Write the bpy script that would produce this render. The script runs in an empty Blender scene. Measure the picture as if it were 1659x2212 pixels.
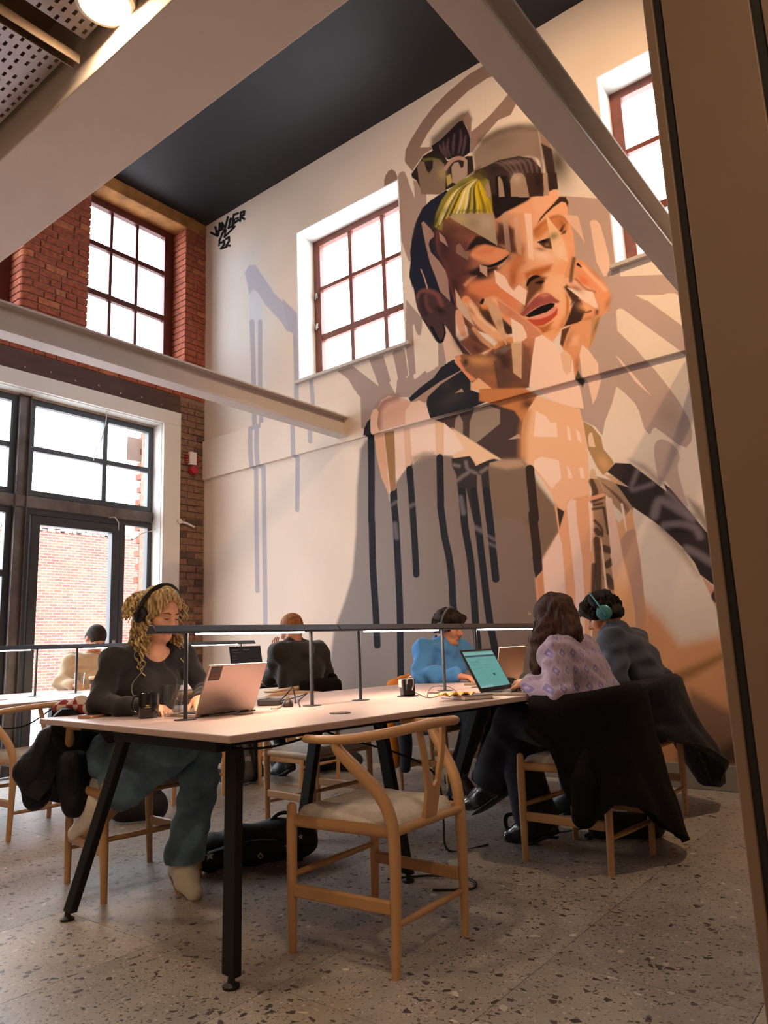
import bpy, math, random
import numpy as np
from mathutils import Vector, Matrix
random.seed(7)
SC = bpy.context.scene
COL = SC.collection
PI = math.pi

# ------------------------------------------------------------------ camera
IMG_W, IMG_H, FPX = 1659.0, 2212.0, 1572.5
YAW, PITCH, ROLL = math.radians(37.89), math.radians(10.55), math.radians(2.28)
CAM = np.array([0.0, 0.0, 0.98])
_f = np.array([-math.sin(YAW)*math.cos(PITCH), math.cos(YAW)*math.cos(PITCH), math.sin(PITCH)])
_r = np.array([math.cos(YAW), math.sin(YAW), 0.0])
_d = np.cross(_f, _r)
RGT = math.cos(ROLL)*_r + math.sin(ROLL)*_d
DWN = -math.sin(ROLL)*_r + math.cos(ROLL)*_d
FWD = _f
cam_data = bpy.data.cameras.new('camera')
cam_data.sensor_fit = 'VERTICAL'
cam_data.sensor_height = 36.0
cam_data.lens = 36.0*FPX/IMG_H
cam_data.clip_start = 0.05
cam_data.clip_end = 200
cam = bpy.data.objects.new('camera', cam_data)
COL.objects.link(cam)
mw = Matrix.Identity(4)
for i in range(3):
    mw[i][0] = RGT[i]; mw[i][1] = -DWN[i]; mw[i][2] = -FWD[i]; mw[i][3] = CAM[i]
cam.matrix_world = mw
SC.camera = cam

# ------------------------------------------------------------------ sky, exposure
SC.view_settings.view_transform = 'Standard'
SC.view_settings.look = 'None'
SC.view_settings.gamma = 1.0
SC.view_settings.use_curve_mapping = False
SC.view_settings.exposure = 0.30
world = bpy.data.worlds.new('overcast_sky')
SC.world = world
world.use_nodes = True
bg = world.node_tree.nodes['Background']
bg.inputs[0].default_value = (0.86, 0.93, 1.0, 1)
bg.inputs[1].default_value = 10.5
SC.cycles.use_denoising = True
SC.cycles.max_bounces = 7
SC.cycles.diffuse_bounces = 4
SC.cycles.transparent_max_bounces = 12
SC.cycles.caustics_reflective = False
SC.cycles.caustics_refractive = False
SC.cycles.sample_clamp_indirect = 6.0

def portal(name, loc, rot, sx, sy):
    l = bpy.data.lights.new(name, 'AREA'); l.shape = 'RECTANGLE'; l.size = sx; l.size_y = sy
    l.cycles.is_portal = True
    o = bpy.data.objects.new(name, l); COL.objects.link(o); o.location = loc; o.rotation_euler = rot
# daylight sampling portals in the window openings (they emit nothing)
portal('daylight_portal', (-4.36, 5.50, 4.6), (-PI/2, 0, 0), 1.40, 1.60)
portal('daylight_portal', (-1.00, 5.50, 4.6), (-PI/2, 0, 0), 1.40, 1.60)
portal('daylight_portal', (-6.95, 4.26, 5.0), (0, -PI/2, 0), 1.80, 1.20)
portal('daylight_portal', (-6.95, 2.42, 5.0), (0, -PI/2, 0), 1.80, 1.15)
portal('daylight_portal', (-6.95, 3.05, 1.75), (0, -PI/2, 0), 3.5, 3.1)

# ------------------------------------------------------------------ pixel helpers
def ray(px):
    return FWD + RGT*((px[0]-IMG_W/2)/FPX) + DWN*((px[1]-IMG_H/2)/FPX)
def atx(px, x): d = ray(px); return CAM + d*(x-CAM[0])/d[0]
def aty(px, y): d = ray(px); return CAM + d*(y-CAM[1])/d[1]
def atz(px, z): d = ray(px); return CAM + d*(z-CAM[2])/d[2]

# ------------------------------------------------------------------ object helpers
def lin(c):
    return tuple((x/12.92 if x <= .04045 else ((x+.055)/1.055)**2.4) for x in c)
def hexc(h):
    h = h.lstrip('#'); return lin(tuple(int(h[i:i+2], 16)/255 for i in (0, 2, 4)))

class MB:
    """collects faces of one mesh"""
    def __init__(s): s.v = []; s.f = []; s.uv = None
    def add(s, vs, fs):
        n = len(s.v); s.v.extend([tuple(map(float, p)) for p in vs]); s.f.extend([tuple(i+n for i in f) for f in fs]); return s
    def box(s, c, d, R=None):
        c = np.array(c, float); h = np.array(d, float)/2
        vs = []
        for z in (-1, 1):
            for y in (-1, 1):
                for x in (-1, 1):
                    p = h*np.array([x, y, z])
                    if R is not None: p = R @ p
                    vs.append(c+p)
        return s.add(vs, [(0,2,3,1),(4,5,7,6),(0,1,5,4),(2,6,7,3),(0,4,6,2),(1,3,7,5)])
    def b2(s, lo, hi):
        lo = np.array(lo, float); hi = np.array(hi, float); return s.box((lo+hi)/2, hi-lo)
    def prism(s, poly, a, b, axis):
        """poly: 2D points; extruded from a to b along axis; the other two axes in xyz order"""
        n = len(poly); vs = []
        for t in (a, b):
            for p in poly:
                q = [0, 0, 0]; o = [i for i in range(3) if i != axis]
                q[o[0]], q[o[1]], q[axis] = p[0], p[1], t; vs.append(q)
        fs = [tuple(range(n))[::-1], tuple(range(n, 2*n))]
        for i in range(n):
            j = (i+1) % n; fs.append((i, j, n+j, n+i))
        return s.add(vs, fs)
    def tube(s, pts, r, n=8, flat=None, closed=False, cap='flat', up0=None):
        pts = [np.array(p, float) for p in pts]; m = len(pts)
        if np.isscalar(r): r = [r]*m
        tang = []
        for i in range(m):
            if closed: t = pts[(i+1) % m]-pts[i-1]
            else: t = pts[min(i+1, m-1)]-pts[max(i-1, 0)]
            tang.append(t/(np.linalg.norm(t)+1e-12))
        up = np.array([0, 0, 1.0]) if abs(tang[0][2]) < .9 else np.array([1.0, 0, 0])
        if up0 is not None: up = np.array(up0, float)
        base = len(s.v); rings = []
        for i in range(m):
            t = tang[i]; up = up-t*(up@t); up /= np.linalg.norm(up)+1e-12; sd = np.cross(t, up)
            ring = []
            rr = r[i]; ra, rb = (rr if not np.isscalar(rr) else (rr, rr))
            for k in range(n):
                a = 2*PI*k/n; ring.append(pts[i]+sd*ra*math.cos(a)+up*rb*math.sin(a))
            rings.append(ring)
        vs = [p for ring in rings for p in ring]; fs = []
        for i in range(m if closed else m-1):
            j = (i+1) % m
            for k in range(n):
                l = (k+1) % n; fs.append((i*n+k, i*n+l, j*n+l, j*n+k))
        if not closed:
            if cap == 'round':
                for i, sg in ((0, -1), (m-1, 1)):
                    rr = r[i]; ra = rr if np.isscalar(rr) else min(rr)
                    c0 = len(vs); prev = [i*n+k for k in range(n)]
                    for st in (0.5, 0.85):
                        w = math.sqrt(max(0, 1-st*st)); cur = []
                        for k in range(n):
                            vs.append(pts[i]+(rings[i][k]-pts[i])*w+tang[i]*sg*ra*st); cur.append(len(vs)-1)
                        for k in range(n):
                            l = (k+1) % n
                            fs.append((prev[k], prev[l], cur[l], cur[k]) if sg > 0 else (prev[k], cur[k], cur[l], prev[l]))
                        prev = cur
                    fs.append(tuple(prev) if sg > 0 else tuple(prev[::-1]))
            else:
                fs.append(tuple(range(n))[::-1]); fs.append(tuple(range((m-1)*n, m*n)))
        return s.add(vs, fs)
    def lathe(s, prof, n=20, c=(0, 0, 0)):
        vs = []; fs = []
        for (r, z) in prof:
            for k in range(n):
                a = 2*PI*k/n; vs.append((c[0]+r*math.cos(a), c[1]+r*math.sin(a), c[2]+z))
        for i in range(len(prof)-1):
            for k in range(n):
                l = (k+1) % n; fs.append((i*n+k, i*n+l, (i+1)*n+l, (i+1)*n+k))
        if prof[0][0] > 1e-6: fs.append(tuple(range(n))[::-1])
        if prof[-1][0] > 1e-6: fs.append(tuple(range((len(prof)-1)*n, len(prof)*n)))
        return s.add(vs, fs)
    def ring(s, lo, hi, w, axis, a, b):
        """rectangular frame lo..hi (2D), bar width w, extruded a..b along axis; one connected piece"""
        w = w if not np.isscalar(w) else (w, w, w, w)   # left, right, bottom, top
        O = [(lo[0], lo[1]), (hi[0], lo[1]), (hi[0], hi[1]), (lo[0], hi[1])]
        I = [(lo[0]+w[0], lo[1]+w[2]), (hi[0]-w[1], lo[1]+w[2]), (hi[0]-w[1], hi[1]-w[3]), (lo[0]+w[0], hi[1]-w[3])]
        vs = []; o = [i for i in range(3) if i != axis]
        for t in (a, b):
            for P in (O, I):
                for p in P:
                    q = [0, 0, 0]; q[o[0]], q[o[1]], q[axis] = p[0], p[1], t; vs.append(q)
        fs = []
        for k in range(4):
            l = (k+1) % 4
            fs += [(k, l, 4+l, 4+k), (8+k, 12+k, 12+l, 8+l), (k, 8+k, 8+l, l), (4+k, 4+l, 12+l, 12+k)]
        return s.add(vs, fs)
    def sheet(s, P, th, closed_u=False):
        """P[i][j] grid of points -> closed slab of thickness th"""
        P = np.array(P, float); m, n = P.shape[:2]
        du = np.gradient(P, axis=0); dv = np.gradient(P, axis=1)
        N = np.cross(du, dv); N /= np.linalg.norm(N, axis=2, keepdims=True)+1e-12
        A = (P+N*th/2).reshape(-1, 3); B = (P-N*th/2).reshape(-1, 3); k = m*n
        fs = []
        for i in range(m-1):
            for j in range(n-1):
                a, b, c, d = i*n+j, (i+1)*n+j, (i+1)*n+j+1, i*n+j+1
                fs.append((a, b, c, d)); fs.append((k+a, k+d, k+c, k+b))
        for i in range(m-1):
            a, b = i*n, (i+1)*n; fs.append((a, k+a, k+b, b))
            a, b = i*n+n-1, (i+1)*n+n-1; fs.append((a, b, k+b, k+a))
        for j in range(n-1):
            a, b = j, j+1; fs.append((a, b, k+b, k+a))
            a, b = (m-1)*n+j, (m-1)*n+j+1; fs.append((a, k+a, k+b, b))
        return s.add(np.concatenate([A, B]), fs)
    def mesh(s, name):
        me = bpy.data.meshes.new(name); me.from_pydata(s.v, [], s.f); me.update(); return me
    def build(s, name, mat, parent=None, smooth=False, bevel=0, loc=None, rz=0, fix=True):
        me = s.mesh(name)
        if fix:
            import bmesh
            bm = bmesh.new(); bm.from_mesh(me); bmesh.ops.recalc_face_normals(bm, faces=bm.faces)
            if bevel:
                es = [e for e in bm.edges if len(e.link_faces) == 2 and e.calc_face_angle(0) > .5]
                bmesh.ops.bevel(bm, geom=es, offset=bevel, segments=2, profile=.5, affect='EDGES', clamp_overlap=True)
            bm.to_mesh(me); bm.free()
        if smooth:
            for p in me.polygons: p.use_smooth = True
            try: me.set_sharp_from_angle(angle=math.radians(smooth if smooth > 1 else 50))
            except Exception: pass
        me.materials.append(mat)
        o = bpy.data.objects.new(name, me); COL.objects.link(o)
        if parent: o.parent = parent
        if loc is not None: o.location = loc
        if rz: o.rotation_euler = (0, 0, rz)
        return o

def thing(name, label, cat, loc=(0, 0, 0), rz=0, group=None):
    o = bpy.data.objects.new(name, None); COL.objects.link(o)
    o.empty_display_size = .1
    o.location = loc; o.rotation_euler = (0, 0, rz)
    o['label'] = label; o['category'] = cat
    if group: o['group'] = group
    return o
def tag(o, label, cat, group=None):
    o['label'] = label; o['category'] = cat
    if group: o['group'] = group
    return o
def struct(o, label=None):
    o['kind'] = 'structure'
    if label: o['label'] = label
    return o
def dup(root, loc, rz, label, group=None):
    r = root.copy(); COL.objects.link(r); r.location = loc; r.rotation_euler = (0, 0, rz); r['label'] = label
    if group: r['group'] = group
    for ch in list(root.children):
        c = ch.copy(); COL.objects.link(c); c.parent = r
        for g in ch.children:
            d = g.copy(); COL.objects.link(d); d.parent = c
    return r

# ------------------------------------------------------------------ materials
def new_mat(name):
    m = bpy.data.materials.new(name); m.use_nodes = True
    nt = m.node_tree; return m, nt, nt.nodes['Principled BSDF']
def M(name, col, rough=.5, metal=0, var=0, vscale=8, bump=0, bscale=60, sheen=0, coat=0, emit=None, estr=0, spec=None, trans=0, ior=None, objrand=0, stretch=None, col2=None):
    m, nt, p = new_mat(name); N = nt.nodes; L = nt.links
    c = hexc(col) if isinstance(col, str) else col
    p.inputs['Base Color'].default_value = (*c, 1); p.inputs['Roughness'].default_value = rough; p.inputs['Metallic'].default_value = metal
    if spec is not None: p.inputs['Specular IOR Level'].default_value = spec
    if sheen: p.inputs['Sheen Weight'].default_value = sheen; p.inputs['Sheen Roughness'].default_value = .4
    if coat: p.inputs['Coat Weight'].default_value = coat; p.inputs['Coat Roughness'].default_value = .1
    if trans: p.inputs['Transmission Weight'].default_value = trans
    if ior: p.inputs['IOR'].default_value = ior
    if emit: p.inputs['Emission Color'].default_value = (*(hexc(emit) if isinstance(emit, str) else emit), 1); p.inputs['Emission Strength'].default_value = estr
    tc = None
    def vec(scale):
        nonlocal tc
        if tc is None:
            tc = N.new('ShaderNodeTexCoord')
        mp = N.new('ShaderNodeMapping'); L.new(tc.outputs['Object'], mp.inputs[0])
        s = stretch or (1, 1, 1)
        mp.inputs['Scale'].default_value = (scale*s[0], scale*s[1], scale*s[2]); return mp.outputs[0]
    if var or objrand or col2:
        nz = N.new('ShaderNodeTexNoise'); nz.inputs['Scale'].default_value = 1; nz.inputs['Detail'].default_value = 5
        L.new(vec(vscale), nz.inputs[0])
        mx = N.new('ShaderNodeMix'); mx.data_type = 'RGBA'
        c2 = (hexc(col2) if isinstance(col2, str) else col2) if col2 else tuple(min(1, x*(1+var)) for x in c)
        c1 = c if col2 else tuple(x*(1-var) for x in c)
        mx.inputs[6].default_value = (*c1, 1); mx.inputs[7].default_value = (*c2, 1)
        rp = N.new('ShaderNodeMapRange'); rp.inputs[1].default_value = .3; rp.inputs[2].default_value = .7
        L.new(nz.outputs[0], rp.inputs[0]); L.new(rp.outputs[0], mx.inputs[0])
        out = mx.outputs[2]
        if objrand:
            oi = N.new('ShaderNodeObjectInfo'); hs = N.new('ShaderNodeHueSaturation')
            mr = N.new('ShaderNodeMapRange'); mr.inputs[3].default_value = 1-objrand; mr.inputs[4].default_value = 1+objrand
            L.new(oi.outputs['Random'], mr.inputs[0]); L.new(mr.outputs[0], hs.inputs['Value'])
            L.new(out, hs.inputs['Color']); out = hs.outputs[0]
        L.new(out, p.inputs['Base Color'])
    if bump:
        nb = N.new('ShaderNodeTexNoise'); nb.inputs['Scale'].default_value = 1; nb.inputs['Detail'].default_value = 6
        L.new(vec(bscale), nb.inputs[0])
        b = N.new('ShaderNodeBump'); b.inputs['Strength'].default_value = min(1, bump); b.inputs['Distance'].default_value = .01*max(1, bump)
        L.new(nb.outputs[0], b.inputs['Height']); L.new(b.outputs[0], p.inputs['Normal'])
    return m
def glass_mat(name, tint=(1, 1, 1), rough=0.02, ior=1.45):
    m, nt, p = new_mat(name); N = nt.nodes; L = nt.links
    N.remove(p); out = N['Material Output']
    t = N.new('ShaderNodeBsdfTransparent'); t.inputs[0].default_value = (*tint, 1)
    g = N.new('ShaderNodeBsdfGlossy'); g.inputs['Roughness'].default_value = rough
    fr = N.new('ShaderNodeFresnel'); fr.inputs[0].default_value = ior
    ge = N.new('ShaderNodeNewGeometry'); iv = N.new('ShaderNodeMath'); iv.operation = 'SUBTRACT'; iv.inputs[0].default_value = 1; L.new(ge.outputs['Backfacing'], iv.inputs[1])
    mu = N.new('ShaderNodeMath'); mu.operation = 'MULTIPLY'; L.new(iv.outputs[0], mu.inputs[0]); L.new(fr.outputs[0], mu.inputs[1])
    mx = N.new('ShaderNodeMixShader'); L.new(mu.outputs[0], mx.inputs[0]); L.new(t.outputs[0], mx.inputs[1]); L.new(g.outputs[0], mx.inputs[2])
    L.new(mx.outputs[0], out.inputs[0]); return m
# ------------------------------------------------------------------ the mural, painted in code onto a wall-space image
MX0, MX1, MZ1 = -6.59, -0.95, 6.14
def make_mural():
    PPM = 270
    nx, nz = int((MX1-MX0)*PPM), int(MZ1*PPM)
    xs = MX0+(np.arange(nx)+.5)/nx*(MX1-MX0); zs = (np.arange(nz)+.5)/nz*MZ1
    X, Z = np.meshgrid(xs, zs)
    D = np.stack([X-CAM[0], np.full_like(X, 5.15)-CAM[1], Z-CAM[2]], -1)
    w = D@FWD
    U = (IMG_W/2+FPX*(D@RGT)/w).astype(np.float32); V = (IMG_H/2+FPX*(D@DWN)/w).astype(np.float32)
    del D, w
    WB = np.array([.95, .95, 1.0], np.float32)
    def C(h): return np.minimum(np.array(hexc(h), np.float32)*WB, .92)
    base = np.array(hexc('#dac8b8'), np.float32)
    img = np.empty((nz, nx, 3), np.float32); img[:] = base
    # soft plaster mottling
    rs = np.random.RandomState(3)
    for k in range(40):
        fx, fz = rs.uniform(.3, 3, 2); ph = rs.uniform(0, 6, 2)
        img *= (1+.006*np.sin(X*fx*3+ph[0]+2*np.sin(Z*fz+ph[1]))*np.cos(Z*fz*2+ph[1])).astype(np.float32)[..., None]
    def F(ox, oy, s):
        return lambda *p: [(ox+p[i][0]/s, oy+p[i][1]/s) for i in range(len(p))]
    A = F(860, 120, 4.608); r2 = F(860, 380, 6.38); r3 = F(1080, 380, 6.38); r4 = F(860, 600, 6.38); r5 = F(1080, 580, 6.38)
    r6 = F(1220, 520, 4.609); r7 = F(720, 820, 4.608); r8 = F(1040, 840, 4.608); s1 = F(760, 1060, 4.1475); s2 = F(1120, 1040, 5.53)
    s3 = F(1300, 940, 5.184); s4 = F(1380, 1280, 5.027); s5 = F(440, 420, 5.925); s6 = F(440, 700, 3.686); s7 = F(780, 300, 8.506); z4 = F(420, 360, 3.16)
    P0 = F(0, 0, 1)
    def box(pts, pad):
        q = []
        for (u, v) in pts:
            for du in (-pad, pad):
                for dv in (-pad, pad):
                    p = aty((u+du, v+dv), 5.15); q.append((p[0], p[2]))
        q = np.array(q); lo = q.min(0); hi = q.max(0)
        i0 = max(0, int((lo[0]-MX0)*PPM)); i1 = min(nx, int((hi[0]-MX0)*PPM)+2); j0 = max(0, int(lo[1]*PPM)); j1 = min(nz, int(hi[1]*PPM)+2)
        return slice(j0, max(j0, j1)), slice(i0, max(i0, i1))
    def smooth(pts, n=5, closed=True):
        m = len(pts); out = []
        P = [np.array(p) for p in pts]
        for i in range(m if closed else m-1):
            p0 = P[i-1] if (closed or i > 0) else P[0]; p1 = P[i]; p2 = P[(i+1) % m]; p3 = P[(i+2) % m] if (closed or i+2 < m) else P[-1]
            for k in range(n):
                t = k/n
                out.append(.5*((2*p1)+(-p0+p2)*t+(2*p0-5*p1+4*p2-p3)*t*t+(-p0+3*p1-3*p2+p3)*t**3))
        if not closed: out.append(P[-1])
        return [tuple(p) for p in out]
    def put(sl, a, col):
        if a.size == 0: return
        a = a[..., None]; img[sl] = img[sl]*(1-a)+col*a
    def mask(pts, soft, sm):
        if sm: pts = smooth(pts)
        sl = box(pts, soft*1.6+2); u = U[sl]; v = V[sl]
        ins = np.zeros(u.shape, bool); d2 = np.full(u.shape, 1e9, np.float32)
        n = len(pts)
        for i in range(n):
            x1, y1 = pts[i]; x2, y2 = pts[(i+1) % n]
            ex, ey = x2-x1, y2-y1; l2 = ex*ex+ey*ey
            if l2 < 1e-9: continue
            t = np.clip(((u-x1)*ex+(v-y1)*ey)/l2, 0, 1)
            d2 = np.minimum(d2, (u-x1-t*ex)**2+(v-y1-t*ey)**2)
            if abs(ey) > 1e-9:
                c = ((y1 > v) != (y2 > v)) & (u < ex*(v-y1)/ey+x1); ins ^= c
        sd = np.sqrt(d2)*np.where(ins, 1, -1)
        t = np.clip(.5+sd/(2*soft), 0, 1); return sl, (t*t*(3-2*t)).astype(np.float32)
    def poly(pts, col, soft=.8, a=1.0, sm=0, grad=None):
        sl, m = mask(pts, soft, sm); c = C(col)
        if grad:
            (x0, y0), (x1, y1), c2 = grad; dx, dy = x1-x0, y1-y0
            t = np.clip(((U[sl]-x0)*dx+(V[sl]-y0)*dy)/(dx*dx+dy*dy), 0, 1)[..., None]; c = c*(1-t)+C(c2)*t
        put(sl, m*a, c)
    def stroke(pts, wd, col, soft=.8, a=1.0, sm=1):
        n0 = len(pts)
        if np.isscalar(wd): wd = [wd]*n0
        q = [(p[0], p[1], w_) for p, w_ in zip(pts, wd)]
        if sm and n0 > 2: q = smooth(q, 5, False)
        sl = box([(p[0], p[1]) for p in q], max(p[2] for p in q)+soft*1.6+2); u = U[sl]; v = V[sl]
        best = np.full(u.shape, -1e9, np.float32)
        for p, r in zip(q, q[1:]):
            ex, ey = r[0]-p[0], r[1]-p[1]; l2 = ex*ex+ey*ey+1e-9
            t = np.clip(((u-p[0])*ex+(v-p[1])*ey)/l2, 0, 1)
            best = np.maximum(best, p[2]+(r[2]-p[2])*t-np.sqrt((u-p[0]-t*ex)**2+(v-p[1]-t*ey)**2))
        t = np.clip(.5+best/(2*soft), 0, 1); put(sl, (t*t*(3-2*t)*a).astype(np.float32), C(col))
    def blob(c, rx, ry, ang, col, a=.8):
        r = max(rx, ry)*1.8; sl = box([c], r); u = U[sl]-c[0]; v = V[sl]-c[1]; ca, sa = math.cos(math.radians(ang)), math.sin(math.radians(ang))
        q = ((u*ca+v*sa)/rx)**2+((-u*sa+v*ca)/ry)**2
        put(sl, (a*np.exp(-q*1.2)).astype(np.float32), C(col))
    RB = '#a48f85'; RU = '#8f7566'; LT = '#e9c8b0'; BK = '#26262c'
    # --- pale bluish patch of window daylight painted in, and drips on the left
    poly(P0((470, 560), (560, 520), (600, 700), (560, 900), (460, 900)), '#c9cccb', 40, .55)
    poly(s5((525, 1000), (580, 910), (660, 900), (900, 1260), (1200, 1560), (1205, 1778), (1060, 1750), (1000, 1640), (780, 1400), (690, 1250), (640, 1220), (580, 1290), (560, 1150)), '#b3b0b6', 1.5)
    poly(s5((585, 1270), (640, 1215), (690, 1290), (750, 1420), (755, 1778), (585, 1778)), '#c6c8cb', 2, .8)
    for path, wd in ((s6((385, -20), (395, 350), (402, 700), (408, 830)), 5.2), (s6((392, 832), (390, 1000), (402, 1140)), 5), (s6((418, 1150), (420, 1500), (425, 1900), (428, 2125)), 4.6),
                     (s6((450, -20), (450, 480), (458, 700), (456, 820)), 4.6), (s6((442, 822), (440, 1000), (450, 1130)), 5), (s6((475, 1140), (478, 1200), (484, 1700), (490, 2212), (492, 2400)), 4.8),
                     (s6((725, 40), (735, 300), (738, 600), (728, 770), (732, 1050)), 5), (s6((748, 1060), (745, 1480)), 4.8), (s6((855, 440), (868, 620), (866, 800), (868, 940)), 4.6)):
        stroke(path, wd, '#a7a2a6', 1.0, .9)
    poly(z4((600, 900), (700, 1000), (705, 1230), (690, 1160), (640, 1110)), '#b0aab0', 1.2)
    # --- ribbons under the window
    poly(z4((975, 1395), (1080, 1360), (1260, 1500), (1190, 1310), (1290, 1290), (1345, 1480), (1390, 1560), (1400, 1460), (1350, 1270), (1420, 1240), (1450, 1440), (1470, 1450), (1440, 1220), (1480, 1200), (1510, 1440), (1520, 1465), (1590, 1400), (1660, 1480), (1560, 1560), (1440, 1580), (1340, 1570), (1290, 1600), (1250, 1680), (1180, 1800), (1155, 1790), (1150, 1580), (1090, 1520), (1050, 1450)), RB)
    poly(r4((110, 300), (330, 560), (330, 680), (310, 790), (270, 790), (240, 720), (220, 640), (200, 660), (215, 900), (245, 1350), (220, 1440), (240, 1430), (300, 1390), (540, 1270), (555, 1200), (550, 900), (630, 900), (670, 1230), (620, 1260), (540, 1380), (400, 1480), (180, 1659), (30, 1659), (20, 1440), (75, 1420), (90, 1560), (130, 1530), (170, 1380), (140, 900), (110, 850)), RB)
    poly(r4((-60, 1000), (90, 990), (140, 1340), (120, 1380), (40, 1420), (0, 1400), (-60, 1100)), RB)
    # --- top ribbons
    poly(A((65, 1040), (75, 940), (130, 830), (230, 670), (350, 510), (500, 360), (700, 190), (900, 70), (1060, -5), (1180, 150), (1050, 160), (880, 230), (700, 350), (560, 480), (400, 630), (290, 780), (218, 915), (330, 910), (340, 930), (250, 990), (140, 1150), (75, 1070)), RU)
    poly(A((1220, 205), (1330, 350), (1310, 450), (1270, 475), (1210, 440), (1170, 490), (1120, 590), (1000, 640), (850, 810), (740, 960), (715, 970), (725, 760), (800, 700), (920, 590), (1050, 440), (1170, 280)), RU)
    poly(s7((425, 850), (425, 760), (450, 670), (500, 590), (560, 560), (620, 590), (665, 690), (680, 1000), (430, 1000)), RU)
    poly(s7((675, 690), (700, 630), (760, 595), (800, 605), (840, 690), (900, 880), (985, 1085), (975, 880), (950, 760), (1060, 780), (1200, 1000), (1200, 1200), (1090, 1400), (1000, 1600), (960, 1800), (1000, 2212), (880, 2260), (820, 2110), (745, 1870), (700, 1270), (680, 1000)), '#a3897b')
    # soft cap shadows
    poly(A((330, 820), (480, 680), (620, 570), (700, 545), (735, 640), (690, 700), (600, 720), (420, 880), (320, 910)), '#5a4638', 7, .85)
    poly(A((690, 560), (730, 620), (728, 760), (715, 900), (690, 740), (650, 640)), RU, 2)
    poly(A((740, 960), (850, 830), (1000, 745), (1200, 700), (1400, 720), (1440, 1030), (1300, 1010), (1050, 1050), (760, 1160)), '#857060', 6, .95)
    stroke(A((830, 850), (1000, 755), (1200, 705), (1400, 712)), 7, '#4f4030', 8, .7)
    blob(A((1000, 860))[0], 40, 18, -20, '#6b5a4a', .5)
    blob(A((1590, 1060))[0], 34, 60, -10, '#4a3d32', .95)
    poly(A((1360, 395), (1470, 530), (1490, 740), (1590, 1340), (1495, 1350), (1430, 900), (1400, 740), (1375, 600)), '#8a6a58', 1, .9)
    poly(A((1420, 870), (1530, 930), (1590, 1310), (1500, 1315), (1460, 1050)), '#3a2a24', 2)
    # --- right-hand ribbons
    poly(r6((60, -80), (95, 0), (270, 0), (310, 200), (375, 355), (465, 355), (465, 300), (440, 150), (400, 0), (380, -150), (480, -150), (500, 240), (550, 290), (552, 355), (1040, 335), (1230, 540), (1230, 620), (1110, 540), (700, 540), (850, 620), (1250, 910), (1290, 1060), (1300, 1220), (1150, 1100), (600, 700), (545, 685), (530, 720), (540, 910), (620, 990), (720, 1080), (800, 1180), (900, 1290), (1050, 1480), (1150, 1620), (1230, 1760), (1270, 1900), (1260, 2000), (1210, 2060), (1130, 2030), (1000, 1930), (900, 1860), (870, 1880), (860, 1915), (835, 1925), (790, 1870), (740, 1700), (700, 1620), (600, 1520), (515, 1450), (470, 1620), (400, 1800), (375, 1940), (300, 1850), (180, 1795), (100, 1700), (60, 1400), (60, 400)), '#b29a8d')
    poly(r3((800, 270), (1480, 320), (1560, 900), (1590, 1230), (1480, 1300), (1500, 1531), (1100, 1531), (1000, 1200), (900, 400)), '#b49887')
    blob(r6((1050, 1750))[0], 26, 40, -30, '#9a8478', .6)
    poly(r6((525, 1160), (560, 1185), (640, 1280), (860, 1545), (700, 1400)), LT, 1)
    poly(s3((585, 190), (600, 90), (660, 45), (760, 80), (850, 170), (875, 260), (850, 340), (870, 470), (930, 680), (960, 800), (800, 640), (720, 520), (640, 500), (600, 320)), '#b69c8f', 1.5, .9, 1)
    # --- head: dark hair mass
    HB = r2((330, 450), (450, 335), (660, 195), (760, 250), (900, 800), (900, 1531))+r4((900, 200), (820, 500), (700, 560), (560, 700), (440, 740), (330, 560), (270, 430), (240, 300), (215, 150), (160, 0))+r2((155, 1400), (165, 1250), (175, 1150), (165, 1040), (200, 850), (240, 680), (290, 540))
    poly(HB, '#1d1f2d', 1)
    stroke(r2((330, 480), (250, 640), (190, 900), (185, 1200), (160, 1350), (200, 1531)), 1.0, '#241f22', .8, .9)
    poly(r4((240, 300), (300, 180), (420, 160), (560, 200), (720, 330), (790, 400), (800, 800), (860, 900), (1040, 1100), (980, 1080), (890, 1050), (640, 640), (600, 600), (660, 720), (640, 830), (610, 890), (560, 900), (520, 870), (440, 740), (380, 600), (330, 560), (270, 430)), '#48312f', 2)
    stroke(r4((270, 250), (330, 190), (420, 180), (540, 240), (600, 380)), 5, '#7d4a42', 4, .8)
    stroke(r4((330, 240), (340, 380), (380, 500)), 6, '#2e2024', 4, .8)
    stroke(r4((380, 260), (400, 400), (460, 470)), 4, '#6d423c', 3, .6)
    blob(r4((580, 450))[0], 14, 8, 30, '#1f1518', .9)
    stroke(r4((460, 680), (520, 800), (570, 880), (625, 850), (655, 740), (630, 650)), 3.2, '#141722', 1.2)
    poly(r4((640, 650), (700, 740), (890, 1050), (780, 1100), (700, 1160), (650, 1100), (620, 900), (660, 760)), '#d9b79c', 1.2)
    # --- face
    FACE = r2((520, 780), (560, 600), (700, 480), (1300, 450))+r3((60, 430), (430, 300), (520, 180), (780, 180), (800, 270), (930, 300), (945, 400), (930, 430), (930, 520), (960, 650), (1010, 800), (1025, 950), (1028, 1100), (1000, 1300), (975, 1400))+r5((985, 120), (900, 180), (905, 300), (970, 350), (992, 430), (985, 560), (940, 700), (880, 850), (750, 1030), (600, 930), (430, 900), (200, 900))+r4((1300, 800), (1000, 700), (850, 600), (790, 400), (740, 200))+r2((690, 1480), (640, 1250), (540, 1050), (520, 900))
    poly(FACE, '#7a4232', 1.0, grad=(r2((900, 1000))[0], r3((500, 1000))[0], '#e9a87c'))
    poly(r3((760, 560), (930, 520), (1000, 800), (1020, 1100), (960, 1400), (800, 1400), (760, 1000)), '#e8a070', 10, .7)
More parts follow.
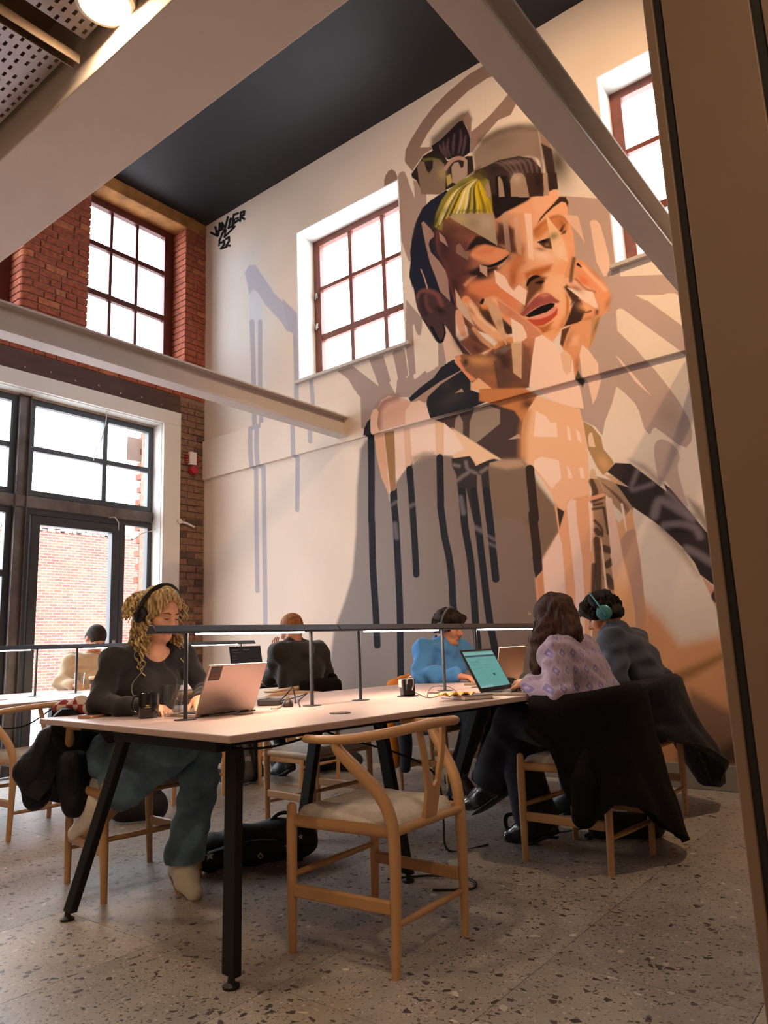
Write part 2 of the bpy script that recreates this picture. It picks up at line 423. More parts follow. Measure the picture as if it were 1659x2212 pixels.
    poly(r2((480, 700), (900, 700), (960, 900), (1000, 1200), (900, 1400), (700, 1531), (640, 1250), (540, 1050)), '#593431', 12, .9)
    poly(r2((560, 760), (700, 540), (1100, 540), (1300, 700), (1360, 960), (1100, 820), (900, 900)), '#7d4d3b', 10, .85)
    poly(r4((700, -50), (900, -50), (1000, 100), (900, 250), (760, 220)), '#5d3833', 12, .85)
    poly(r3((60, 440), (400, 330), (520, 220), (620, 300), (560, 560), (300, 520), (100, 520)), '#e6a47a', 6, .9)
    poly(r3((440, 180), (800, 190), (800, 280), (640, 460), (520, 560), (460, 400)), '#eaac84', 6, .8)
    # left brow, lid and eye
    poly(r2((940, 1030), (985, 940), (1080, 820), (1200, 840), (1370, 950), (1490, 1000), (1450, 1015), (1200, 940), (1080, 960), (1000, 1020)), '#1c1414', 3)
    poly(r2((1000, 1080), (1150, 965), (1350, 985), (1500, 1035), (1560, 1085), (1480, 1130), (1350, 1190), (1250, 1200), (1080, 1150)), '#d98d60', 5, .95, 1)
    poly(r2((1060, 1060), (1180, 990), (1330, 1000), (1300, 1060), (1130, 1090)), '#c8704a', 6, .7)
    poly(r2((980, 1340), (1100, 1250), (1240, 1270), (1360, 1240), (1470, 1170), (1400, 1290), (1240, 1400), (1080, 1410)), '#2c1d1b', 5)
    stroke(r2((1130, 1230), (1270, 1245), (1420, 1180), (1545, 1085)), [1.5, 3, 3.2, 1.5], '#131318', 1)
    stroke(r2((1380, 1260), (1480, 1180), (1550, 1090)), 2.2, '#cf9672', 1.5, .9)
    poly(r2((900, 1500), (1000, 1400), (1080, 1380), (1000, 1450), (930, 1531)), '#d99a70', 4, .8)
    poly(r2((1250, 1380), (1450, 1250), (1600, 1150), (1659, 1200), (1659, 1531), (1200, 1531), (1100, 1470)), '#d48b60', 9, .85)
    poly(r4((960, 60), (1250, 30), (1500, 150), (1659, 300), (1659, 480), (1400, 330), (1150, 280), (960, 220)), '#d97f52', 10, .9)
    # nose
    poly(r3((-40, 640), (110, 670), (200, 740), (210, 900), (250, 1080), (150, 1070), (60, 960), (-40, 950)), '#4b2b24', 6, .95)
    poly(r3((250, 1050), (340, 1000), (350, 1200), (250, 1310), (215, 1500), (150, 1531), (120, 1300), (170, 1120)), '#b86c42', 8, .85)
    blob(r3((580, 1080))[0], 26, 14, 25, '#f3c9aa', .9)
    blob(r3((420, 900))[0], 12, 30, 0, '#edb48c', .7)
    poly(r3((330, 1340), (480, 1270), (720, 1220), (690, 1300), (560, 1380), (430, 1380), (370, 1450)), '#b06026', 6, .95)
    poly(r5((360, 240), (400, 150), (520, 90), (640, 120), (600, 200), (590, 270), (510, 340), (400, 470), (350, 560), (335, 500), (375, 310)), '#5d371d', 5, .95)
    stroke(r5((375, 230), (410, 160), (480, 115), (540, 110)), [2, 4, 4, 1.5], '#190c08', 1.5)
    stroke(r5((500, 200), (560, 190), (600, 180)), [2, 4, 2], '#24130c', 2)
    blob(r5((275, 130))[0], 9, 14, 10, '#dc8660', .8)
    # right brow and eye
    poly(r3((515, 660), (560, 570), (640, 480), (740, 380), (820, 285), (910, 290), (945, 365), (935, 435), (905, 370), (850, 355), (740, 430), (640, 520), (560, 610)), '#3a2a1a', 1.6)
    poly(r3((460, 820), (520, 690), (640, 600), (760, 550), (850, 580), (930, 690), (880, 790), (790, 740), (700, 730), (600, 810), (520, 870)), '#c87a44', 7, .9, 1)
    stroke(r3((480, 760), (600, 640), (760, 560), (860, 570), (920, 640)), 3, '#a05a2c', 4, .7)
    poly(r3((525, 915), (600, 880), (690, 850), (720, 940), (725, 1010), (620, 995), (560, 950)), '#4a2e20', 2.5)
    stroke(r3((520, 912), (600, 900), (690, 865)), [1, 3, 2.5], '#120d0c', 1)
    blob(r3((650, 950))[0], 5, 4, 0, '#9a6a40', .8)
    poly(r3((815, 755), (870, 670), (900, 665), (855, 780)), '#4a342a', 1.5); poly(r3((845, 810), (870, 760), (915, 740), (905, 790)), '#5c4234', 2)
    # lips
    poly(r5((270, 640), (350, 560), (470, 410), (560, 350), (640, 330), (700, 350), (760, 410), (828, 452), (800, 478), (700, 470), (560, 510), (430, 580), (340, 660)), '#9c5045', 1.5)
    blob(r5((610, 370))[0], 12, 5, -5, '#d4836c', .85); blob(r5((500, 470))[0], 18, 7, -35, '#8a4038', .6)
    poly(r5((350, 655), (430, 590), (560, 515), (700, 470), (758, 482), (740, 535), (640, 605), (520, 645), (400, 675)), '#170b0c', 1.5)
    poly(r5((350, 705), (420, 690), (560, 650), (680, 600), (760, 530), (800, 560), (785, 640), (700, 720), (600, 780), (480, 800), (400, 765)), '#b54a30', 1.8)
    stroke(r5((440, 690), (580, 660), (700, 610), (770, 545)), [2, 4, 3.5, 2], '#e2937c', 2.5, .9)
    poly(r5((460, 805), (600, 790), (730, 735), (660, 860), (610, 915), (520, 860)), '#a95a26', 5, .9)
    poly(r5((620, 900), (760, 780), (880, 660), (940, 700), (880, 850), (750, 1030)), '#e3a06c', 5, .7)
    poly(r5((895, 330), (940, 380), (955, 480), (945, 620), (905, 700), (915, 450)), '#b8742c', 3)
    poly(r5((700, 100), (870, 100), (880, 400), (860, 600), (820, 420), (640, 300)), '#eab688', 8, .8)
    # deeper airbrushed shade on the turned-away side, around the eyes and under the chin
    for c, rx, ry, an, col, a in ((r2((640, 1000)), 16, 34, 0, '#2a1a1e', .75), (r2((760, 1250)), 22, 30, -20, '#4a2a28', .6), (r2((720, 760)), 26, 20, 0, '#43291f', .6), (r2((1000, 760)), 26, 12, 25, '#5a3628', .55), (r2((1010, 1330)), 18, 9, -10, '#1f1314', .8), (r2((1180, 1400)), 22, 7, -10, '#3a211c', .7), (r2((1520, 1130)), 7, 12, 40, '#3d231b', .6),
        (r3((90, 800)), 10, 24, 0, '#3a201a', .6), (r3((300, 1010)), 8, 16, 20, '#7a4428', .6), (r3((560, 1010)), 12, 5, 10, '#7d4426', .7), (r3((860, 660)), 7, 12, -25, '#8f5228', .6), (r3((180, 1400)), 9, 20, 10, '#a0522e', .6), (r3((990, 1250)), 5, 26, 3, '#a85f30', .7), (r3((500, 760)), 10, 14, 30, '#a55c30', .6),
        (r4((780, 120)), 12, 22, 0, '#2a1819', .75), (r4((1000, 250)), 24, 9, 25, '#8a4630', .6), (r5((330, 560)), 9, 16, 30, '#6a3422', .6), (r5((560, 300)), 6, 8, 0, '#8a5a30', .5), (r5((680, 850)), 12, 8, -35, '#a05a2a', .5), (r5((860, 760)), 6, 22, 25, '#b06a36', .6), (r2((1380, 860)), 10, 14, 0, '#2c1a16', .7)):
        blob(c[0], rx, ry, an, col, a)
    # --- shards over the face
    poly(r2((650, 530), (900, 510), (1300, 500), (1370, 960), (1100, 800), (800, 630)), '#a08a70', 1)
    blob(r2((850, 590))[0], 22, 10, 20, '#b8a15a', .6); blob(r2((1220, 640))[0], 18, 18, 0, '#b7a28c', .6); blob(r2((1040, 650))[0], 14, 10, 0, '#7f6c54', .5)
    poly(r2((1430, 510), (1500, 500), (1555, 1035), (1480, 1000)), '#bd9478', 1, grad=(r2((1460, 560))[0], r2((1500, 800))[0], '#8f715e'))
    poly(r3((190, 590), (215, 555), (250, 580), (295, 900), (300, 1100), (245, 1070)), '#d2a184', 1, grad=(r3((230, 600))[0], r3((270, 1050))[0], '#b98a66'))
    poly(r3((335, 515), (430, 520), (445, 700), (465, 1165), (395, 1135), (370, 800)), '#eec5a8', 1)
    poly(r3((630, 530), (750, 680), (810, 760), (890, 920), (940, 1190), (800, 1120), (740, 1090), (700, 900)), '#ebba8a', 1)
    blob(r3((740, 830))[0], 12, 9, -20, '#8f744f', .9); blob(r3((820, 1030))[0], 14, 20, 0, '#f1cba8', .8)
    poly(r3((870, 530), (1055, 550), (1085, 570), (1165, 920), (1080, 790), (960, 660)), '#e0b395', 1)
    poly(r3((1240, 640), (1260, 610), (1330, 610), (1380, 670), (1450, 900), (1500, 1100), (1530, 1385), (1430, 1380), (1330, 1190), (1290, 950)), '#e2bba0', 1)
    poly(r2((800, 960), (840, 930), (870, 950), (920, 1040), (970, 1030), (990, 1070), (960, 1165), (800, 1060)), '#836152', 1)
    poly(r2((565, 775), (640, 850), (690, 975), (575, 890)), '#a07c6c', 1)
    poly(r2((320, 650), (350, 625), (460, 740), (495, 800), (490, 840), (440, 880), (420, 940), (450, 1050), (560, 1170), (650, 1300), (690, 1430))+r4((690, 60), (720, 330), (580, 190), (520, 0))+r2((440, 1200), (380, 950)), '#9d7b6d', 1)
    stroke(r2((315, 1290), (360, 1400), (400, 1531)), 1.3, '#b59080', .8); stroke(r4((360, 0), (405, 150)), 1.2, '#b59080', .8)
    poly(r2((1120, 1220), (1225, 1255), (1230, 1395), (1130, 1315)), '#b8937c', 1)
    poly(r2((1325, 1295), (1460, 1380))+r5((75, 120), (130, 240), (190, 308), (225, 260), (260, 225), (375, 305), (345, 510), (0, 260))+r4((1345, 60)), '#efc8ae', 1)
    # --- hair on top
    poly(A((130, 1180), (200, 1080), (250, 1000), (340, 945), (430, 950), (490, 1050), (560, 1030), (690, 1000), (740, 1000), (755, 1150), (560, 1300), (380, 1382), (230, 1340), (185, 1245), (140, 1215)), '#2b2120', 1)
    poly(A((330, 900), (420, 840), (600, 660), (640, 645), (690, 740), (720, 830), (715, 965), (650, 1010), (560, 1010), (500, 1040), (430, 980), (350, 960)), '#221a1e', 1)
    for k, (a, b, c) in enumerate((((450, 860), (460, 930), (500, 1020)), ((500, 830), (490, 920), (520, 1000)), ((560, 780), (550, 880), (545, 980)), ((620, 740), (625, 850), (600, 970)), ((670, 800), (660, 890), (640, 980)), ((410, 890), (430, 940), (470, 1000)))):
        stroke(A(a, b, c), [1.5, 3, 1.5], '#5a4446', 2.2, .8)
    poly(A((190, 1120), (215, 1050), (260, 1060), (285, 1150), (310, 1170), (345, 1120), (350, 1030), (400, 1030), (460, 1080), (475, 1200), (470, 1330), (420, 1382), (230, 1382), (210, 1260)), '#7f6956', 1.2)
    blob(A((440, 1170))[0], 10, 14, 0, '#a3925a', .7); stroke(A((250, 1040), (340, 1030), (420, 1050)), 3, '#6f6430', 3, .7)
    stroke(A((470, 1130), (530, 1050), (600, 1020), (650, 1030)), 4.2, '#a98674', 1.5)
    poly(A((530, 1110), (560, 1065), (600, 1060), (625, 1120), (650, 1110), (660, 1020), (690, 1040), (690, 1190), (600, 1290), (540, 1260)), '#a38a78', 1)
    poly(A((480, 1200), (520, 1180), (540, 1260), (490, 1300)), '#b39a58', 2)
    poly(A((760, 1150), (900, 1090), (1000, 1040), (1200, 1000), (1330, 1020), (1420, 1120), (1450, 1300), (1450, 1400), (760, 1400)), '#3b2b28', 1)
    for k in range(8):
        t = k/7; stroke(A((960+60*k, 1060-8*k), (1040+55*k, 1090-4*k), (1120+45*k, 1170+10*k)), [1, 3, 1], '#6d5650', 2.5, .7)
    poly(r3((-60, 0), (140, 0), (150, 290), (-60, 290)), '#1d1514', 1.5)
    poly(r3((350, -40), (600, -40), (612, 200), (545, 230), (480, 285), (400, 290), (380, 120)), '#3c2720', 2)
    poly(r3((655, -40), (780, -40), (802, 180), (735, 190), (672, 220)), '#33231e', 2)
    poly(r3((590, -40), (655, -40), (670, 270), (610, 270)), '#a5886f', 1)
    poly(r2((1200, 240), (1560, 280), (1659, 280), (1659, 350), (1560, 420), (1400, 560), (1340, 600), (1310, 500), (1200, 300)), '#1d1413', 2)
    poly(r3((0, 285), (440, 285), (380, 345), (200, 440), (100, 490), (-10, 500)), '#1f1513', 3)
    # yellow fringe
    YF_ = r2((555, 740), (490, 690), (520, 520), (600, 330), (700, 190), (860, 60), (1000, -10), (1110, -40), (1250, 60), (1285, 250), (1305, 505), (1000, 505), (650, 530), (620, 640), (605, 745))
    poly(YF_, '#857a34', 2)
    for k in range(17):
        t = k/16; ex = 520+t*770; ey = 700-190*min(1, t*3.2)
        c = ['#d9c455', '#e6d49a', '#4a431d', '#b5a23c', '#2f2a16', '#d8b92a', '#eadcae'][k % 7]
        if t > .8: c = ['#d6b51c', '#c8a41a', '#7a6418'][k % 3]
        mx_ = 1090+(ex-1090)*.75
        stroke(r2((1080+30*t, 40+20*t), ((1090+mx_)/2-60*(1-t), 120+ey*.12), (mx_, 200+ey*.3), (ex, ey)), [1, 3.2, 3.6, 1.8], c, 1.6, .85)
    poly(r2((960, -20), (1100, 60), (1190, 60), (1260, -40), (1120, -120)), '#4b3a20', 6, .8)
    for c, rx, ry, an, col, a in ((r2((520, 640)), 10, 22, 15, '#2a2418', .75), (r2((640, 480)), 12, 10, -30, '#4a4420', .5), (r2((900, 130)), 14, 8, -25, '#3d3820', .6), (r2((1230, 420)), 8, 14, 0, '#8a7218', .6), (r2((1000, 480)), 30, 4, 0, '#5a4f1e', .6), (A((950, 1130)), 20, 10, -20, '#241a18', .6), (A((1390, 1250)), 8, 22, -10, '#1a1212', .7), (A((1150, 1060)), 24, 6, -5, '#7d6860', .5)):
        blob(c[0], rx, ry, an, col, a)
    for q in ((r2((1195, 140), (1240, 90), (1265, 150), (1280, 285), (1215, 290))), (r2((1375, 20), (1400, 5), (1440, 80), (1470, 285), (1390, 290))), (r3((140, 60), (190, -30), (300, -40), (350, 20), (405, 285), (155, 285)))):
        poly(q, '#9b8069', 1)
    blob(r3((230, 30))[0], 12, 12, 0, '#bfa793', .7)
    # --- neck and left hand
    poly(r4((780, 1090), (900, 1050), (1100, 1090), (1300, 1020), (1600, 1200), (1700, 1300), (1800, 1659), (1380, 1659), (1200, 1600), (1000, 1420), (860, 1250)), '#875a40', 2)
    poly(r4((840, 880), (1000, 780), (1300, 960), (1420, 1000), (1300, 1100), (1050, 1115), (950, 1000)), '#7b4a37', 3)
    blob(r4((1150, 1160))[0], 34, 12, 5, '#c98e58', .85); blob(r4((960, 1180))[0], 8, 10, 0, '#33221e', .9); blob(r4((1480, 1450))[0], 12, 28, -20, '#4e342b', .85); blob(r4((1330, 1400))[0], 20, 12, 10, '#a5683c', .8)
    blob(r4((1250, 1540))[0], 30, 10, 20, '#b8733f', .8); blob(r4((1560, 1250))[0], 20, 10, 25, '#6b4a35', .8)
    poly(r4((780, 1100), (850, 1070), (900, 1200), (960, 1300), (1110, 1420), (1020, 1450), (880, 1290)), '#dd8e66', 2.5)
    stroke(r4((835, 480), (860, 640), (895, 760)), [7, 9, 6], '#d59a7a', 2.5)
    blob(r4((900, 790))[0], 12, 9, 0, '#c08660', .9)
    poly(r4((900, 520), (1000, 660), (1040, 700), (1200, 860), (1300, 975), (1180, 950), (980, 830), (930, 640)), '#63402f', 3, .95)
    poly(r4((1120, 370), (1250, 460), (1320, 620), (1410, 790), (1300, 740), (1180, 620), (1120, 480)), '#553826', 3)
    poly(r4((1400, 520), (1560, 600), (1600, 760), (1500, 790), (1430, 660)), '#3d2c22', 3)
    stroke(r4((935, 310), (1020, 430), (1110, 580), (1290, 740), (1450, 850), (1590, 890)), [9, 11, 11, 11, 12, 11], '#dfa57a', 3)
    stroke(r4((1000, 370), (1100, 520), (1180, 600), (1330, 720)), 3, '#f0c7a0', 3, .6)
    blob(r4((935, 300))[0], 8, 8, 0, '#e2824a', .9)
    stroke(r4((1190, 360), (1310, 320), (1420, 420), (1560, 540), (1700, 660), (1860, 800)), [9, 11, 13, 15, 17, 20], '#df9a70', 3)
    stroke(r4((1320, 300), (1440, 390), (1560, 490), (1700, 600)), 3.5, '#efb994', 4, .6)
    blob(r4((1500, 520))[0], 10, 8, 35, '#e07c3c', .7)
    stroke(r4((1150, 345), (1170, 305)), [4, 3], '#1d120e', 1); blob(r4((1190, 400))[0], 8, 6, 0, '#d98038', .9)
    stroke(r4((1040, 700), (1150, 840), (1300, 970), (1210, 1045)), [4, 5, 5, 4], '#cb9066', 2.5)
    blob(r4((1220, 1040))[0], 9, 6, -20, '#e6bd96', .9)
    stroke(r4((1380, 960), (1500, 900), (1620, 900)), [8, 11, 12], '#d08d56', 3)
    stroke(r4((1380, 1020), (1480, 1100), (1620, 1180)), [3, 4, 4], '#a5815f', 4, .8)
    # the wrist and cuff hand that crosses the chin
    poly(r5((-40, 430), (100, 520), (430, 770), (600, 930), (520, 980), (470, 1250), (430, 1650), (300, 1700), (0, 1659), (-60, 1300), (330, 1000), (300, 800), (150, 680), (0, 600)), '#c98563', 2, grad=(r5((500, 950))[0], r5((150, 1500))[0], '#5d4034'))
    poly(r5((60, 1000), (190, 1050), (200, 1450), (120, 1400), (-60, 1200)), '#5b3d30', 6, .9)
    poly(r5((340, 1050), (440, 1120), (470, 1300), (430, 1640), (330, 1540)), '#6d4a38', 5, .85)
    for q, c in ((r4((785, 150), (870, 300), (960, 450), (1050, 665), (900, 530), (810, 400)), '#c9a88e'), (r4((1190, 275), (1350, 380), (1410, 450), (1450, 650), (1505, 965), (1290, 550), (1240, 400)), '#cfa27a')):
        poly(q, c, 1)
    blob(r4((1400, 620))[0], 8, 10, 0, '#97774f', .6)
    poly(r5((150, 680), (310, 780), (370, 910), (370, 1000), (330, 1020), (325, 1540), (210, 1450), (185, 1050)), '#e9c8ac', 1, grad=(r5((260, 1000))[0], r5((260, 1060))[0], '#c9a27c'))
    for c, rx, ry, an, col, a in ((r4((830, 900)), 9, 24, -30, '#2c1a18', .75), (r4((1080, 980)), 20, 9, 35, '#42281f', .7), (r4((1060, 820)), 16, 8, 45, '#4a2e22', .6), (r4((1250, 560)), 8, 14, -30, '#3a241a', .7), (r4((960, 900)), 12, 14, 20, '#6a3e2c', .6), (r4((1010, 460)), 5, 12, -35, '#a8623c', .6), (r4((1400, 900)), 12, 6, 30, '#b0703c', .6), (r4((1450, 1100)), 22, 8, 25, '#3a2a22', .7), (r5((90, 1330)), 14, 16, 0, '#33221c', .75), (r5((250, 1620)), 22, 10, -15, '#7d4c30', .7), (r5((460, 1150)), 7, 18, -15, '#9a5c40', .6), (r5((150, 620)), 10, 8, 40, '#c06a38', .6)):
        blob(c[0], rx, ry, an, col, a)
    # black shoulder
    poly(r4((190, 1659), (330, 1530), (520, 1390), (620, 1250), (670, 1220), (680, 1170), (770, 1125), (820, 1190), (1030, 1440), (1030, 1560), (1200, 1620))+r7((1590, 215), (1400, 290), (990, 395), (950, 300), (950, 200), (790, 230), (770, 185)), '#24242a', 1)
    blob(r7((1200, 200))[0], 40, 18, -30, '#3e3736', .8); blob(r4((700, 1500))[0], 16, 10, -30, '#3c3838', .6)
    poly(r4((330, 1640), (600, 1450), (1015, 1225), (900, 1300), (620, 1480), (455, 1640))+r7((960, 190), (945, 240), (840, 230), (790, 235)), '#ab8b78', 1)
    poly(r4((810, 1605), (905, 1540), (935, 1580)), '#ae8d76', 1)
    poly(r4((1035, 1480), (1140, 1395), (1320, 1540), (1030, 1560)), '#e5ad80', 1)
    # --- right hand
    poly(r6((60, 690), (100, 640), (150, 580), (60, 500), (10, 450), (0, 330), (60, 150), (110, 180), (180, 200), (320, 330), (420, 450), (455, 560), (440, 660), (400, 760), (365, 775), (330, 930), (290, 1040), (255, 1105), (190, 1045), (165, 1150), (160, 1300), (120, 1385), (90, 1200), (20, 1120), (-20, 1060), (-10, 900), (60, 860)), '#d8976a', 1.2)
    poly(r6((60, 690), (110, 560), (160, 590), (210, 690), (150, 830), (40, 860), (-10, 880), (-10, 860)), '#3c261d', 3)
    poly(r6((-10, 900), (75, 868), (35, 960), (0, 1070), (-30, 1040)), '#5a3826', 2)
    poly(r6((-10, 460), (20, 440), (150, 560), (60, 640), (70, 600)), '#4a3024', 3)
    stroke(r6((130, 250), (230, 340), (330, 450), (390, 540)), [10, 11, 13, 13], '#e09468', 4)
    stroke(r6((180, 260), (300, 380), (400, 490)), 4, '#f0bf98', 4, .6); blob(r6((190, 400))[0], 16, 8, 45, '#e0683c', .8)
    stroke(r6((20, 395), (110, 440), (230, 500)), [6, 8, 8], '#e5ab88', 2); stroke(r6((130, 235), (165, 265)), [3, 1], '#24120e', 1)
    stroke(r6((110, 380), (200, 470), (300, 510)), 2.2, '#9a5a3c', 3, .8)
    stroke(r6((90, 180), (70, 300), (60, 400)), 4, '#40291c', 3, .8)
    poly(r6((20, 465), (150, 490), (280, 510), (340, 690), (200, 610)), '#eccab0', 1)
    blob(r6((210, 660))[0], 16, 10, 10, '#e8a878', .9); stroke(r6((150, 690), (200, 715), (260, 700)), 2, '#6b4026', 2, .9)
    blob(r6((320, 710))[0], 5, 9, 10, '#4a3626', .9)
    poly(r6((280, 800), (365, 772), (330, 930), (290, 1040), (255, 1105), (280, 950)), '#b98d5e', 2)
    poly(r6((60, 960), (160, 960), (150, 1050), (60, 1060)), '#ebb088', 6, .7)
    poly(r6((150, 1300), (200, 1400), (180, 1460), (120, 1390)), '#4b4038', 2)
    for c, rx, ry, an, col, a in ((r6((430, 620)), 6, 16, 20, '#a5643c', .7), (r6((250, 780)), 18, 6, -12, '#8a5230', .6), (r6((330, 860)), 4, 22, 18, '#6d4a2c', .7), (r6((60, 1000)), 7, 20, 20, '#9c5e38', .6), (r6((140, 1250)), 6, 20, 0, '#7c4c2c', .6), (r6((120, 480)), 16, 6, 30, '#5a3422', .6), (r6((300, 330)), 20, 5, 45, '#b8764a', .6), (r6((60, 1160)), 10, 8, 0, '#c07c50', .6)):
        blob(c[0], rx, ry, an, col, a)
    poly(r6((190, 1045), (260, 1110), (350, 1235), (358, 1400), (320, 1550), (280, 1630), (235, 1420), (190, 1350), (165, 1150)), '#e7c3a8', 1)
    # pale forearm shard
    poly(r5((515, 970), (610, 935), (700, 1000), (820, 1090), (870, 1250), (890, 1400), (1000, 1440), (1020, 1240), (1060, 1540))+r8((985, 0), (1020, 197), (850, 170), (700, 110), (590, 30))+r5((430, 1640), (480, 1200)), '#efcbb2', 1)
    poly(r5((855, 1190), (920, 1140), (1010, 1220), (1000, 1420), (950, 1480), (900, 1420)), '#e0b494', 1.5)
    # --- torso and arm column
    poly(r7((1010, 400), (1659, 220))+r8((300, 80), (520, 140), (420, 300), (400, 450), (400, 720), (200, 705), (0, 590))+r7((1560, 730), (1300, 560), (1130, 470)), '#4a3a36', 2)
    poly(r8((0, 20), (440, 0), (560, 60), (500, 150), (440, 260), (400, 320), (330, 220), (150, 160), (0, 130)), '#c17c4a', 3)
    blob(r8((460, 150))[0], 18, 16, 60, '#4a3226', .9)
    poly(r7((1200, 520), (1215, 400), (1250, 340), (1290, 420), (1290, 570)), '#94806f', 1.2); poly(r7((1350, 640), (1360, 420), (1400, 300), (1560, 260), (1659, 300), (1659, 440), (1430, 625)), '#927f6e', 1.2)
    poly(r8((270, 505), (370, 445), (400, 490)), '#b09680', 1)
    poly(r8((470, 190), (560, 70), (700, 120), (980, 200), (1020, 380), (1060, 640), (1080, 1000), (1090, 1290), (830, 1290), (750, 1190), (700, 1060), (600, 900), (520, 800), (440, 780), (400, 700), (400, 450), (420, 300)), '#e8b48c', 1.2)
    stroke(r8((450, 240), (415, 450), (410, 680)), 8, '#c48450', 9, .8)
    for q in (((540, 220), (640, 270), (690, 340), (745, 335), (760, 480), (520, 475)), ((520, 780), (525, 710), (600, 675), (770, 710), (795, 890), (730, 960), (700, 1000), (620, 890)), ((850, 360), (880, 400), (895, 520), (860, 500)), ((940, 400), (975, 430), (1000, 540), (955, 510)), ((850, 760), (880, 800), (910, 890), (865, 890)), ((970, 790), (1005, 780), (1030, 890), (990, 890))):
        poly(r8(*q), '#f1d0b6', 1)
    # --- knee and grey skirt
    TA = P0((790, 950), (778, 970), (771, 1053), (769, 1148), (761, 1243), (744, 1300), (722, 1360), (705, 1480), (690, 1740), (1200, 1740), (1175, 1480), (1163, 1310), (1157, 1250), (1172, 1206), (1207, 1150), (1210, 1115), (1203, 1098), (1165, 1050), (1135, 1000), (1125, 990), (1085, 993), (1060, 1000), (975, 985), (940, 980), (900, 985), (880, 1005), (855, 1040), (842, 1080), (832, 1000), (822, 950))
    poly(TA, '#8d837c', 5, 1, grad=((820, 1200), (1060, 1150), '#7f6b5e'))
    poly(P0((1085, 990), (1130, 990), (1170, 1055), (1205, 1100), (1207, 1150), (1165, 1215), (1120, 1100)), '#7a6046', 10, .6)
    poly(r7((455, 430), (470, 300), (520, 220), (650, 172), (760, 210), (800, 240), (740, 330), (740, 450), (480, 525)), '#d9aa92', 1.2)
    stroke(r7((470, 480), (470, 320), (540, 225), (650, 185)), 7, '#8f6052', 8, .8)
    poly(r7((740, 455), (745, 310), (800, 240), (880, 215), (950, 260), (985, 390)), '#ecc9b0', 1, 1)
    poly(r7((395, 545), (395, 370), (420, 310), (450, 295), (475, 330), (465, 400), (460, 450), (475, 530)), '#e4b89c', 1, 1)
    poly(r7((322, 565), (330, 500), (360, 430), (392, 395), (395, 550)), BK, 1)
    for q, c in (((410, 545), (500, 530), (520, 690), (562, 1165), (480, 980), (430, 760)), '#d7a581'), (((505, 530), (610, 505), (622, 1080), (572, 1150), (540, 850)), '#a0744c'), (((605, 505), (705, 480), (718, 890), (635, 1010), (615, 700)), '#e9c8ae'), (((700, 485), (765, 465), (782, 830), (720, 905)), '#dfb394'), (((760, 470), (1012, 395), (1027, 745), (880, 765), (790, 850)), '#edcfb8'), (((1012, 400), (1110, 440), (1095, 770), (1023, 768)), '#e2b792'), (((1100, 430), (1180, 500), (1300, 600), (1290, 700), (1190, 750), (1100, 745)), '#edd0ba'):
        poly(r7(*q), c, 1.2)
    poly(r7((780, 770), (900, 720), (1000, 720), (1022, 770), (900, 790), (800, 850)), '#9c8873', 6, .8)
    poly(r7((1180, 480), (1400, 620), (1659, 790), (1560, 800), (1420, 860), (1380, 770), (1200, 795), (1190, 750), (1300, 690)), '#e8c09a', 3)
    poly(r7((1548, 850), (1600, 815), (1660, 808))+r8((400, 703), (440, 770), (520, 1290), (120, 1290), (75, 900), (75, 760)), '#7d685a', 1.2, grad=(r8((250, 720))[0], r8((250, 900))[0], '#7b6656'))
    poly(r8((75, 760), (120, 715), (400, 703), (435, 770), (250, 800)), '#c49e80', 6, .7)
    poly(r7((1178, 785), (1220, 780), (1360, 760), (1385, 800), (1420, 860), (1480, 830), (1560, 795), (1600, 788), (1660, 800), (1555, 830), (1545, 900), (1560, 1100), (1595, 1420), (1520, 1420), (1470, 950), (1430, 940), (1430, 1150), (1460, 1420), (1398, 1420), (1320, 1080), (1340, 1420), (1275, 1420), (1240, 1100), (1225, 950), (1180, 860)), '#37302f', 1)
    for q in (((1320, 820), (1340, 890), (1420, 930)), ((1240, 1000), (1290, 960), (1340, 930)), ((1200, 850), (1250, 860)), ((1470, 920), (1530, 880))):
        stroke(r7(*q), 3.5, '#8a7a76', 4, .7)
    DR = [(r7((375, 560), (380, 900), (380, 1382))+s1((180, 300), (190, 700), (215, 1100), (228, 1385)), 7.2), (r7((600, 1140))+s1((372, 60), (395, 300), (415, 700), (430, 1050), (435, 1410), (440, 1800)), 7.2),
          (r7((758, 890), (775, 1100))+s1((545, 180), (565, 500), (577, 750)), 7), (r7((1060, 775), (1068, 1200))+s1((797, 150), (830, 400), (872, 600), (898, 830), (910, 1050), (960, 1400)), 7.6),
          (s1((985, 0), (1010, 300), (1060, 600), (1090, 900), (1110, 1200), (1130, 1410), (1150, 1700)), 7.8), (s1((1090, 0), (1130, 300), (1170, 650), (1200, 900), (1240, 1200), (1280, 1410), (1310, 1700)), 7.8), (s1((1205, 0), (1240, 300), (1270, 600), (1290, 790)), 8)]
    for pth, wd in DR: stroke(pth, wd, BK, .9)
    poly(r7((565, 1200), (590, 1130), (632, 1075), (640, 1200)), BK, 1); poly(r7((725, 920), (782, 845), (800, 1020), (740, 1060)), BK, 1)
    for q in ((s1((350, 130), (395, 100)), 3), (s1((385, 300), (400, 420)), 5), (s1((1215, 400), (1280, 440)), 3), (s1((1220, 470), (1295, 500)), 3), (s1((1105, 330), (1160, 360)), 5), (s1((520, 140), (560, 120)), 4), (s1((975, 60), (1000, 200)), 5)):
        stroke(q[0], q[1], '#7b7476', 4, .6)
    stroke(r8((482, 800), (500, 1000), (530, 1290))+s2((170, 400), (215, 800), (235, 1060)), 9.5, '#35281f', 1)
    poly(s2((165, 900), (275, 900), (285, 1040), (205, 1165)), '#33282a', 1)
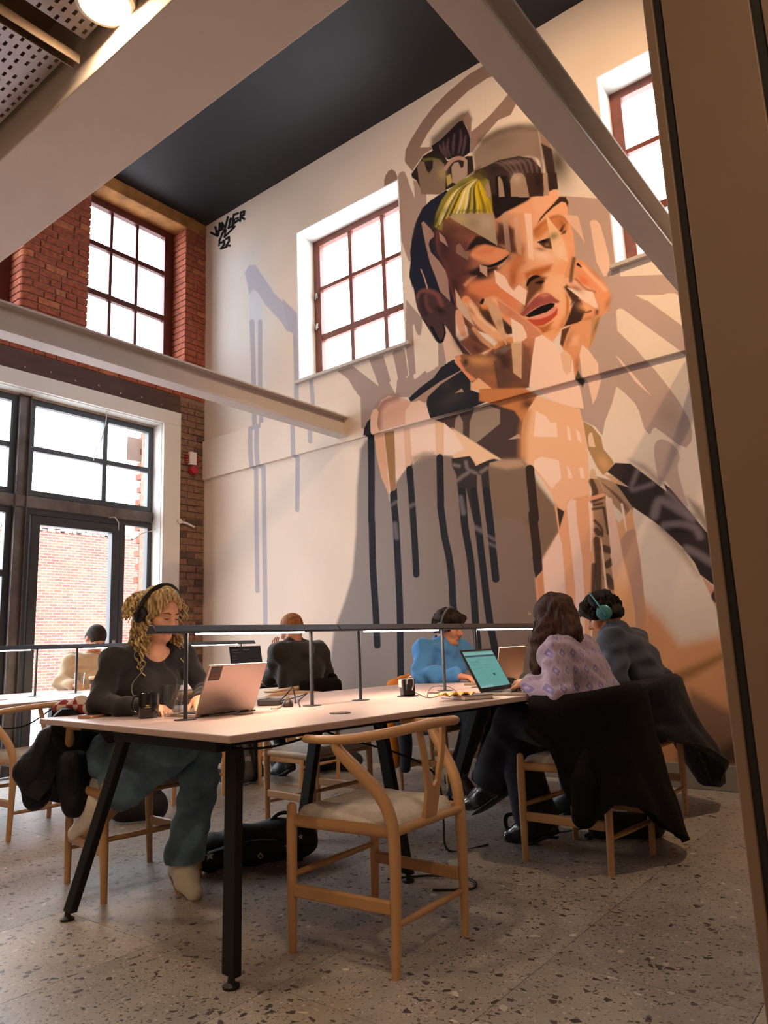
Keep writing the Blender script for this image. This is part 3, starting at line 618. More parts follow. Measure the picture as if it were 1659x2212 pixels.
    # --- leg column, tattoo sleeve, right strips
    poly(s2((430, 290), (550, 350), (590, 220), (840, 160), (900, 400), (920, 800), (900, 1200), (860, 1500), (900, 3600), (330, 3600), (210, 1160), (290, 1060), (290, 920), (480, 600)), '#e0a47a', 1.5)
    poly(s2((210, 1160), (290, 1070), (330, 1400), (330, 1800), (240, 1500)), '#c98a62', 4)
    for q, c in (((575, 300), (600, 235), (640, 210), (685, 225), (700, 500), (760, 900), (790, 1400), (800, 3000), (690, 3000), (680, 1300), (640, 900)), '#e9c7b2'), (((480, 610), (520, 750), (550, 1100), (570, 1500), (330, 1700), (290, 950)), '#e8c4b0'):
        poly(s2(*q), c, 1.2)
    stroke(s2((850, 250), (870, 500), (865, 830)), [3, 3, .8], '#ecccb6', 1)
    poly(s2((460, 310), (550, 360), (490, 565)), '#3c2e27', 1.5)
    poly(s2((855, -80), (940, -60), (1040, 150), (1080, 600), (1110, 1000), (1150, 1340), (1200, 3600), (880, 3600), (880, 1300), (920, 900), (900, 450)), '#a57f60', 1.2)
    for q, wd in ((((870, 0), (920, 120), (900, 190)), 6), (((880, 240), (1000, 190), (1030, 150)), 4), (((890, 330), (1010, 310)), 3), (((900, 280), (1000, 260)), 3), (((910, 470), (990, 560), (1000, 650)), 3), (((930, 580), (960, 620)), 6), (((1020, 320), (1070, 620)), 3), (((930, 700), (950, 1000), (960, 1400)), 7), (((1020, 800), (1080, 820)), 8), (((1050, 1000), (1110, 960)), 8), (((1060, 1150), (1120, 1250)), 9), (((900, 1000), (890, 1400)), 5)):
        stroke(s2(*q), wd, '#3b2a22', 2.5, .85)
    stroke(s2((985, 690), (1010, 900), (1050, 1300)), [1.2, 2, 2.5], '#e3bf9c', .8); stroke(s2((880, 200), (1020, 160)), 4, '#d99c72', 2)
    poly(s2((940, -60), (1150, 0), (1370, 300), (1350, 500), (1250, 400), (1120, 260), (1040, 150)), '#a58468', 2)
    for k in range(5): stroke(s2((1000+40*k, 20+30*k), (1120+45*k, 130+45*k), (1230+25*k, 240+50*k)), [1, 2.2, 1], '#6d5444', 1.5, .7)
    poly(s2((1200, 500), (1350, 320), (1400, 600), (1450, 900), (1520, 1548), (1600, 3600), (1200, 3600), (1150, 1300), (1130, 1000), (1140, 400)), '#dca678', 2)
    poly(s2((1040, 230), (1070, 190), (1115, 200), (1200, 650), (1260, 1000), (1350, 1340), (1450, 3000), (1230, 3000), (1150, 1340), (1090, 700)), '#e6c2aa', 1.2, grad=(s2((1150, 800))[0], s2((1250, 1350))[0], '#dba274'))
    stroke(s2((1235, 270), (1260, 420), (1290, 600)), [2.2, 2.6, .8], '#ecd0ba', .8)
    poly(s2((1290, 600), (1380, 560), (1400, 600), (1450, 900), (1520, 1548), (1600, 3400), (1480, 3400), (1390, 1548), (1340, 1250), (1240, 850), (1220, 700)), '#b88f78', 1.5)
    poly(r8((1010, 325), (1100, 370), (1190, 480), (1215, 600), (1300, 700), (1320, 740), (1250, 830), (1210, 860), (1150, 780), (1060, 600)), '#a88658', 1.5)
    poly(r8((1060, 480), (1075, 440), (1100, 435), (1135, 580), (1070, 575)), '#e2c0a4', 1); poly(r8((1080, 830), (1100, 790), (1130, 810), (1155, 900), (1085, 890)), '#d3ab88', 1); blob(r8((1220, 740))[0], 12, 20, -30, '#d7a070', .8)
    poly(r8((1215, 850), (1330, 870), (1460, 970), (1330, 940)), '#c7a07e', 1)
    # --- dark sleeve
    poly(s3((300, 270), (480, 330), (700, 540), (640, 560), (500, 420)), '#7d6b5c', 9, .7); poly(s3((960, 700), (1100, 800), (1280, 1100), (1280, 1250), (1050, 900)), '#6e5e50', 9, .8); poly(s3((600, 1000), (900, 1350), (1080, 1580), (950, 1300), (750, 1060)), '#8d6f55', 12, .7)
    poly(s3((60, 410), (150, 310), (320, 320), (560, 500), (735, 640), (692, 540), (760, 590), (940, 800), (1100, 1000), (1280, 1210), (1340, 1740), (1500, 1900), (1280, 1700), (1100, 1560), (1040, 1430), (900, 1250), (700, 1060), (560, 950), (340, 800), (200, 600), (150, 540), (300, 580)), '#352b2a', 1.2)
    for q, wd in ((((400, 400), (330, 600), (430, 590), (570, 545)), 4), (((590, 900), (640, 740), (760, 770), (900, 860), (1020, 930)), 9), (((700, 1020), (900, 1000), (1040, 1040), (1100, 1130)), 8), (((950, 1270), (1080, 1330), (1240, 1440)), 8), (((740, 640), (860, 760), (980, 900)), 6)):
        stroke(s3(*q), wd, '#85787a', 7, .7)
    blob(s3((830, 1060))[0], 26, 8, 5, '#241b1a', .9)
    poly(s3((1110, 1570), (1350, 1780), (1400, 1970), (1290, 1970), (1220, 1800), (1150, 1650)), '#cf9c80', 1.2); stroke(s3((1270, 1730), (1250, 1800), (1275, 1870)), [1, 5, 2], '#4b3730', 2)
    # --- warm lower right
    poly(s4((60, 100), (250, 300), (450, 560), (950, 450), (1120, 1400), (1130, 1900), (0, 1900), (0, 500)), '#cf9262', 18, .95)
    stroke(s4((350, 960), (700, 800), (940, 670)), [14, 10, 6], '#8a6338', 12, .85)
    poly(s4((560, 1050), (860, 1230), (1050, 1310), (1300, 1860), (400, 1900)), '#80634f', 14, .9); poly(s4((780, 1800), (1000, 1620), (1200, 1500), (1250, 1860), (800, 1880)), '#4a3a33', 16, .9)
    # --- signature
    T = '#1d1c20'
    for q, wd in ((((95, 490), (175, 530), (150, 420)), 2.0), (((190, 520), (205, 370), (230, 450), (180, 470)), 1.8), (((240, 440), (235, 365), (275, 430), (310, 290)), 1.9), (((275, 430), (230, 510)), 1.5), (((320, 430), (345, 310), (390, 330), (375, 400), (315, 430)), 1.9), (((440, 240), (385, 260), (365, 390), (440, 330)), 1.9), (((395, 320), (440, 300)), 1.6), (((465, 340), (480, 230), (520, 215), (515, 260), (470, 285), (520, 315)), 2.0), (((200, 600), (240, 500), (285, 455), (265, 545), (400, 410), (360, 420)), 1.7), (((205, 610), (195, 655)), 1.6), (((225, 620), (265, 590), (260, 640), (220, 695), (290, 670)), 1.9), (((285, 570), (325, 545), (325, 600), (290, 650), (335, 655)), 1.9)):
        stroke(s5(*q), wd*1.3, T, .7, sm=0)
    im = bpy.data.images.new('mural_paint', nx, nz, float_buffer=False)
    srgb = np.where(img <= .0031308, img*12.92, 1.055*np.power(np.maximum(img, 1e-6), 1/2.4)-.055)
    px = np.ones((nz, nx, 4), np.float32); px[..., :3] = np.clip(srgb, 0, 1)
    im.pixels.foreach_set(px.ravel()); im.update(); im.pack()
    return im
def mural_mat():
    m, nt, p = new_mat('mural_wall_paint'); N = nt.nodes; L = nt.links
    g = N.new('ShaderNodeNewGeometry'); sp = N.new('ShaderNodeSeparateXYZ'); L.new(g.outputs['Position'], sp.inputs[0])
    def rng(o, a, b):
        r = N.new('ShaderNodeMapRange'); r.clamp = True; r.inputs[1].default_value = a; r.inputs[2].default_value = b; L.new(o, r.inputs[0]); return r.outputs[0]
    cb = N.new('ShaderNodeCombineXYZ'); L.new(rng(sp.outputs[0], MX0, MX1), cb.inputs[0]); L.new(rng(sp.outputs[2], 0, MZ1), cb.inputs[1])
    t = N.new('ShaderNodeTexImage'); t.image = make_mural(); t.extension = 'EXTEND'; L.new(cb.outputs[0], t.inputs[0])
    L.new(t.outputs[0], p.inputs['Base Color']); p.inputs['Roughness'].default_value = .8; p.inputs['Specular IOR Level'].default_value = .12
    nb = N.new('ShaderNodeTexNoise'); nb.inputs['Scale'].default_value = 60; nb.inputs['Detail'].default_value = 5; L.new(g.outputs['Position'], nb.inputs[0])
    b = N.new('ShaderNodeBump'); b.inputs['Strength'].default_value = .12; b.inputs['Distance'].default_value = .004; L.new(nb.outputs[0], b.inputs['Height']); L.new(b.outputs[0], p.inputs['Normal'])
    return m
m_mural = mural_mat()
# ------------------------------------------------------------------ room dimensions
XC, YW, HC = -6.59, 5.15, 6.14       # brick wall face, mural wall face, high ceiling
XR, YF = 3.0, -3.2                   # the unseen right and front walls
SOF, SY0, SY1, LOWC = 3.20, 1.28, 1.68, 3.35

m_white = M('white_paint', '#dcd8d3', .55, bump=.05, bscale=90)
m_soffit = M('soffit_plaster', '#dccfc5', .8, var=.03, vscale=3, bump=.05, bscale=120)
m_black_ceiling = M('black_ceiling_paint', '#15151a', .6, var=.05)
m_mortar = M('old_mortar', '#8c7263', .95, var=.3, vscale=20, bump=.6, bscale=120)
m_mortar_low = M('grey_mortar', '#7b6e64', .95, var=.3, vscale=20, bump=.6, bscale=120)
m_redframe = M('dark_red_timber', '#5a2622', .4, var=.15, vscale=14, bump=.05)
m_brownframe = M('red_brown_timber', '#6e3a2c', .38, var=.2, vscale=14, bump=.05)
m_pane = glass_mat('window_glass')
m_anthracite = M('anthracite_frame', '#3f4650', .4)
m_doorframe = M('charcoal_frame', '#2f3036', .45)
m_steel = M('raw_steel', '#6a6260', .5, metal=.5, var=.35, vscale=6, bump=.1)
m_timber_dark = M('weathered_lintel', '#4a2f27', .7, var=.4, vscale=6, stretch=(1, .3, 1), bump=.3, bscale=30)
m_plaster_orange = M('raw_plaster_timber', '#a8743f', .8, var=.45, vscale=5, bump=.3, bscale=30)
m_beam = M('white_beam_paint', '#c9c0bd', .45, var=.03)
m_base = M('baseboard_grey', '#8b837c', .5)
m_wallplain = M('warm_wall_paint', '#cbb9a6', .8)

def terrazzo():
    m, nt, p = new_mat('terrazzo_tile'); N = nt.nodes; L = nt.links
    g = N.new('ShaderNodeNewGeometry'); oi = N.new('ShaderNodeObjectInfo')
    ml = N.new('ShaderNodeMath'); ml.operation = 'MULTIPLY'; ml.inputs[1].default_value = 37.0
    L.new(oi.outputs['Random'], ml.inputs[0])
    ad = N.new('ShaderNodeVectorMath'); ad.operation = 'ADD'; L.new(g.outputs['Position'], ad.inputs[0]); L.new(ml.outputs[0], ad.inputs[1])
    P = ad.outputs[0]
    def noise(s, d=4):
        n = N.new('ShaderNodeTexNoise'); n.inputs['Scale'].default_value = s; n.inputs['Detail'].default_value = d; L.new(P, n.inputs[0]); return n.outputs[0]
    def rng(v, a, b, c=0., d=1.):
        r = N.new('ShaderNodeMapRange'); r.inputs[1].default_value = a; r.inputs[2].default_value = b; r.inputs[3].default_value = c; r.inputs[4].default_value = d; L.new(v, r.inputs[0]); return r.outputs[0]
    def mix(f, a, b):
        x = N.new('ShaderNodeMix'); x.data_type = 'RGBA'
        L.new(f, x.inputs[0])
        for k, c in ((6, a), (7, b)):
            if isinstance(c, tuple): x.inputs[k].default_value = (*c, 1)
            else: L.new(c, x.inputs[k])
        return x.outputs[2]
    def mul(a, b):
        x = N.new('ShaderNodeMath'); x.operation = 'MULTIPLY'; L.new(a, x.inputs[0]); L.new(b, x.inputs[1]); return x.outputs[0]
    col = mix(rng(noise(5), .35, .65), hexc('#979089'), hexc('#a9a099'))
    col = mix(rng(noise(240, 2), .5, .66, 0, .5), col, hexc('#837b75'))
    wob = N.new('ShaderNodeTexNoise'); wob.inputs['Scale'].default_value = 30; L.new(P, wob.inputs[0])
    sc = N.new('ShaderNodeVectorMath'); sc.operation = 'SCALE'; sc.inputs[3].default_value = .012; L.new(wob.outputs[1], sc.inputs[0])
    ad2 = N.new('ShaderNodeVectorMath'); ad2.operation = 'ADD'; L.new(P, ad2.inputs[0]); L.new(sc.outputs[0], ad2.inputs[1]); PW = ad2.outputs[0]
    def chips(scale, pick0, pick1, edge, colr):
        nonlocal col
        v = N.new('ShaderNodeTexVoronoi'); v.voronoi_dimensions = '2D'; v.inputs['Scale'].default_value = scale; L.new(PW, v.inputs[0])
        e = N.new('ShaderNodeTexVoronoi'); e.voronoi_dimensions = '2D'; e.feature = 'DISTANCE_TO_EDGE'; e.inputs['Scale'].default_value = scale; L.new(PW, e.inputs[0])
        sp = N.new('ShaderNodeSeparateColor'); L.new(v.outputs['Color'], sp.inputs[0])
        a = N.new('ShaderNodeMath'); a.operation = 'GREATER_THAN'; a.inputs[1].default_value = pick0; L.new(sp.outputs[0], a.inputs[0])
        b = N.new('ShaderNodeMath'); b.operation = 'LESS_THAN'; b.inputs[1].default_value = pick1; L.new(sp.outputs[0], b.inputs[0])
        c = N.new('ShaderNodeMath'); c.operation = 'GREATER_THAN'; c.inputs[1].default_value = edge; L.new(e.outputs['Distance'], c.inputs[0])
        f = mul(mul(a.outputs[0], b.outputs[0]), c.outputs[0])
        cc = mix(sp.outputs[1], colr[0], colr[1])
        col = mix(f, col, cc)
    chips(150, .0, .10, .12, (hexc('#5d5652'), hexc('#75655a')))
    chips(120, .92, .97, .10, (hexc('#bfb7af'), hexc('#b0a69d')))
    chips(75, .0, .055, .12, (hexc('#4c494c'), hexc('#6a5648')))
    chips(40, .0, .05, .14, (hexc('#3c3b40'), hexc('#5a4c46')))
    chips(40, .5, .508, .14, (hexc('#cdc5bd'), hexc('#c0b8b0')))
    hs = N.new('ShaderNodeHueSaturation'); L.new(rng(oi.outputs['Random'], 0, 1, .88, 1.1), hs.inputs['Value']); L.new(col, hs.inputs['Color'])
    L.new(hs.outputs[0], p.inputs['Base Color'])
    p.inputs['Roughness'].default_value = .42
    return m
m_terrazzo = terrazzo()

# ------------------------------------------------------------------ floor
fl = struct(MB().b2((XC-.25, YF, -.2), (XR, YW+.3, -.012)).build('floor', M('grout', '#6b645f', .9)))
tw, tl = .60, 1.20
tile_me = None
for i in range(-1, 16):
    for j in range(-1, 8):
        x0 = XC+.02+i*tw; y0 = YF+.05+j*tl+(0.6 if i % 2 else 0)
        x1, y1 = x0+tw-.002, y0+tl-.002
        if x0 < XC-.2 or x1 > XR+.1 or y0 < YF-.6: continue
        y1 = min(y1, YW+.02)
        if y1-y0 < .1: continue
        o = MB().b2((0, 0, -.012), (x1-x0, y1-y0, 0)).build('tile', m_terrazzo, fl, fix=False)
        o.location = (x0, y0, 0)

# ------------------------------------------------------------------ mural wall
def wall_xz(holes, x0, x1, z0, z1, ya, yb):
    """wall in the xz plane with rectangular holes, one grid mesh"""
    xs = sorted({x0, x1, *[h[0] for h in holes], *[h[1] for h in holes]}); zs = sorted({z0, z1, *[h[2] for h in holes], *[h[3] for h in holes]})
    solid = lambda i, k: 0 <= i < len(xs)-1 and 0 <= k < len(zs)-1 and not any(h[0] <= (xs[i]+xs[i+1])/2 <= h[1] and h[2] <= (zs[k]+zs[k+1])/2 <= h[3] for h in holes)
    mb = MB(); ids = {}
    def vid(i, k, s):
        if (i, k, s) not in ids:
            ids[(i, k, s)] = len(mb.v); mb.v.append((xs[i], ya if s == 0 else yb, zs[k]))
        return ids[(i, k, s)]
    for i in range(len(xs)-1):
        for k in range(len(zs)-1):
            if not solid(i, k): continue
            mb.f.append((vid(i, k, 0), vid(i+1, k, 0), vid(i+1, k+1, 0), vid(i, k+1, 0)))
            mb.f.append((vid(i, k, 1), vid(i, k+1, 1), vid(i+1, k+1, 1), vid(i+1, k, 1)))
            if not solid(i-1, k): mb.f.append((vid(i, k, 0), vid(i, k+1, 0), vid(i, k+1, 1), vid(i, k, 1)))
            if not solid(i+1, k): mb.f.append((vid(i+1, k, 0), vid(i+1, k, 1), vid(i+1, k+1, 1), vid(i+1, k+1, 0)))
            if not solid(i, k-1): mb.f.append((vid(i, k, 0), vid(i, k, 1), vid(i+1, k, 1), vid(i+1, k, 0)))
            if not solid(i, k+1): mb.f.append((vid(i, k+1, 0), vid(i+1, k+1, 0), vid(i+1, k+1, 1), vid(i, k+1, 1)))
    return mb
W1 = (-5.055, -3.67, 3.725, 5.415); W2 = (-1.69, -.305, 3.755, 5.395)
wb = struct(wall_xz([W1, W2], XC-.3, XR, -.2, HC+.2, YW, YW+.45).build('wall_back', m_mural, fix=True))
wb['label'] = 'pale plaster wall with a large painted mural of a woman resting her face on her hands'
band = struct(MB().b2((XC, YW-.035, 2.94), (XR, YW+.01, 3.395)).build('trim_1', m_mural, bevel=.004), 'shallow boxed band running across the mural wall')
struct(MB().b2((XC, YW-.018, 0), (XR, YW+.01, .157)).build('baseboard_back', m_base, bevel=.004))

def framed_window(name, axis, u0, u1, z0, z1, plane, dep, fw, ubars, zbars, bw, mat, label, inner=None):
    """axis: normal axis (0 or 1). u along the wall. frame sits plane..plane+dep (sign gives outward)"""
    t = bpy.data.objects.new(name, None); COL.objects.link(t); t.location = (0, 0, 0); struct(t, label)
    sgn = 1 if dep > 0 else -1
    MB().ring((u0, z0), (u1, z1), fw, axis, plane, plane+dep).build('window_frame', mat, t, bevel=.006)
    def bar(a, b, c, d, o0, o1, nm):
        lo = [0, 0, 0]; hi = [0, 0, 0]; k = 1-axis
        lo[k], hi[k] = a, b; lo[2], hi[2] = c, d; lo[axis], hi[axis] = min(o0, o1), max(o0, o1)
        return MB().b2(lo, hi).build(nm, mat, t, bevel=.004)
    for (u, w) in ubars: bar(u-w/2, u+w/2, z0+.02, z1-.02, plane+dep*.2, plane+dep*.8, 'glazing_bar')
    for (z, w) in zbars: bar(u0+.02, u1-.02, z-w/2, z+w/2, plane+dep*.15, plane+dep*.85, 'glazing_bar')
    us = [u0+fw*.6]+[u for u, _ in ubars]+[u1-fw*.6]; zs = [z0+fw*.6]+[z for z, _ in zbars]+[z1-fw*.6]
    for a, b in zip(us, us[1:]):
        for c, d in zip(zs, zs[1:]):
            lo = [0, 0, 0]; hi = [0, 0, 0]; k = 1-axis
            lo[k], hi[k] = a+.004, b-.004; lo[2], hi[2] = c+.004, d-.004; pm = plane+dep*.5; lo[axis], hi[axis] = pm-.003, pm+.003
            MB().b2(lo, hi).build('pane', m_pane, t)
    return t
for n, (W, xa) in enumerate(((W1, -5.055), (W2, -1.69))):
    off = W[0]-W1[0]
    t = framed_window('window_%d' % (n+1), 1, W[0], W[1], W[2]+.06, W[3]+.02, YW+.25, .07, .10,
        [(-4.535+off, .045), (-4.095+off, .045)], [(4.83, .04), (4.265, .07)], .04, m_brownframe,
        ['red-brown timber window of nine panes beside the mural face', 'red-brown timber window high on the mural wall behind the white beam'][n])
    MB().ring((W[0]-.001, W[2]-.001), (W[1]+.001, W[3]+.001), .012, 1, YW-.003, YW+.26).build('reveal_lining', m_white, t)
    MB().b2((W[0]-.035, YW-.045, W[2]-.028), (W[1]+.06, YW+.26, W[2]+.004)).build('window_sill', M('sill_paint', '#b3a79d', .5), t, bevel=.004)
    for z in (4.75, 4.40) if n == 0 else (4.75,):
        MB().b2((W[0]+.05, YW+.225, z-.03), (W[0]+.07, YW+.255, z+.03)).tube([(W[0]+.06, YW+.235, z), (W[0]+.06, YW+.215, z), (W[0]+.06, YW+.215, z-.05)], .006, 6).build('window_handle', M('pewter', '#b5aeb0', .3, metal=.9), t)
# ------------------------------------------------------------------ brick wall
DOOR = (1.50, 4.586, -.2, 3.50); WA = (3.66, 4.857, 4.12, 6.0); WBr = (1.80, 2.985, 4.12, 6.0)
wl_mb = wall_xz([(1.50, 4.60, -.2, 3.515), (3.645, 4.87, 4.12, 6.02), (1.785, 3.04, 4.12, 6.02)], YF, YW+.45, -.2, HC+.2, XC-.014, XC-.42)  # unseen near bays closed as solid wall to cut the daylight
wl_mb.v = [(v[1], v[0], v[2]) for v in wl_mb.v]
wl = struct(wl_mb.build('wall_left', m_mortar))
wl['label'] = 'old red brick wall with deep window openings'
def brickmat(name, cols, rough=.9):
    m, nt, p = new_mat(name); N = nt.nodes; L = nt.links
    oi = N.new('ShaderNodeObjectInfo'); g = N.new('ShaderNodeTexCoord')
    cr = N.new('ShaderNodeValToRGB'); cr.color_ramp.interpolation = 'CONSTANT'
    for i, c in enumerate(cols):
        e = cr.color_ramp.elements[i] if i < 2 else cr.color_ramp.elements.new(0)
        e.position = i/len(cols); e.color = (*hexc(c), 1)
    L.new(oi.outputs['Random'], cr.inputs[0])
    nz = N.new('ShaderNodeTexNoise'); nz.inputs['Scale'].default_value = 22; nz.inputs['Detail'].default_value = 6
    gp = N.new('ShaderNodeNewGeometry'); L.new(gp.outputs['Position'], nz.inputs[0])
    mr = N.new('ShaderNodeMapRange'); mr.inputs[1].default_value = .3; mr.inputs[2].default_value = .7; mr.inputs[3].default_value = .62; mr.inputs[4].default_value = 1.25; L.new(nz.outputs[0], mr.inputs[0])
    hs = N.new('ShaderNodeHueSaturation'); L.new(mr.outputs[0], hs.inputs['Value']); L.new(cr.outputs[0], hs.inputs['Color'])
    L.new(hs.outputs[0], p.inputs['Base Color']); p.inputs['Roughness'].default_value = rough
    nb = N.new('ShaderNodeTexNoise'); nb.inputs['Scale'].default_value = 90; nb.inputs['Detail'].default_value = 6; L.new(gp.outputs['Position'], nb.inputs[0])
    b = N.new('ShaderNodeBump'); b.inputs['Strength'].default_value = .8; b.inputs['Distance'].default_value = .008; L.new(nb.outputs[0], b.inputs['Height']); L.new(b.outputs[0], p.inputs['Normal'])
    return m
m_brick = brickmat('red_brick', ['#a3553d', '#94492f', '#ab5c3c', '#b46644', '#80412f', '#9c5038', '#b86d48', '#6f4238'])
m_brick_low = brickmat('sooty_brick', ['#83614f', '#8f634c', '#73543f', '#a58e7a', '#7c5846', '#bfae9c', '#5c463c', '#86604a'])
NB = [0]
bw_, bh_ = .225, .075
def brick(y0, y1, z0, dep, mat, face=XC, rnd=False):
    NB[0] += 1
    j = random.uniform(-.004, .005)
    h = bh_-.012
    mb = MB()
    if rnd:   # bullnose on the low-y corner
        r = .055; pts = [(face-dep, y0)]
        for k in range(6):
            a = PI*1.5-k*PI/10
            pts.append((face-r-r*math.cos(PI-(k*PI/10+PI/2))*1 if False else face-r+r*math.sin(k*PI/10), y0+r-r*math.cos(k*PI/10)))
        pts += [(face, y1), (face-dep, y1)]
        mb.prism(pts, 0, h, 2)
        o = mb.build('brick', mat, wl, bevel=.004); o.location = (j, 0, z0)
    else:
        mb.b2((-dep, 0, 0), (0, y1-y0, h)); o = mb.build('brick', mat, wl, bevel=.005); o.location = (face+j, y0, z0)
        o.rotation_euler = (random.uniform(-.012, .012), 0, random.uniform(-.012, .012))
    return o
for c in range(0, 31):
    z = 3.87+c*bh_
    off = [0, .5, .25, .75][c % 4]
    # pier between the two upper windows and the band below the windows
    ys = []
    if z+bh_ <= 4.15: spans = [(1.9, 5.15)]
    elif z < 5.98: spans = [(2.985, 3.66), (4.857, 5.15)]
    else: spans = [(4.857, 5.15)]
    for a, b in spans:
        y = a; first = True
        step0 = bw_*(off if off else 1)
        while y < b-.01:
            w = step0 if first else bw_
            if first and step0 < .08: w = step0+bw_*.5
            if random.random() < .22 and not first: w = bw_*.5
            y1 = min(b, y+w)
            if b-y1 < .07: y1 = b
            dep = .27 if (y1 >= b-1e-6 and b == 3.66) or (first and a in (4.857, 2.985)) else .09
            brick(y, y1-(.011 if y1 < b else 0), z, dep, m_brick, rnd=(first and a == 2.985))
            y = y1; first = False
for c in range(0, 51):
    z = .005+c*bh_
    if z+bh_ > 3.87: break
    y = 4.805; k = 0
    while y < 5.14:
        w = (bw_ if (c+k) % 2 else bw_*.5)*random.uniform(.9, 1.1); y1 = min(5.15, y+w)
        if 5.15-y1 < .06: y1 = 5.15
        brick(y, y1-.011, z, .09, m_brick_low); y = y1; k += 1
# weathered lintel plate with bolts above the white surround, and the raw head over the upper windows
lt = MB().b2((XC-.1, 1.3, 3.655), (XC+.012, 4.80, 3.855)).build('lintel', m_timber_dark, wl, bevel=.006)
for k in range(9):
    MB().tube([(XC+.008, 2.55+k*.25, 3.70+.02*(k % 2)), (XC+.020, 2.55+k*.25, 3.70+.02*(k % 2))], .009, 8).build('bolt', M('bolt_steel', '#8d8078', .4, metal=.8), lt)
MB().b2((XC-.28, 1.7, 5.985), (XC+.006, 5.15, HC)).build('window_head', m_plaster_orange, wl, bevel=.01)

for n, (W, lab) in enumerate(((WA, 'dark red timber window in the brick wall nearest the mural corner'), (WBr, 'dark red timber window partly hidden behind the lowered soffit'))):
    yo = W[0]-WA[0]
    framed_window('window_%d' % (n+3), 0, W[0]-.01, W[1]+.01, W[2], W[3]+.03, XC-.24, -.08, .13 if n == 0 else .13,
        [(4.055+yo, .035), (4.377+yo, .035)], [(5.44, .055), (4.87, .065)], .04, m_redframe, lab)
# white surround of the glazed screen
YD = 4.586
tr = bpy.data.objects.new('trim_2', None); COL.objects.link(tr); struct(tr, 'white boxed surround of the glazed entrance screen')
MB().b2((XC-.02, YD, 0), (XC+.022, 4.805, 3.50)).build('upright_board', m_white, tr, bevel=.004)
MB().b2((XC-.02, 1.3, 3.50), (XC+.022, 4.805, 3.655)).build('head_board', m_white, tr, bevel=.004)
MB().b2((XC-.20, YD-.004, 0), (XC-.02, YD+.02, 3.50)).build('side_lining', m_white, tr)
MB().b2((XC-.15, 1.5, 3.496), (XC-.02, YD+.02, 3.52)).build('head_lining', m_white, tr)
MB().b2((XC-.22, 1.5, 3.478), (XC-.155, YD, 3.53)).build('raw_packer', M('raw_packer', '#b7a691', .8, var=.2, bump=.4), tr)

# glazed screen with door
XG = -6.79
scr = bpy.data.objects.new('window_5', None); COL.objects.link(scr); struct(scr, 'tall dark framed glazed screen with steel mullions')
def glz(y0, y1, z0, z1, fw, ub, zb, mat=m_anthracite, dep=-.07, x=XG+.03):
    MB().ring((y0, z0), (y1, z1), fw, 0, x, x+dep).build('frame', mat, scr, bevel=.006)
    for (u, w) in ub: MB().b2((x+dep*.9, u-w/2, z0+.02), (x+dep*.05, u+w/2, z1-.02)).build('glazing_bar', mat, scr, bevel=.004)
    for (z, w) in zb: MB().b2((x+dep*.85, y0+.02, z-w/2), (x+dep*.1, y1-.02, z+w/2)).build('glazing_bar', mat, scr, bevel=.004)
    us = [y0+fw*.7]+[u for u, _ in ub]+[y1-fw*.7]; zs = [z0+fw*.7]+[z for z, _ in zb]+[z1-fw*.7]
    for a, b in zip(us, us[1:]):
        for c, d in zip(zs, zs[1:]):
            MB().b2((x+dep*.5-.004, a+.003, c+.003), (x+dep*.5+.004, b-.003, d-.003)).build('pane', m_pane, scr)
for y in (3.15, 1.55):
    mb = MB().b2((XG-.03, y-.055, 0), (XG+.075, y-.047, 3.49)).b2((XG-.03, y+.047, 0), (XG+.075, y+.055, 3.49)).b2((XG+.0, y-.05, 0), (XG+.045, y+.05, 3.49))
    mb.build('steel_post', m_steel, scr, bevel=.003)
MB().b2((XG-.03, 1.5, 2.405), (XG+.06, YD, 2.515)).build('steel_rail', m_steel, scr, bevel=.004)
glz(3.205, YD-.005, 2.52, 3.478, .06, [(4.01, .05)], [(2.99, .05)])
glz(1.61, 3.095, 2.52, 3.478, .06, [(2.35, .05)], [(2.99, .05)])
glz(1.61, 3.095, .02, 2.40, .06, [], [(1.78, .06)], m_doorframe)
glz(4.215, YD-.005, .02, 2.40, .05, [], [], m_doorframe)
# the door leaf
dr = bpy.data.objects.new('door_1', None); COL.objects.link(dr); struct(dr, 'charcoal framed glass door leading outside')
MB().ring((3.205, .0), (4.225, 2.40), (.05, .03, .0, .06), 0, XG+.04, XG-.05).build('door_frame', m_doorframe, dr, bevel=.005)
MB().ring((3.265, .01), (4.185, 2.335), (.085, .085, .12, .085), 0, XG+.055, XG-.02).build('door_leaf', m_doorframe, dr, bevel=.006)
MB().b2((XG+.012, 3.345, .12), (XG+.020, 4.105, 2.255)).build('pane', m_pane, dr)
MB().b2((XG+.055, 4.125, .98), (XG+.068, 4.16, 1.16)).tube([(XG+.06, 4.14, 1.08), (XG+.11, 4.14, 1.08), (XG+.11, 4.03, 1.08)], .009, 8).build('door_handle', M('satin_steel', '#a9a6a4', .3, metal=.9), dr)

# ------------------------------------------------------------------ high ceiling, upper wall, perforated ceiling
struct(MB().b2((XC-.3, SY1, HC), (XR, YW+.3, HC+.15)).build('ceiling', m_black_ceiling))
struct(MB().b2((XC, SY0, SOF), (XR, SY1, HC+.1)).build('wall_upper', m_soffit, bevel=.006), 'deep pale downstand wall crossing the room above head height')
struct(MB().b2((XR, YF, -.2), (XR+.2, YW+.3, HC+.2)).build('wall_right', m_wallplain))
struct(MB().b2((XC-.3, YF-.2, -.2), (XR+.2, YF, LOWC+.4)).build('wall_front', m_wallplain))
struct(MB().b2((XC-.3, YF, LOWC+.28), (XR, SY0, LOWC+.4)).build('ceiling_slab', M('slab_grey', '#8a7358', .9)))
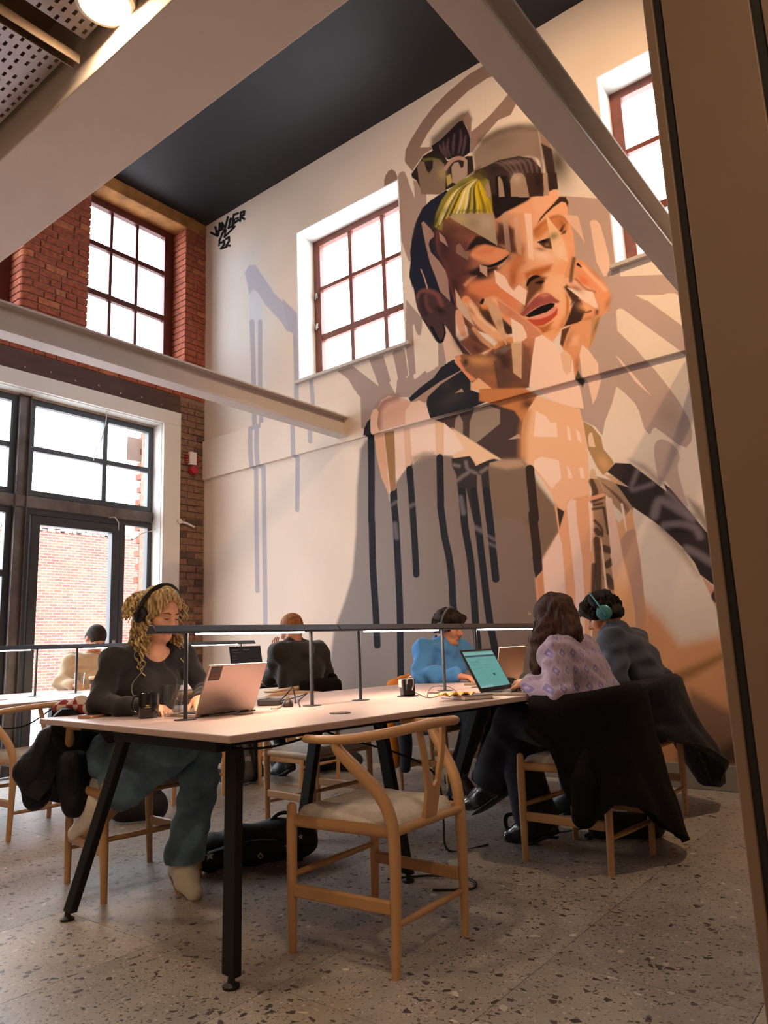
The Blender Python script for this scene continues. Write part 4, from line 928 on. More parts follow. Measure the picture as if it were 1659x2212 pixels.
# perforated sheets with real slots
pc = bpy.data.objects.new('ceiling_perforated', None); COL.objects.link(pc); struct(pc, 'galvanised ceiling sheet perforated with small oblong slots')
m_perf = M('galvanised_sheet', '#b5abad', .45, metal=.35, var=.08)
def perf(x0, x1, y0, y1):
    mb = MB(); px_, py_ = .052, .034; hx, hy = .027, .012; z = LOWC
    nx = int((x1-x0)/px_); ny = int((y1-y0)/py_)
    ids = {}
    def vid(x, y):
        k = (round(x, 5), round(y, 5))
        if k not in ids: ids[k] = len(mb.v); mb.v.append((x, y, z))
        return ids[k]
    for i in range(nx):
        for j in range(ny):
            xa, ya = x0+i*px_, y0+j*py_; xb, yb = xa+px_, ya+py_
            sx = .0035 if j % 2 else px_-hx-.0035
            p0, p1 = xa+sx, xa+sx+hx; q0, q1 = ya+(py_-hy)/2, ya+(py_+hy)/2
            X = [xa, p0, p1, xb]; Y = [ya, q0, q1, yb]
            hole = ((i*7+j*13) % 11) != 0
            for a in range(3):
                for b in range(3):
                    if hole and a == 1 and b == 1: continue
                    mb.f.append((vid(X[a], Y[b]), vid(X[a], Y[b+1]), vid(X[a+1], Y[b+1]), vid(X[a+1], Y[b])))
    o = mb.build('perforated_sheet', m_perf, pc, fix=False); return o
perf(-4.6, -2.42, .2, SY0-.005)
perf(-2.36, -.6, .2, SY0-.005)
MB().b2((XC, YF, LOWC), (-4.62, SY0, LOWC+.02)).build('ceiling_board', m_wallplain, pc)
MB().b2((-.58, YF, LOWC), (XR, SY0, LOWC+.02)).build('ceiling_board', m_wallplain, pc)
MB().b2((-4.6, YF, LOWC), (-.6, .19, LOWC+.02)).build('ceiling_board', m_wallplain, pc)

# ------------------------------------------------------------------ outside
m_pave = M('pale_paving', '#b9b7b5', .8, var=.1, vscale=3)
struct(MB().b2((-30, -12, -.35), (XC-.2, 30, -.06)).build('ground', m_pave))
def outer_brick():
    m, nt, p = new_mat('yard_brickwork'); N = nt.nodes; L = nt.links
    g = N.new('ShaderNodeNewGeometry'); sp = N.new('ShaderNodeSeparateXYZ'); L.new(g.outputs['Position'], sp.inputs[0])
    cb = N.new('ShaderNodeCombineXYZ'); L.new(sp.outputs[1], cb.inputs[0]); L.new(sp.outputs[2], cb.inputs[1])
    b = N.new('ShaderNodeTexBrick'); L.new(cb.outputs[0], b.inputs[0])
    b.inputs['Scale'].default_value = 1; b.inputs['Brick Width'].default_value = .225; b.inputs['Row Height'].default_value = .075; b.inputs['Mortar Size'].default_value = .007
    b.inputs['Color1'].default_value = (*hexc('#8f4d3a'), 1); b.inputs['Color2'].default_value = (*hexc('#69382f'), 1); b.inputs['Mortar'].default_value = (*hexc('#98897c'), 1); b.inputs['Bias'].default_value = 0
    nz = N.new('ShaderNodeTexNoise'); nz.inputs['Scale'].default_value = 1.3; nz.inputs['Detail'].default_value = 6; L.new(g.outputs['Position'], nz.inputs[0])
    hs = N.new('ShaderNodeHueSaturation'); mr = N.new('ShaderNodeMapRange'); mr.inputs[1].default_value = .3; mr.inputs[2].default_value = .7; mr.inputs[3].default_value = .75; mr.inputs[4].default_value = 1.3
    L.new(nz.outputs[0], mr.inputs[0]); L.new(mr.outputs[0], hs.inputs['Value']); L.new(b.outputs[0], hs.inputs['Color']); L.new(hs.outputs[0], p.inputs['Base Color'])
    p.inputs['Roughness'].default_value = .9
    bp = N.new('ShaderNodeBump'); bp.inputs['Strength'].default_value = .6; bp.inputs['Distance'].default_value = .01; L.new(b.outputs['Fac'], bp.inputs['Height']); bp.invert = True; L.new(bp.outputs[0], p.inputs['Normal'])
    return m
m_yard = outer_brick()
yw = thing('yard_wall', 'tall red brick yard wall seen through the glass door', 'wall', (-19, 7, -.06))
MB().b2((-.3, -5, 0), (0, 13, 4.46)).build('brickwork', m_yard, yw)
m_cop = brickmat('coping_brick', ['#7d6a62', '#8a7468', '#6b5048', '#97857a', '#744234'])
for k in range(60):
    y = .6+k*.12
    o = MB().b2((-.3, 0, 0), (.03, .105, .065)).build('coping_brick', m_cop, yw, bevel=.006); o.location = (random.uniform(-.02, .03), y, 4.46+random.choice((0, 0, .02, .05)))
    if k % 3: 
        o = MB().b2((-.3, 0, 0), (.02, .105, .065)).build('coping_brick', m_cop, yw, bevel=.006); o.location = (random.uniform(-.02, .0), y+.02, 4.53+random.choice((0, .01, .03)))
qn = thing('brick_quoin', 'toothed red brick quoin standing just outside the glazed screen', 'brickwork', (-7.25, 4.84, -.06))
m_quoin = brickmat('quoin_brick', ['#854a38', '#733d2f', '#8f543f', '#6c4436'])
for c in range(58):
    w = (.10, .16, .10, .14)[c % 4]
    o = MB().b2((-.12, -w, 0), (.1, .35, .066)).build('brick', m_quoin, qn, bevel=.004); o.location = (0, .08, c*.075)
sg = tag(MB().b2((-7.32, 4.585, 3.22), (-7.28, 4.80, 3.50)).build('hanging_sign', M('sign_grey', '#dfe6ea', .5, var=.04), bevel=.004), 'pale grey board hanging outside beside the brick quoin', 'sign')
# ------------------------------------------------------------------ steel beams
def ibeam(name, x, y0, y1, label):
    z0, z1, w, tf, tw = 2.985, 3.182, .135, .016, .012
    P = [(x-w/2, z0), (x+w/2, z0), (x+w/2, z0+tf), (x+tw/2, z0+tf), (x+tw/2, z1-tf), (x+w/2, z1-tf), (x+w/2, z1), (x-w/2, z1), (x-w/2, z1-tf), (x-tw/2, z1-tf), (x-tw/2, z0+tf), (x-w/2, z0+tf)]
    o = MB().prism(P, y0, y1, 1).build(name, m_beam, bevel=.002); return tag(o, label, 'beam')
ibeam('steel_beam', -4.37-.0675, -1.5, YW-.03, 'white steel beam running to the mural wall below the window')
ibeam('steel_beam', -.985, -1.5, YW-.03, 'white steel beam passing the brown panelled column and the high window')
# ------------------------------------------------------------------ lamps of the low ceiling
def downlight(x, y, watts, label):
    t = thing('ceiling_lamp', label, 'lamp', (x, y, LOWC), group='ceiling lamps')
    MB().lathe([(.0, 0), (.105, 0), (.112, -.02), (.105, -.045), (.09, -.05), (.085, -.04)], 28).build('housing', M('lamp_housing', '#d6cfc4', .4), t, smooth=True)
    MB().lathe([(.0, -.052), (.05, -.05), (.083, -.042)], 28).build('diffuser', M('lamp_diffuser', '#fff4e4', .5, emit='#ffd9a8', estr=14), t, smooth=True)
    l = bpy.data.lights.new('lamp_light', 'AREA'); l.shape = 'DISK'; l.size = .16; l.energy = watts; l.color = (1, .72, .45)
    o = bpy.data.objects.new('lamp_light', l); COL.objects.link(o); o.parent = t; o.location = (0, 0, -.06)
lp = atz((228, -14), LOWC)
LAMP_W = 13
downlight(lp[0], lp[1], LAMP_W, 'round white ceiling lamp on the perforated sheet')
for (x, y, lab) in ((-4.3, .3, 'added unseen ceiling lamp over the aisle beside the back table'), (.6, .3, 'added unseen ceiling lamp over the brown panelled column'), (-2.0, -1.4, 'added unseen ceiling lamp over the entrance side of the room')):  # more lamps out of view, added for the light they give
    downlight(x, y, LAMP_W*1.6, lab)
# strut channel under the perforated ceiling
t = thing('strut_channel', 'grey slotted strut channel fixed under the perforated ceiling', 'channel', (-2.40, 0, LOWC))
MB().prism([(-.021, -.10), (-.018, -.10), (-.018, -.062), (.018, -.062), (.018, -.10), (.021, -.10), (.021, -.059), (-.021, -.059)], -.6, SY0-.03, 1).build('channel', M('galvanised_strut', '#8c7a68', .45, metal=.7), t)
for y in (.2, .95): MB().tube([(0, y, -.06), (0, y, 0)], .006, 8).build('hanger_rod', M('rod', '#6c6058', .5, metal=.7), t)
def spot(x, y, tx, ty, tz, watts, label, ang=50, zc=3.35):  # fixtures out of view, added to give the mural a warm wash
    t = thing('spotlight', label, 'lamp', (x, y, zc), group='added spotlights')
    mb = M('black_lamp_metal', '#202022', .4, metal=.4)
    MB().tube([(0, 0, 0), (0, 0, -.10)], .012, 10).build('stem', mb, t)
    d = Vector((tx-x, ty-y, tz-(zc-.14))).normalized(); c = Vector((0, 0, -.14))
    MB().tube([c-d*.09, c-d*.08, c+d*.07], [.03, .042, .045], 18).build('head', mb, t, smooth=40)
    MB().tube([c+d*.068, c+d*.073], .038, 18).build('lens', M('lamp_lens', '#fff1dc', .4, emit='#ffd6a0', estr=12), t)
    l = bpy.data.lights.new('added_wash_light', 'SPOT'); l.energy = watts; l.color = (1, .66, .36); l.spot_size = math.radians(ang); l.spot_blend = .9; l.shadow_soft_size = .05
    o = bpy.data.objects.new('added_wash_light', l); COL.objects.link(o); o.parent = t; o.location = c+d*.09; o.rotation_euler = d.to_track_quat('-Z', 'Y').to_euler()
spot(1.0, 2.6, -1.5, 5.15, 1.3, 420, 'unseen spotlight added on the high ceiling to warm the lower corner of the mural', 60, HC)
spot(.2, 2.4, -2.6, 5.15, 4.0, 520, 'unseen spotlight added on the high ceiling to warm the painted face', 75, HC)
# ------------------------------------------------------------------ panelled column near the camera
m_colm = M('brown_column_paint', '#7a6352', .55, var=.03)
cl = thing('panelled_column', 'tall brown panelled column with dark shadow gaps', 'column', (-.385, 1.56, 0), math.radians(0))
MB().b2((.012, .008, 0), (.70, .40, SOF)).build('core', M('shadow_gap', '#171312', .8), cl)
MB().b2((0, 0, 0), (.022, .41, SOF)).build('edge_strip', m_colm, cl, bevel=.003)
MB().b2((.040, 0, 0), (.215, .012, SOF)).build('panel', m_colm, cl, bevel=.003)
MB().b2((.235, 0, 0), (.70, .012, SOF)).build('panel', m_colm, cl, bevel=.003)
# ------------------------------------------------------------------ fire sounder and small wall fittings
fa = thing('fire_alarm', 'red fire alarm sounder with a white box on the brick strip', 'alarm', (XC+.005, 4.955, 3.10))
m_redp = M('alarm_red', '#a3202c', .35); m_wp = M('white_plastic', '#d8d4d0', .4)
MB().b2((0, -.045, -.02), (.05, .045, .13)).build('white_box', m_wp, fa, bevel=.006)
MB().lathe([(0, 0), (.05, 0), (.055, .03), (.045, .06), (.0, .07)], 20).build('sounder', m_redp, fa, smooth=True).matrix_local = Matrix.Translation((.005, .01, -.075)) @ Matrix.Rotation(PI/2, 4, 'Y')
for s in (-1, 1):
    for k in range(4): MB().b2((.005, s*.05-(.04 if s < 0 else 0), .0+k*.028), (.03, s*.05+(.04 if s > 0 else 0), .016+k*.028)).build('fin', m_redp, fa, bevel=.003)
pf = thing('wall_pipe_clip', 'small white pipe stub clipped to the brick strip', 'pipe', (XC+.005, 4.82, 2.40))
MB().tube([(.03, -.03, .02), (.03, .06, .01), (.03, .16, -.02)], .012, 10, cap='round').build('pipe', m_wp, pf, smooth=True)
MB().lathe([(0, 0), (.026, 0), (.028, .02), (0, .026)], 16).build('cap', m_wp, pf, smooth=True).matrix_local = Matrix.Translation((.02, -.03, .02)) @ Matrix.Rotation(PI/2, 4, 'Y')
for pts, lab, nm in (([(-6.75, 4.62, 2.30), (-6.72, 4.57, 2.42), (-6.68, 4.60, 2.50), (-6.66, 4.60, 2.40), (-6.70, 4.58, 2.32), (-6.74, 4.45, 2.28), (-6.76, 4.36, 2.20)], 'white cable coiled at the end of the steel rail', 'cable'), ([(-6.64, 3.93, 3.50), (-6.66, 3.95, 3.42), (-6.69, 3.95, 3.34), (-6.69, 3.92, 3.2), (-6.69, 3.85, 3.05), (-6.69, 3.84, 2.96)], 'thin white cable hanging from the white surround', 'cable'), ([(-6.72, 4.05, 2.40), (-6.70, 4.10, 2.41), (-6.72, 4.16, 2.36), (-6.74, 4.17, 2.28)], 'short white cable looped over the door head', 'cable')):
    pts = [np.array(p) for p in pts]; q = []
    for a, b in zip(pts, pts[1:]):
        for k in range(4): q.append(a+(b-a)*k/4)
    q.append(pts[-1]); q = [q[0]]+[(q[i-1]+q[i]*2+q[i+1])/4 for i in range(1, len(q)-1)]+[q[-1]]
    tag(MB().tube(q, .005, 6).build(nm, m_wp, smooth=True), lab, 'cable')
# ------------------------------------------------------------------ tables
TZ = .735
m_top = M('pale_laminate', '#b79f99', .45, var=.03, vscale=6)
m_blk = M('black_steel', '#0d0d0f', .55, spec=.3)
m_foot = M('black_foot', '#101012', .5)
def leg(parent, a, b, w=.062, d=.03):
    """square tube leg from floor point a to top point b with a levelling foot"""
    a = np.array(a, float); b = np.array(b, float); t = (b-a)/np.linalg.norm(b-a); a2 = a+t*(.032/t[2])
    n = np.array([0, 1., 0]); s = np.array([1., 0, 0])
    vs = []
    for c in (a2, b):
        for (i, j) in ((-1, -1), (1, -1), (1, 1), (-1, 1)): vs.append(c+s*i*w/2+n*j*d/2)
    o = MB().add(vs, [(3, 2, 1, 0), (4, 5, 6, 7), (0, 1, 5, 4), (1, 2, 6, 5), (2, 3, 7, 6), (3, 0, 4, 7)]).build('leg', m_blk, parent, bevel=.003)
    MB().lathe([(.0, 0), (.026, 0), (.026, .008), (.012, .016), (.008, .045)], 14, (a[0], a[1], 0)).build('levelling_foot', m_foot, o)
    return o
def table(name, x0, x1, y_seams, loc, rz, label, frames, grommets):
    t = thing(name, label, 'table', loc, rz)
    for a, b in zip(y_seams, y_seams[1:]):
        MB().b2((x0, a+.001, TZ-.024), (x1, b-.001, TZ)).build('tabletop', m_top, t, bevel=.004)
    MB().ring((x0+.16, y_seams[0]+.11), (x1-.16, y_seams[-1]-.11), .05, 2, TZ-.055, TZ-.023).build('apron_frame', m_blk, t, bevel=.003)
    for f in frames:
        for a, b in f: leg(t, a, b)
        MB().b2((min(p[1][0] for p in f)-.03, f[0][1][1]-.03, TZ-.065), (max(p[1][0] for p in f)+.03, f[0][1][1]+.03, TZ-.03)).build('cross_bar', m_blk, t, bevel=.003)
    for g in grommets: MB().lathe([(0, 0), (.042, 0), (.042, .003), (.036, .004), (0, .0035)], 24, (g[0], g[1], TZ)).build('grommet', M('grommet', '#4a3e38', .45), t)
    return t
T0 = np.array([-2.52, 1.575]); TR = -math.radians(5.5)      # middle of the near short edge; long axis leans +x
def TL(x, y):     # world -> local of the main table
    c, s = math.cos(-TR), math.sin(-TR); dx, dy = x-T0[0], y-T0[1]; return (c*dx-s*dy, s*dx+c*dy)
def TWp(lx, ly, z=TZ):
    c, s = math.cos(TR), math.sin(TR); return np.array([T0[0]+c*lx-s*ly, T0[1]+s*lx+c*ly, z])
def L3(p, z): q = TL(p[0], p[1]); return (q[0], q[1], z)
frames = [[(L3((-2.866, 1.603), 0), L3((-2.60, 1.66), TZ-.06)), (L3((-1.875, 1.575), 0), L3((-1.96, 1.66), TZ-.06))],
          [(L3((-2.66, 2.64), 0), L3((-2.50, 2.64), TZ-.06)), (L3((-2.01, 2.65), 0), L3((-2.14, 2.65), TZ-.06))],
          [(L3((-2.75, 4.10), 0), L3((-2.45, 4.05), TZ-.06)), (L3((-1.80, 4.05), 0), L3((-2.02, 4.05), TZ-.06))]]
frames = [[(a, b) for a, b in f] for f in frames]
main_table = table('work_table', -.72, .72, [0, 1.06, 3.16], (T0[0], T0[1], 0), TR, 'long pale shared work table on splayed black legs with the curly haired person', frames,
                   [TL(*atz((525, 1543), TZ)[:2]), TL(*atz((735, 1541), TZ)[:2]), TL(*atz((880, 1505), TZ)[:2]), TL(*atz((940, 1497), TZ)[:2])])
BX, BY = -5.30, 1.0
back_table = table('work_table', -.72, .72, [0, 1.9, 3.75], (BX, BY, 0), 0, 'long pale shared work table beside the glazed screen', 
      [[((-.58, .35, 0), (-.30, .40, TZ-.06)), ((.58, .35, 0), (.30, .40, TZ-.06))], [((-.35, 1.9, 0), (-.2, 1.9, TZ-.06)), ((.35, 1.9, 0), (.2, 1.9, TZ-.06))], [((-.58, 3.45, 0), (-.30, 3.4, TZ-.06)), ((.58, 3.45, 0), (.30, 3.4, TZ-.06))]], [(.15, 1.35)])
# ------------------------------------------------------------------ desk lamps
m_lamp = M('slate_aluminium', '#4a4f58', .35, metal=.55)
m_led = M('led_diffuser', '#ffffff', .4, emit=(1.0, .86, .74), estr=22)
RZ = 1.066
def desk_lamp(p, rz, label, lit=True, watts=3.5):
    """p: centre of the bar in plan; bar along local y"""
    t = thing('desk_lamp', label, 'lamp', (p[0], p[1], TZ), rz, 'linear lamps on the work tables')
    L_ = .955; z0 = RZ-TZ
    MB().prism([(-.036, z0), (.036, z0), (.036, z0+.008), (.012, z0+.032), (-.012, z0+.032), (-.036, z0+.008)], -L_/2, L_/2, 1).build('lamp_bar', m_lamp, t, bevel=.0015)
    for s in (-1, 1):
        st = MB().tube([(0, s*.325, .002), (0, s*.325, z0+.003)], .0085, 12).build('stand', m_lamp, t, smooth=True)
        MB().lathe([(0, 0), (.043, 0), (.043, .003), (.012, .005), (.0, .005)], 28, (0, s*.325, 0)).build('base_plate', m_lamp, st)
    MB().b2((-.022, -.27, z0-.006), (.022, .27, z0+.002)).build('diffuser', m_led if lit else m_wp, t, bevel=.002)
    if lit:
        l = bpy.data.lights.new('lamp_light', 'AREA'); l.shape = 'RECTANGLE'; l.size = .04; l.size_y = .54; l.energy = watts; l.color = (1, .62, .36)
        o = bpy.data.objects.new('lamp_light', l); COL.objects.link(o); o.parent = t; o.location = (0, 0, z0-.008)
LS = np.array([-2.435, 1.655]); LR = -math.radians(5.0)
for k, lab in enumerate(('linear desk lamp in front of the person with curly hair', 'linear desk lamp in front of the person in the blue sweater', 'linear desk lamp behind the person in the lilac cardigan')):
    c = LS+np.array([-math.sin(LR), math.cos(LR)])*(.478+.96*k); desk_lamp(c, LR, lab)
for k, lab in enumerate(('linear desk lamp on the back table by the charcoal door', 'linear desk lamp on the back table behind the curly haired person', 'linear desk lamp on the back table by the open laptop', 'linear desk lamp at the far end of the back table')):
    desk_lamp((BX-.02, 1.86+.96*k-.48+.0), 0, lab, watts=2.5) if 1.38+.96*k < 4.6 else None
# ------------------------------------------------------------------ chairs
m_oak = M('soaped_oak', '#c2966a', .42, var=.14, vscale=5, stretch=(1, 1, .25), bump=.03, bscale=60)
m_oak2 = M('soaped_oak_dark', '#b58a5f', .42, var=.14, vscale=5, stretch=(1, 1, .25))
def m_boucle():
    m = M('boucle_wool', '#e0d7cf', .95, var=.10, vscale=30, bump=1.0, bscale=170, sheen=.4); return m
m_bcl = m_boucle()
def cr(pts, n=6):
    P = [np.array(p, float) for p in pts]; out = []
    for i in range(len(P)-1):
        p0 = P[max(0, i-1)]; p1 = P[i]; p2 = P[i+1]; p3 = P[min(len(P)-1, i+2)]
        for k in range(n):
            t = k/n; out.append(.5*((2*p1)+(-p0+p2)*t+(2*p0-5*p1+4*p2-p3)*t*t+(-p0+3*p1-3*p2+p3)*t**3))
    out.append(P[-1]); return out
RAIL = [(.075, .275, .693), (-.02, .283, .694), (-.12, .268, .70), (-.205, .205, .712), (-.25, .105, .722), (-.262, 0, .726), (-.25, -.105, .722), (-.205, -.205, .712), (-.12, -.268, .70), (-.02, -.283, .694), (.075, -.275, .693)]
def make_chair(label):
    t = thing('bentwood_chair', label, 'chair', group='bentwood chairs around the tables')
    for s in (1, -1):
        MB().tube([(.205, s*.222, 0), (.20, s*.225, .2), (.195, s*.227, .40), (.193, s*.227, .458)], [.0135, .0175, .0185, .0165], 14, cap='round').build('front_leg', m_oak, t, smooth=True)
        pts = cr([(-.205, s*.20, 0), (-.212, s*.198, .15), (-.215, s*.196, .30), (-.212, s*.198, .43), (-.185, s*.215, .52), (-.12, s*.248, .60), (-.065, s*.272, .66), (-.055, s*.278, .69)], 4)
        n = len(pts); MB().tube(pts, [.0135+.0075*math.sin(min(1, i/n*1.25)*PI*.62) - .006*max(0, (i/n-.72)/.28) for i in range(n)], 14).build('back_leg', m_oak, t, smooth=True)
        MB().tube([(.195, s*.226, .415), (-.212, s*.199, .415)], [(.011, .019), (.011, .019)], 12).build('seat_side_rail', m_oak2, t, smooth=True)
        MB().b2((-.2, -.011, -.02), (.19, .011, .02)).build('side_stretcher', m_oak2, t, bevel=.006).matrix_local = Matrix.Translation((0, s*.212, .195)) @ Matrix.Rotation(-s*.066*-1, 4, 'Z')
    MB().tube([(.195, .222, .413), (.195, -.222, .413)], [(.018, .013)]*2, 12).build('seat_front_rail', m_oak2, t, smooth=True)
    MB().tube([(-.214, .198, .413), (-.214, -.198, .413)], [(.017, .014)]*2, 12).build('seat_back_rail', m_oak2, t, smooth=True)
    MB().tube([(.203, .222, .24), (.203, 0, .24), (.203, -.222, .24)], [.009, .0125, .009], 12).build('front_stretcher', m_oak2, t, smooth=True)
    MB().tube([(-.210, .197, .145), (-.210, 0, .145), (-.210, -.197, .145)], [.009, .0125, .009], 12).build('back_stretcher', m_oak2, t, smooth=True)
    rp = cr(RAIL, 5); n = len(rp)
    MB().tube(rp, [(.0165+.004*math.sin(i/(n-1)*PI), .0135+.0035*math.sin(i/(n-1)*PI)) for i in range(n)], 14, cap='round').build('top_rail', m_oak, t, smooth=True)
    # Y shaped splat: a flat board that forks
    F = [(-.034, .0), (.034, 0), (.040, .10), (.062, .20), (.085, .30), (.062, .305), (.040, .215), (.018, .125), (0, .105), (-.018, .125), (-.040, .215), (-.062, .305), (-.085, .30), (-.062, .20), (-.040, .10)]
    vs = []
    for d in (-.0065, .0065):
        for (y, h) in F: vs.append((-.217-.025*(h/.3)+d-.012*math.sin(h/.3*PI), y, .415+h))
    k = len(F); quads = [(0, 1, 2, 14), (14, 2, 7, 8, 9)]
    fs = []
    top = [(0, 1, 2, 7, 8, 9, 14), (2, 3, 6, 7), (3, 4, 5, 6), (14, 9, 10, 13), (13, 10, 11, 12)]
    for f in top: fs.append(tuple(f)); fs.append(tuple(i+k for i in f[::-1]))
    for i in range(k): j = (i+1) % k; fs.append((i, j, k+j, k+i))
    MB().add(vs, fs).build('splat', m_oak, t, bevel=.002)
    # cushion: rounded trapezoid pad
    nu, nv = 17, 15; top_ = []; bot = []
    mb = MB()
    g = []
    for i in range(nu):
        for j in range(nv):
            u = -1+2*i/(nu-1); v = -1+2*j/(nv-1)
            # superellipse mapping
            a = abs(u)**4; b = abs(v)**4
            x = .004+.205*u; hw = .218-.018*(1-u)/2
            edge = max(0, 1-max(abs(u), abs(v))**6)
            x *= 1-.05*abs(v)**6; y = hw*v*(1-.06*abs(u)**6)
            z = .425+.042*(edge**.45)+.003*math.sin(9*u+2*v)*edge-.010*(1-u*u)*(1-v*v)
            g.append((x, y, z))
    gb = [(x, y, .412) for x, y, z in g]; k = nu*nv; fs = []
    for i in range(nu-1):
        for j in range(nv-1):
            a, b, c, d = i*nv+j, (i+1)*nv+j, (i+1)*nv+j+1, i*nv+j+1
            fs.append((a, b, c, d)); fs.append((k+a, k+d, k+c, k+b))
    rim = [i*nv for i in range(nu)]+[(nu-1)*nv+j for j in range(1, nv)]+[i*nv+nv-1 for i in range(nu-2, -1, -1)]+[j for j in range(nv-2, 0, -1)]
    for a, b in zip(rim, rim[1:]+rim[:1]): fs.append((a, k+a, k+b, b))
    MB().add(g+gb, fs).build('cushion', m_bcl, t, smooth=60)
    return t
CH = [('empty oak bentwood chair pulled out in front of the long table', (-1.703, 2.085), 181),
      ('oak bentwood chair under the person with curly hair', (-3.10, 2.03), -6),
      ('empty oak bentwood chair with its back beside the draped scarf', (-4.56, 2.28), 178),
      ('empty oak bentwood chair across the long table with pale cushion', (-3.04, 3.19), -3),
      ('oak bentwood chair under the person in the black hoodie', (-4.14, 4.15), 180),
      ('empty oak bentwood chair behind the grey backpack', (-4.50, 3.34), 176),
      ('oak bentwood chair under the person in the blue sweater', (-3.04, 4.45), 0),
      ('oak bentwood chair under the person in the lilac cardigan', (-1.50, 3.37), 174),
      ('oak bentwood chair under the person in the denim shirt', (-1.58, 4.20), 180),
      ('oak bentwood chair under the person in the cream sweater', (-6.22, 3.62), 0)]
ch0 = make_chair(CH[0][0]); ch0.location = (*CH[0][1], 0); ch0.rotation_euler = (0, 0, math.radians(CH[0][2]))
for lab, p, a in CH[1:]: dup(ch0, (*p, 0), math.radians(a), lab)
# ------------------------------------------------------------------ implicit surfaces for people and soft things
def v3(*a): return np.array(a, float)
def nrm(v): v = np.array(v, float); return v/(np.linalg.norm(v)+1e-12)
def smin(a, b, k):
    if k <= 0: return np.minimum(a, b)
    h = np.maximum(k-np.abs(a-b), 0)/k; return np.minimum(a, b)-h*h*k*.25
def cone(a, b, ra, rb): return ('c', np.array(a, float), np.array(b, float), float(ra), float(rb))
def ell(c, r, R=None): return ('e', np.array(c, float), np.array(r, float) if not np.isscalar(r) else np.array([r]*3, float), np.eye(3) if R is None else R)
def p_bbox(p):
    if p[0] == 'c':
        lo = np.minimum(p[1]-p[3], p[2]-p[4]); hi = np.maximum(p[1]+p[3], p[2]+p[4])
    else:
        e = np.abs(p[3].T) @ p[2]; lo = p[1]-e; hi = p[1]+e
    return lo, hi
def p_eval(p, X, Y, Z):
    if p[0] == 'c':
        a, b, ra, rb = p[1:]; d = b-a; l2 = d@d+1e-12
        px, py, pz = X-a[0], Y-a[1], Z-a[2]
        t = np.clip((px*d[0]+py*d[1]+pz*d[2])/l2, 0, 1)
        return np.sqrt((px-t*d[0])**2+(py-t*d[1])**2+(pz-t*d[2])**2)-(ra+(rb-ra)*t)
    c, r, R = p[1:]; px, py, pz = X-c[0], Y-c[1], Z-c[2]
    q = [R[i][0]*px+R[i][1]*py+R[i][2]*pz for i in range(3)]
    k0 = np.sqrt((q[0]/r[0])**2+(q[1]/r[1])**2+(q[2]/r[2])**2)
    k1 = np.sqrt((q[0]/r[0]**2)**2+(q[1]/r[1]**2)**2+(q[2]/r[2]**2)**2)+1e-9
    return k0*(k0-1)/k1
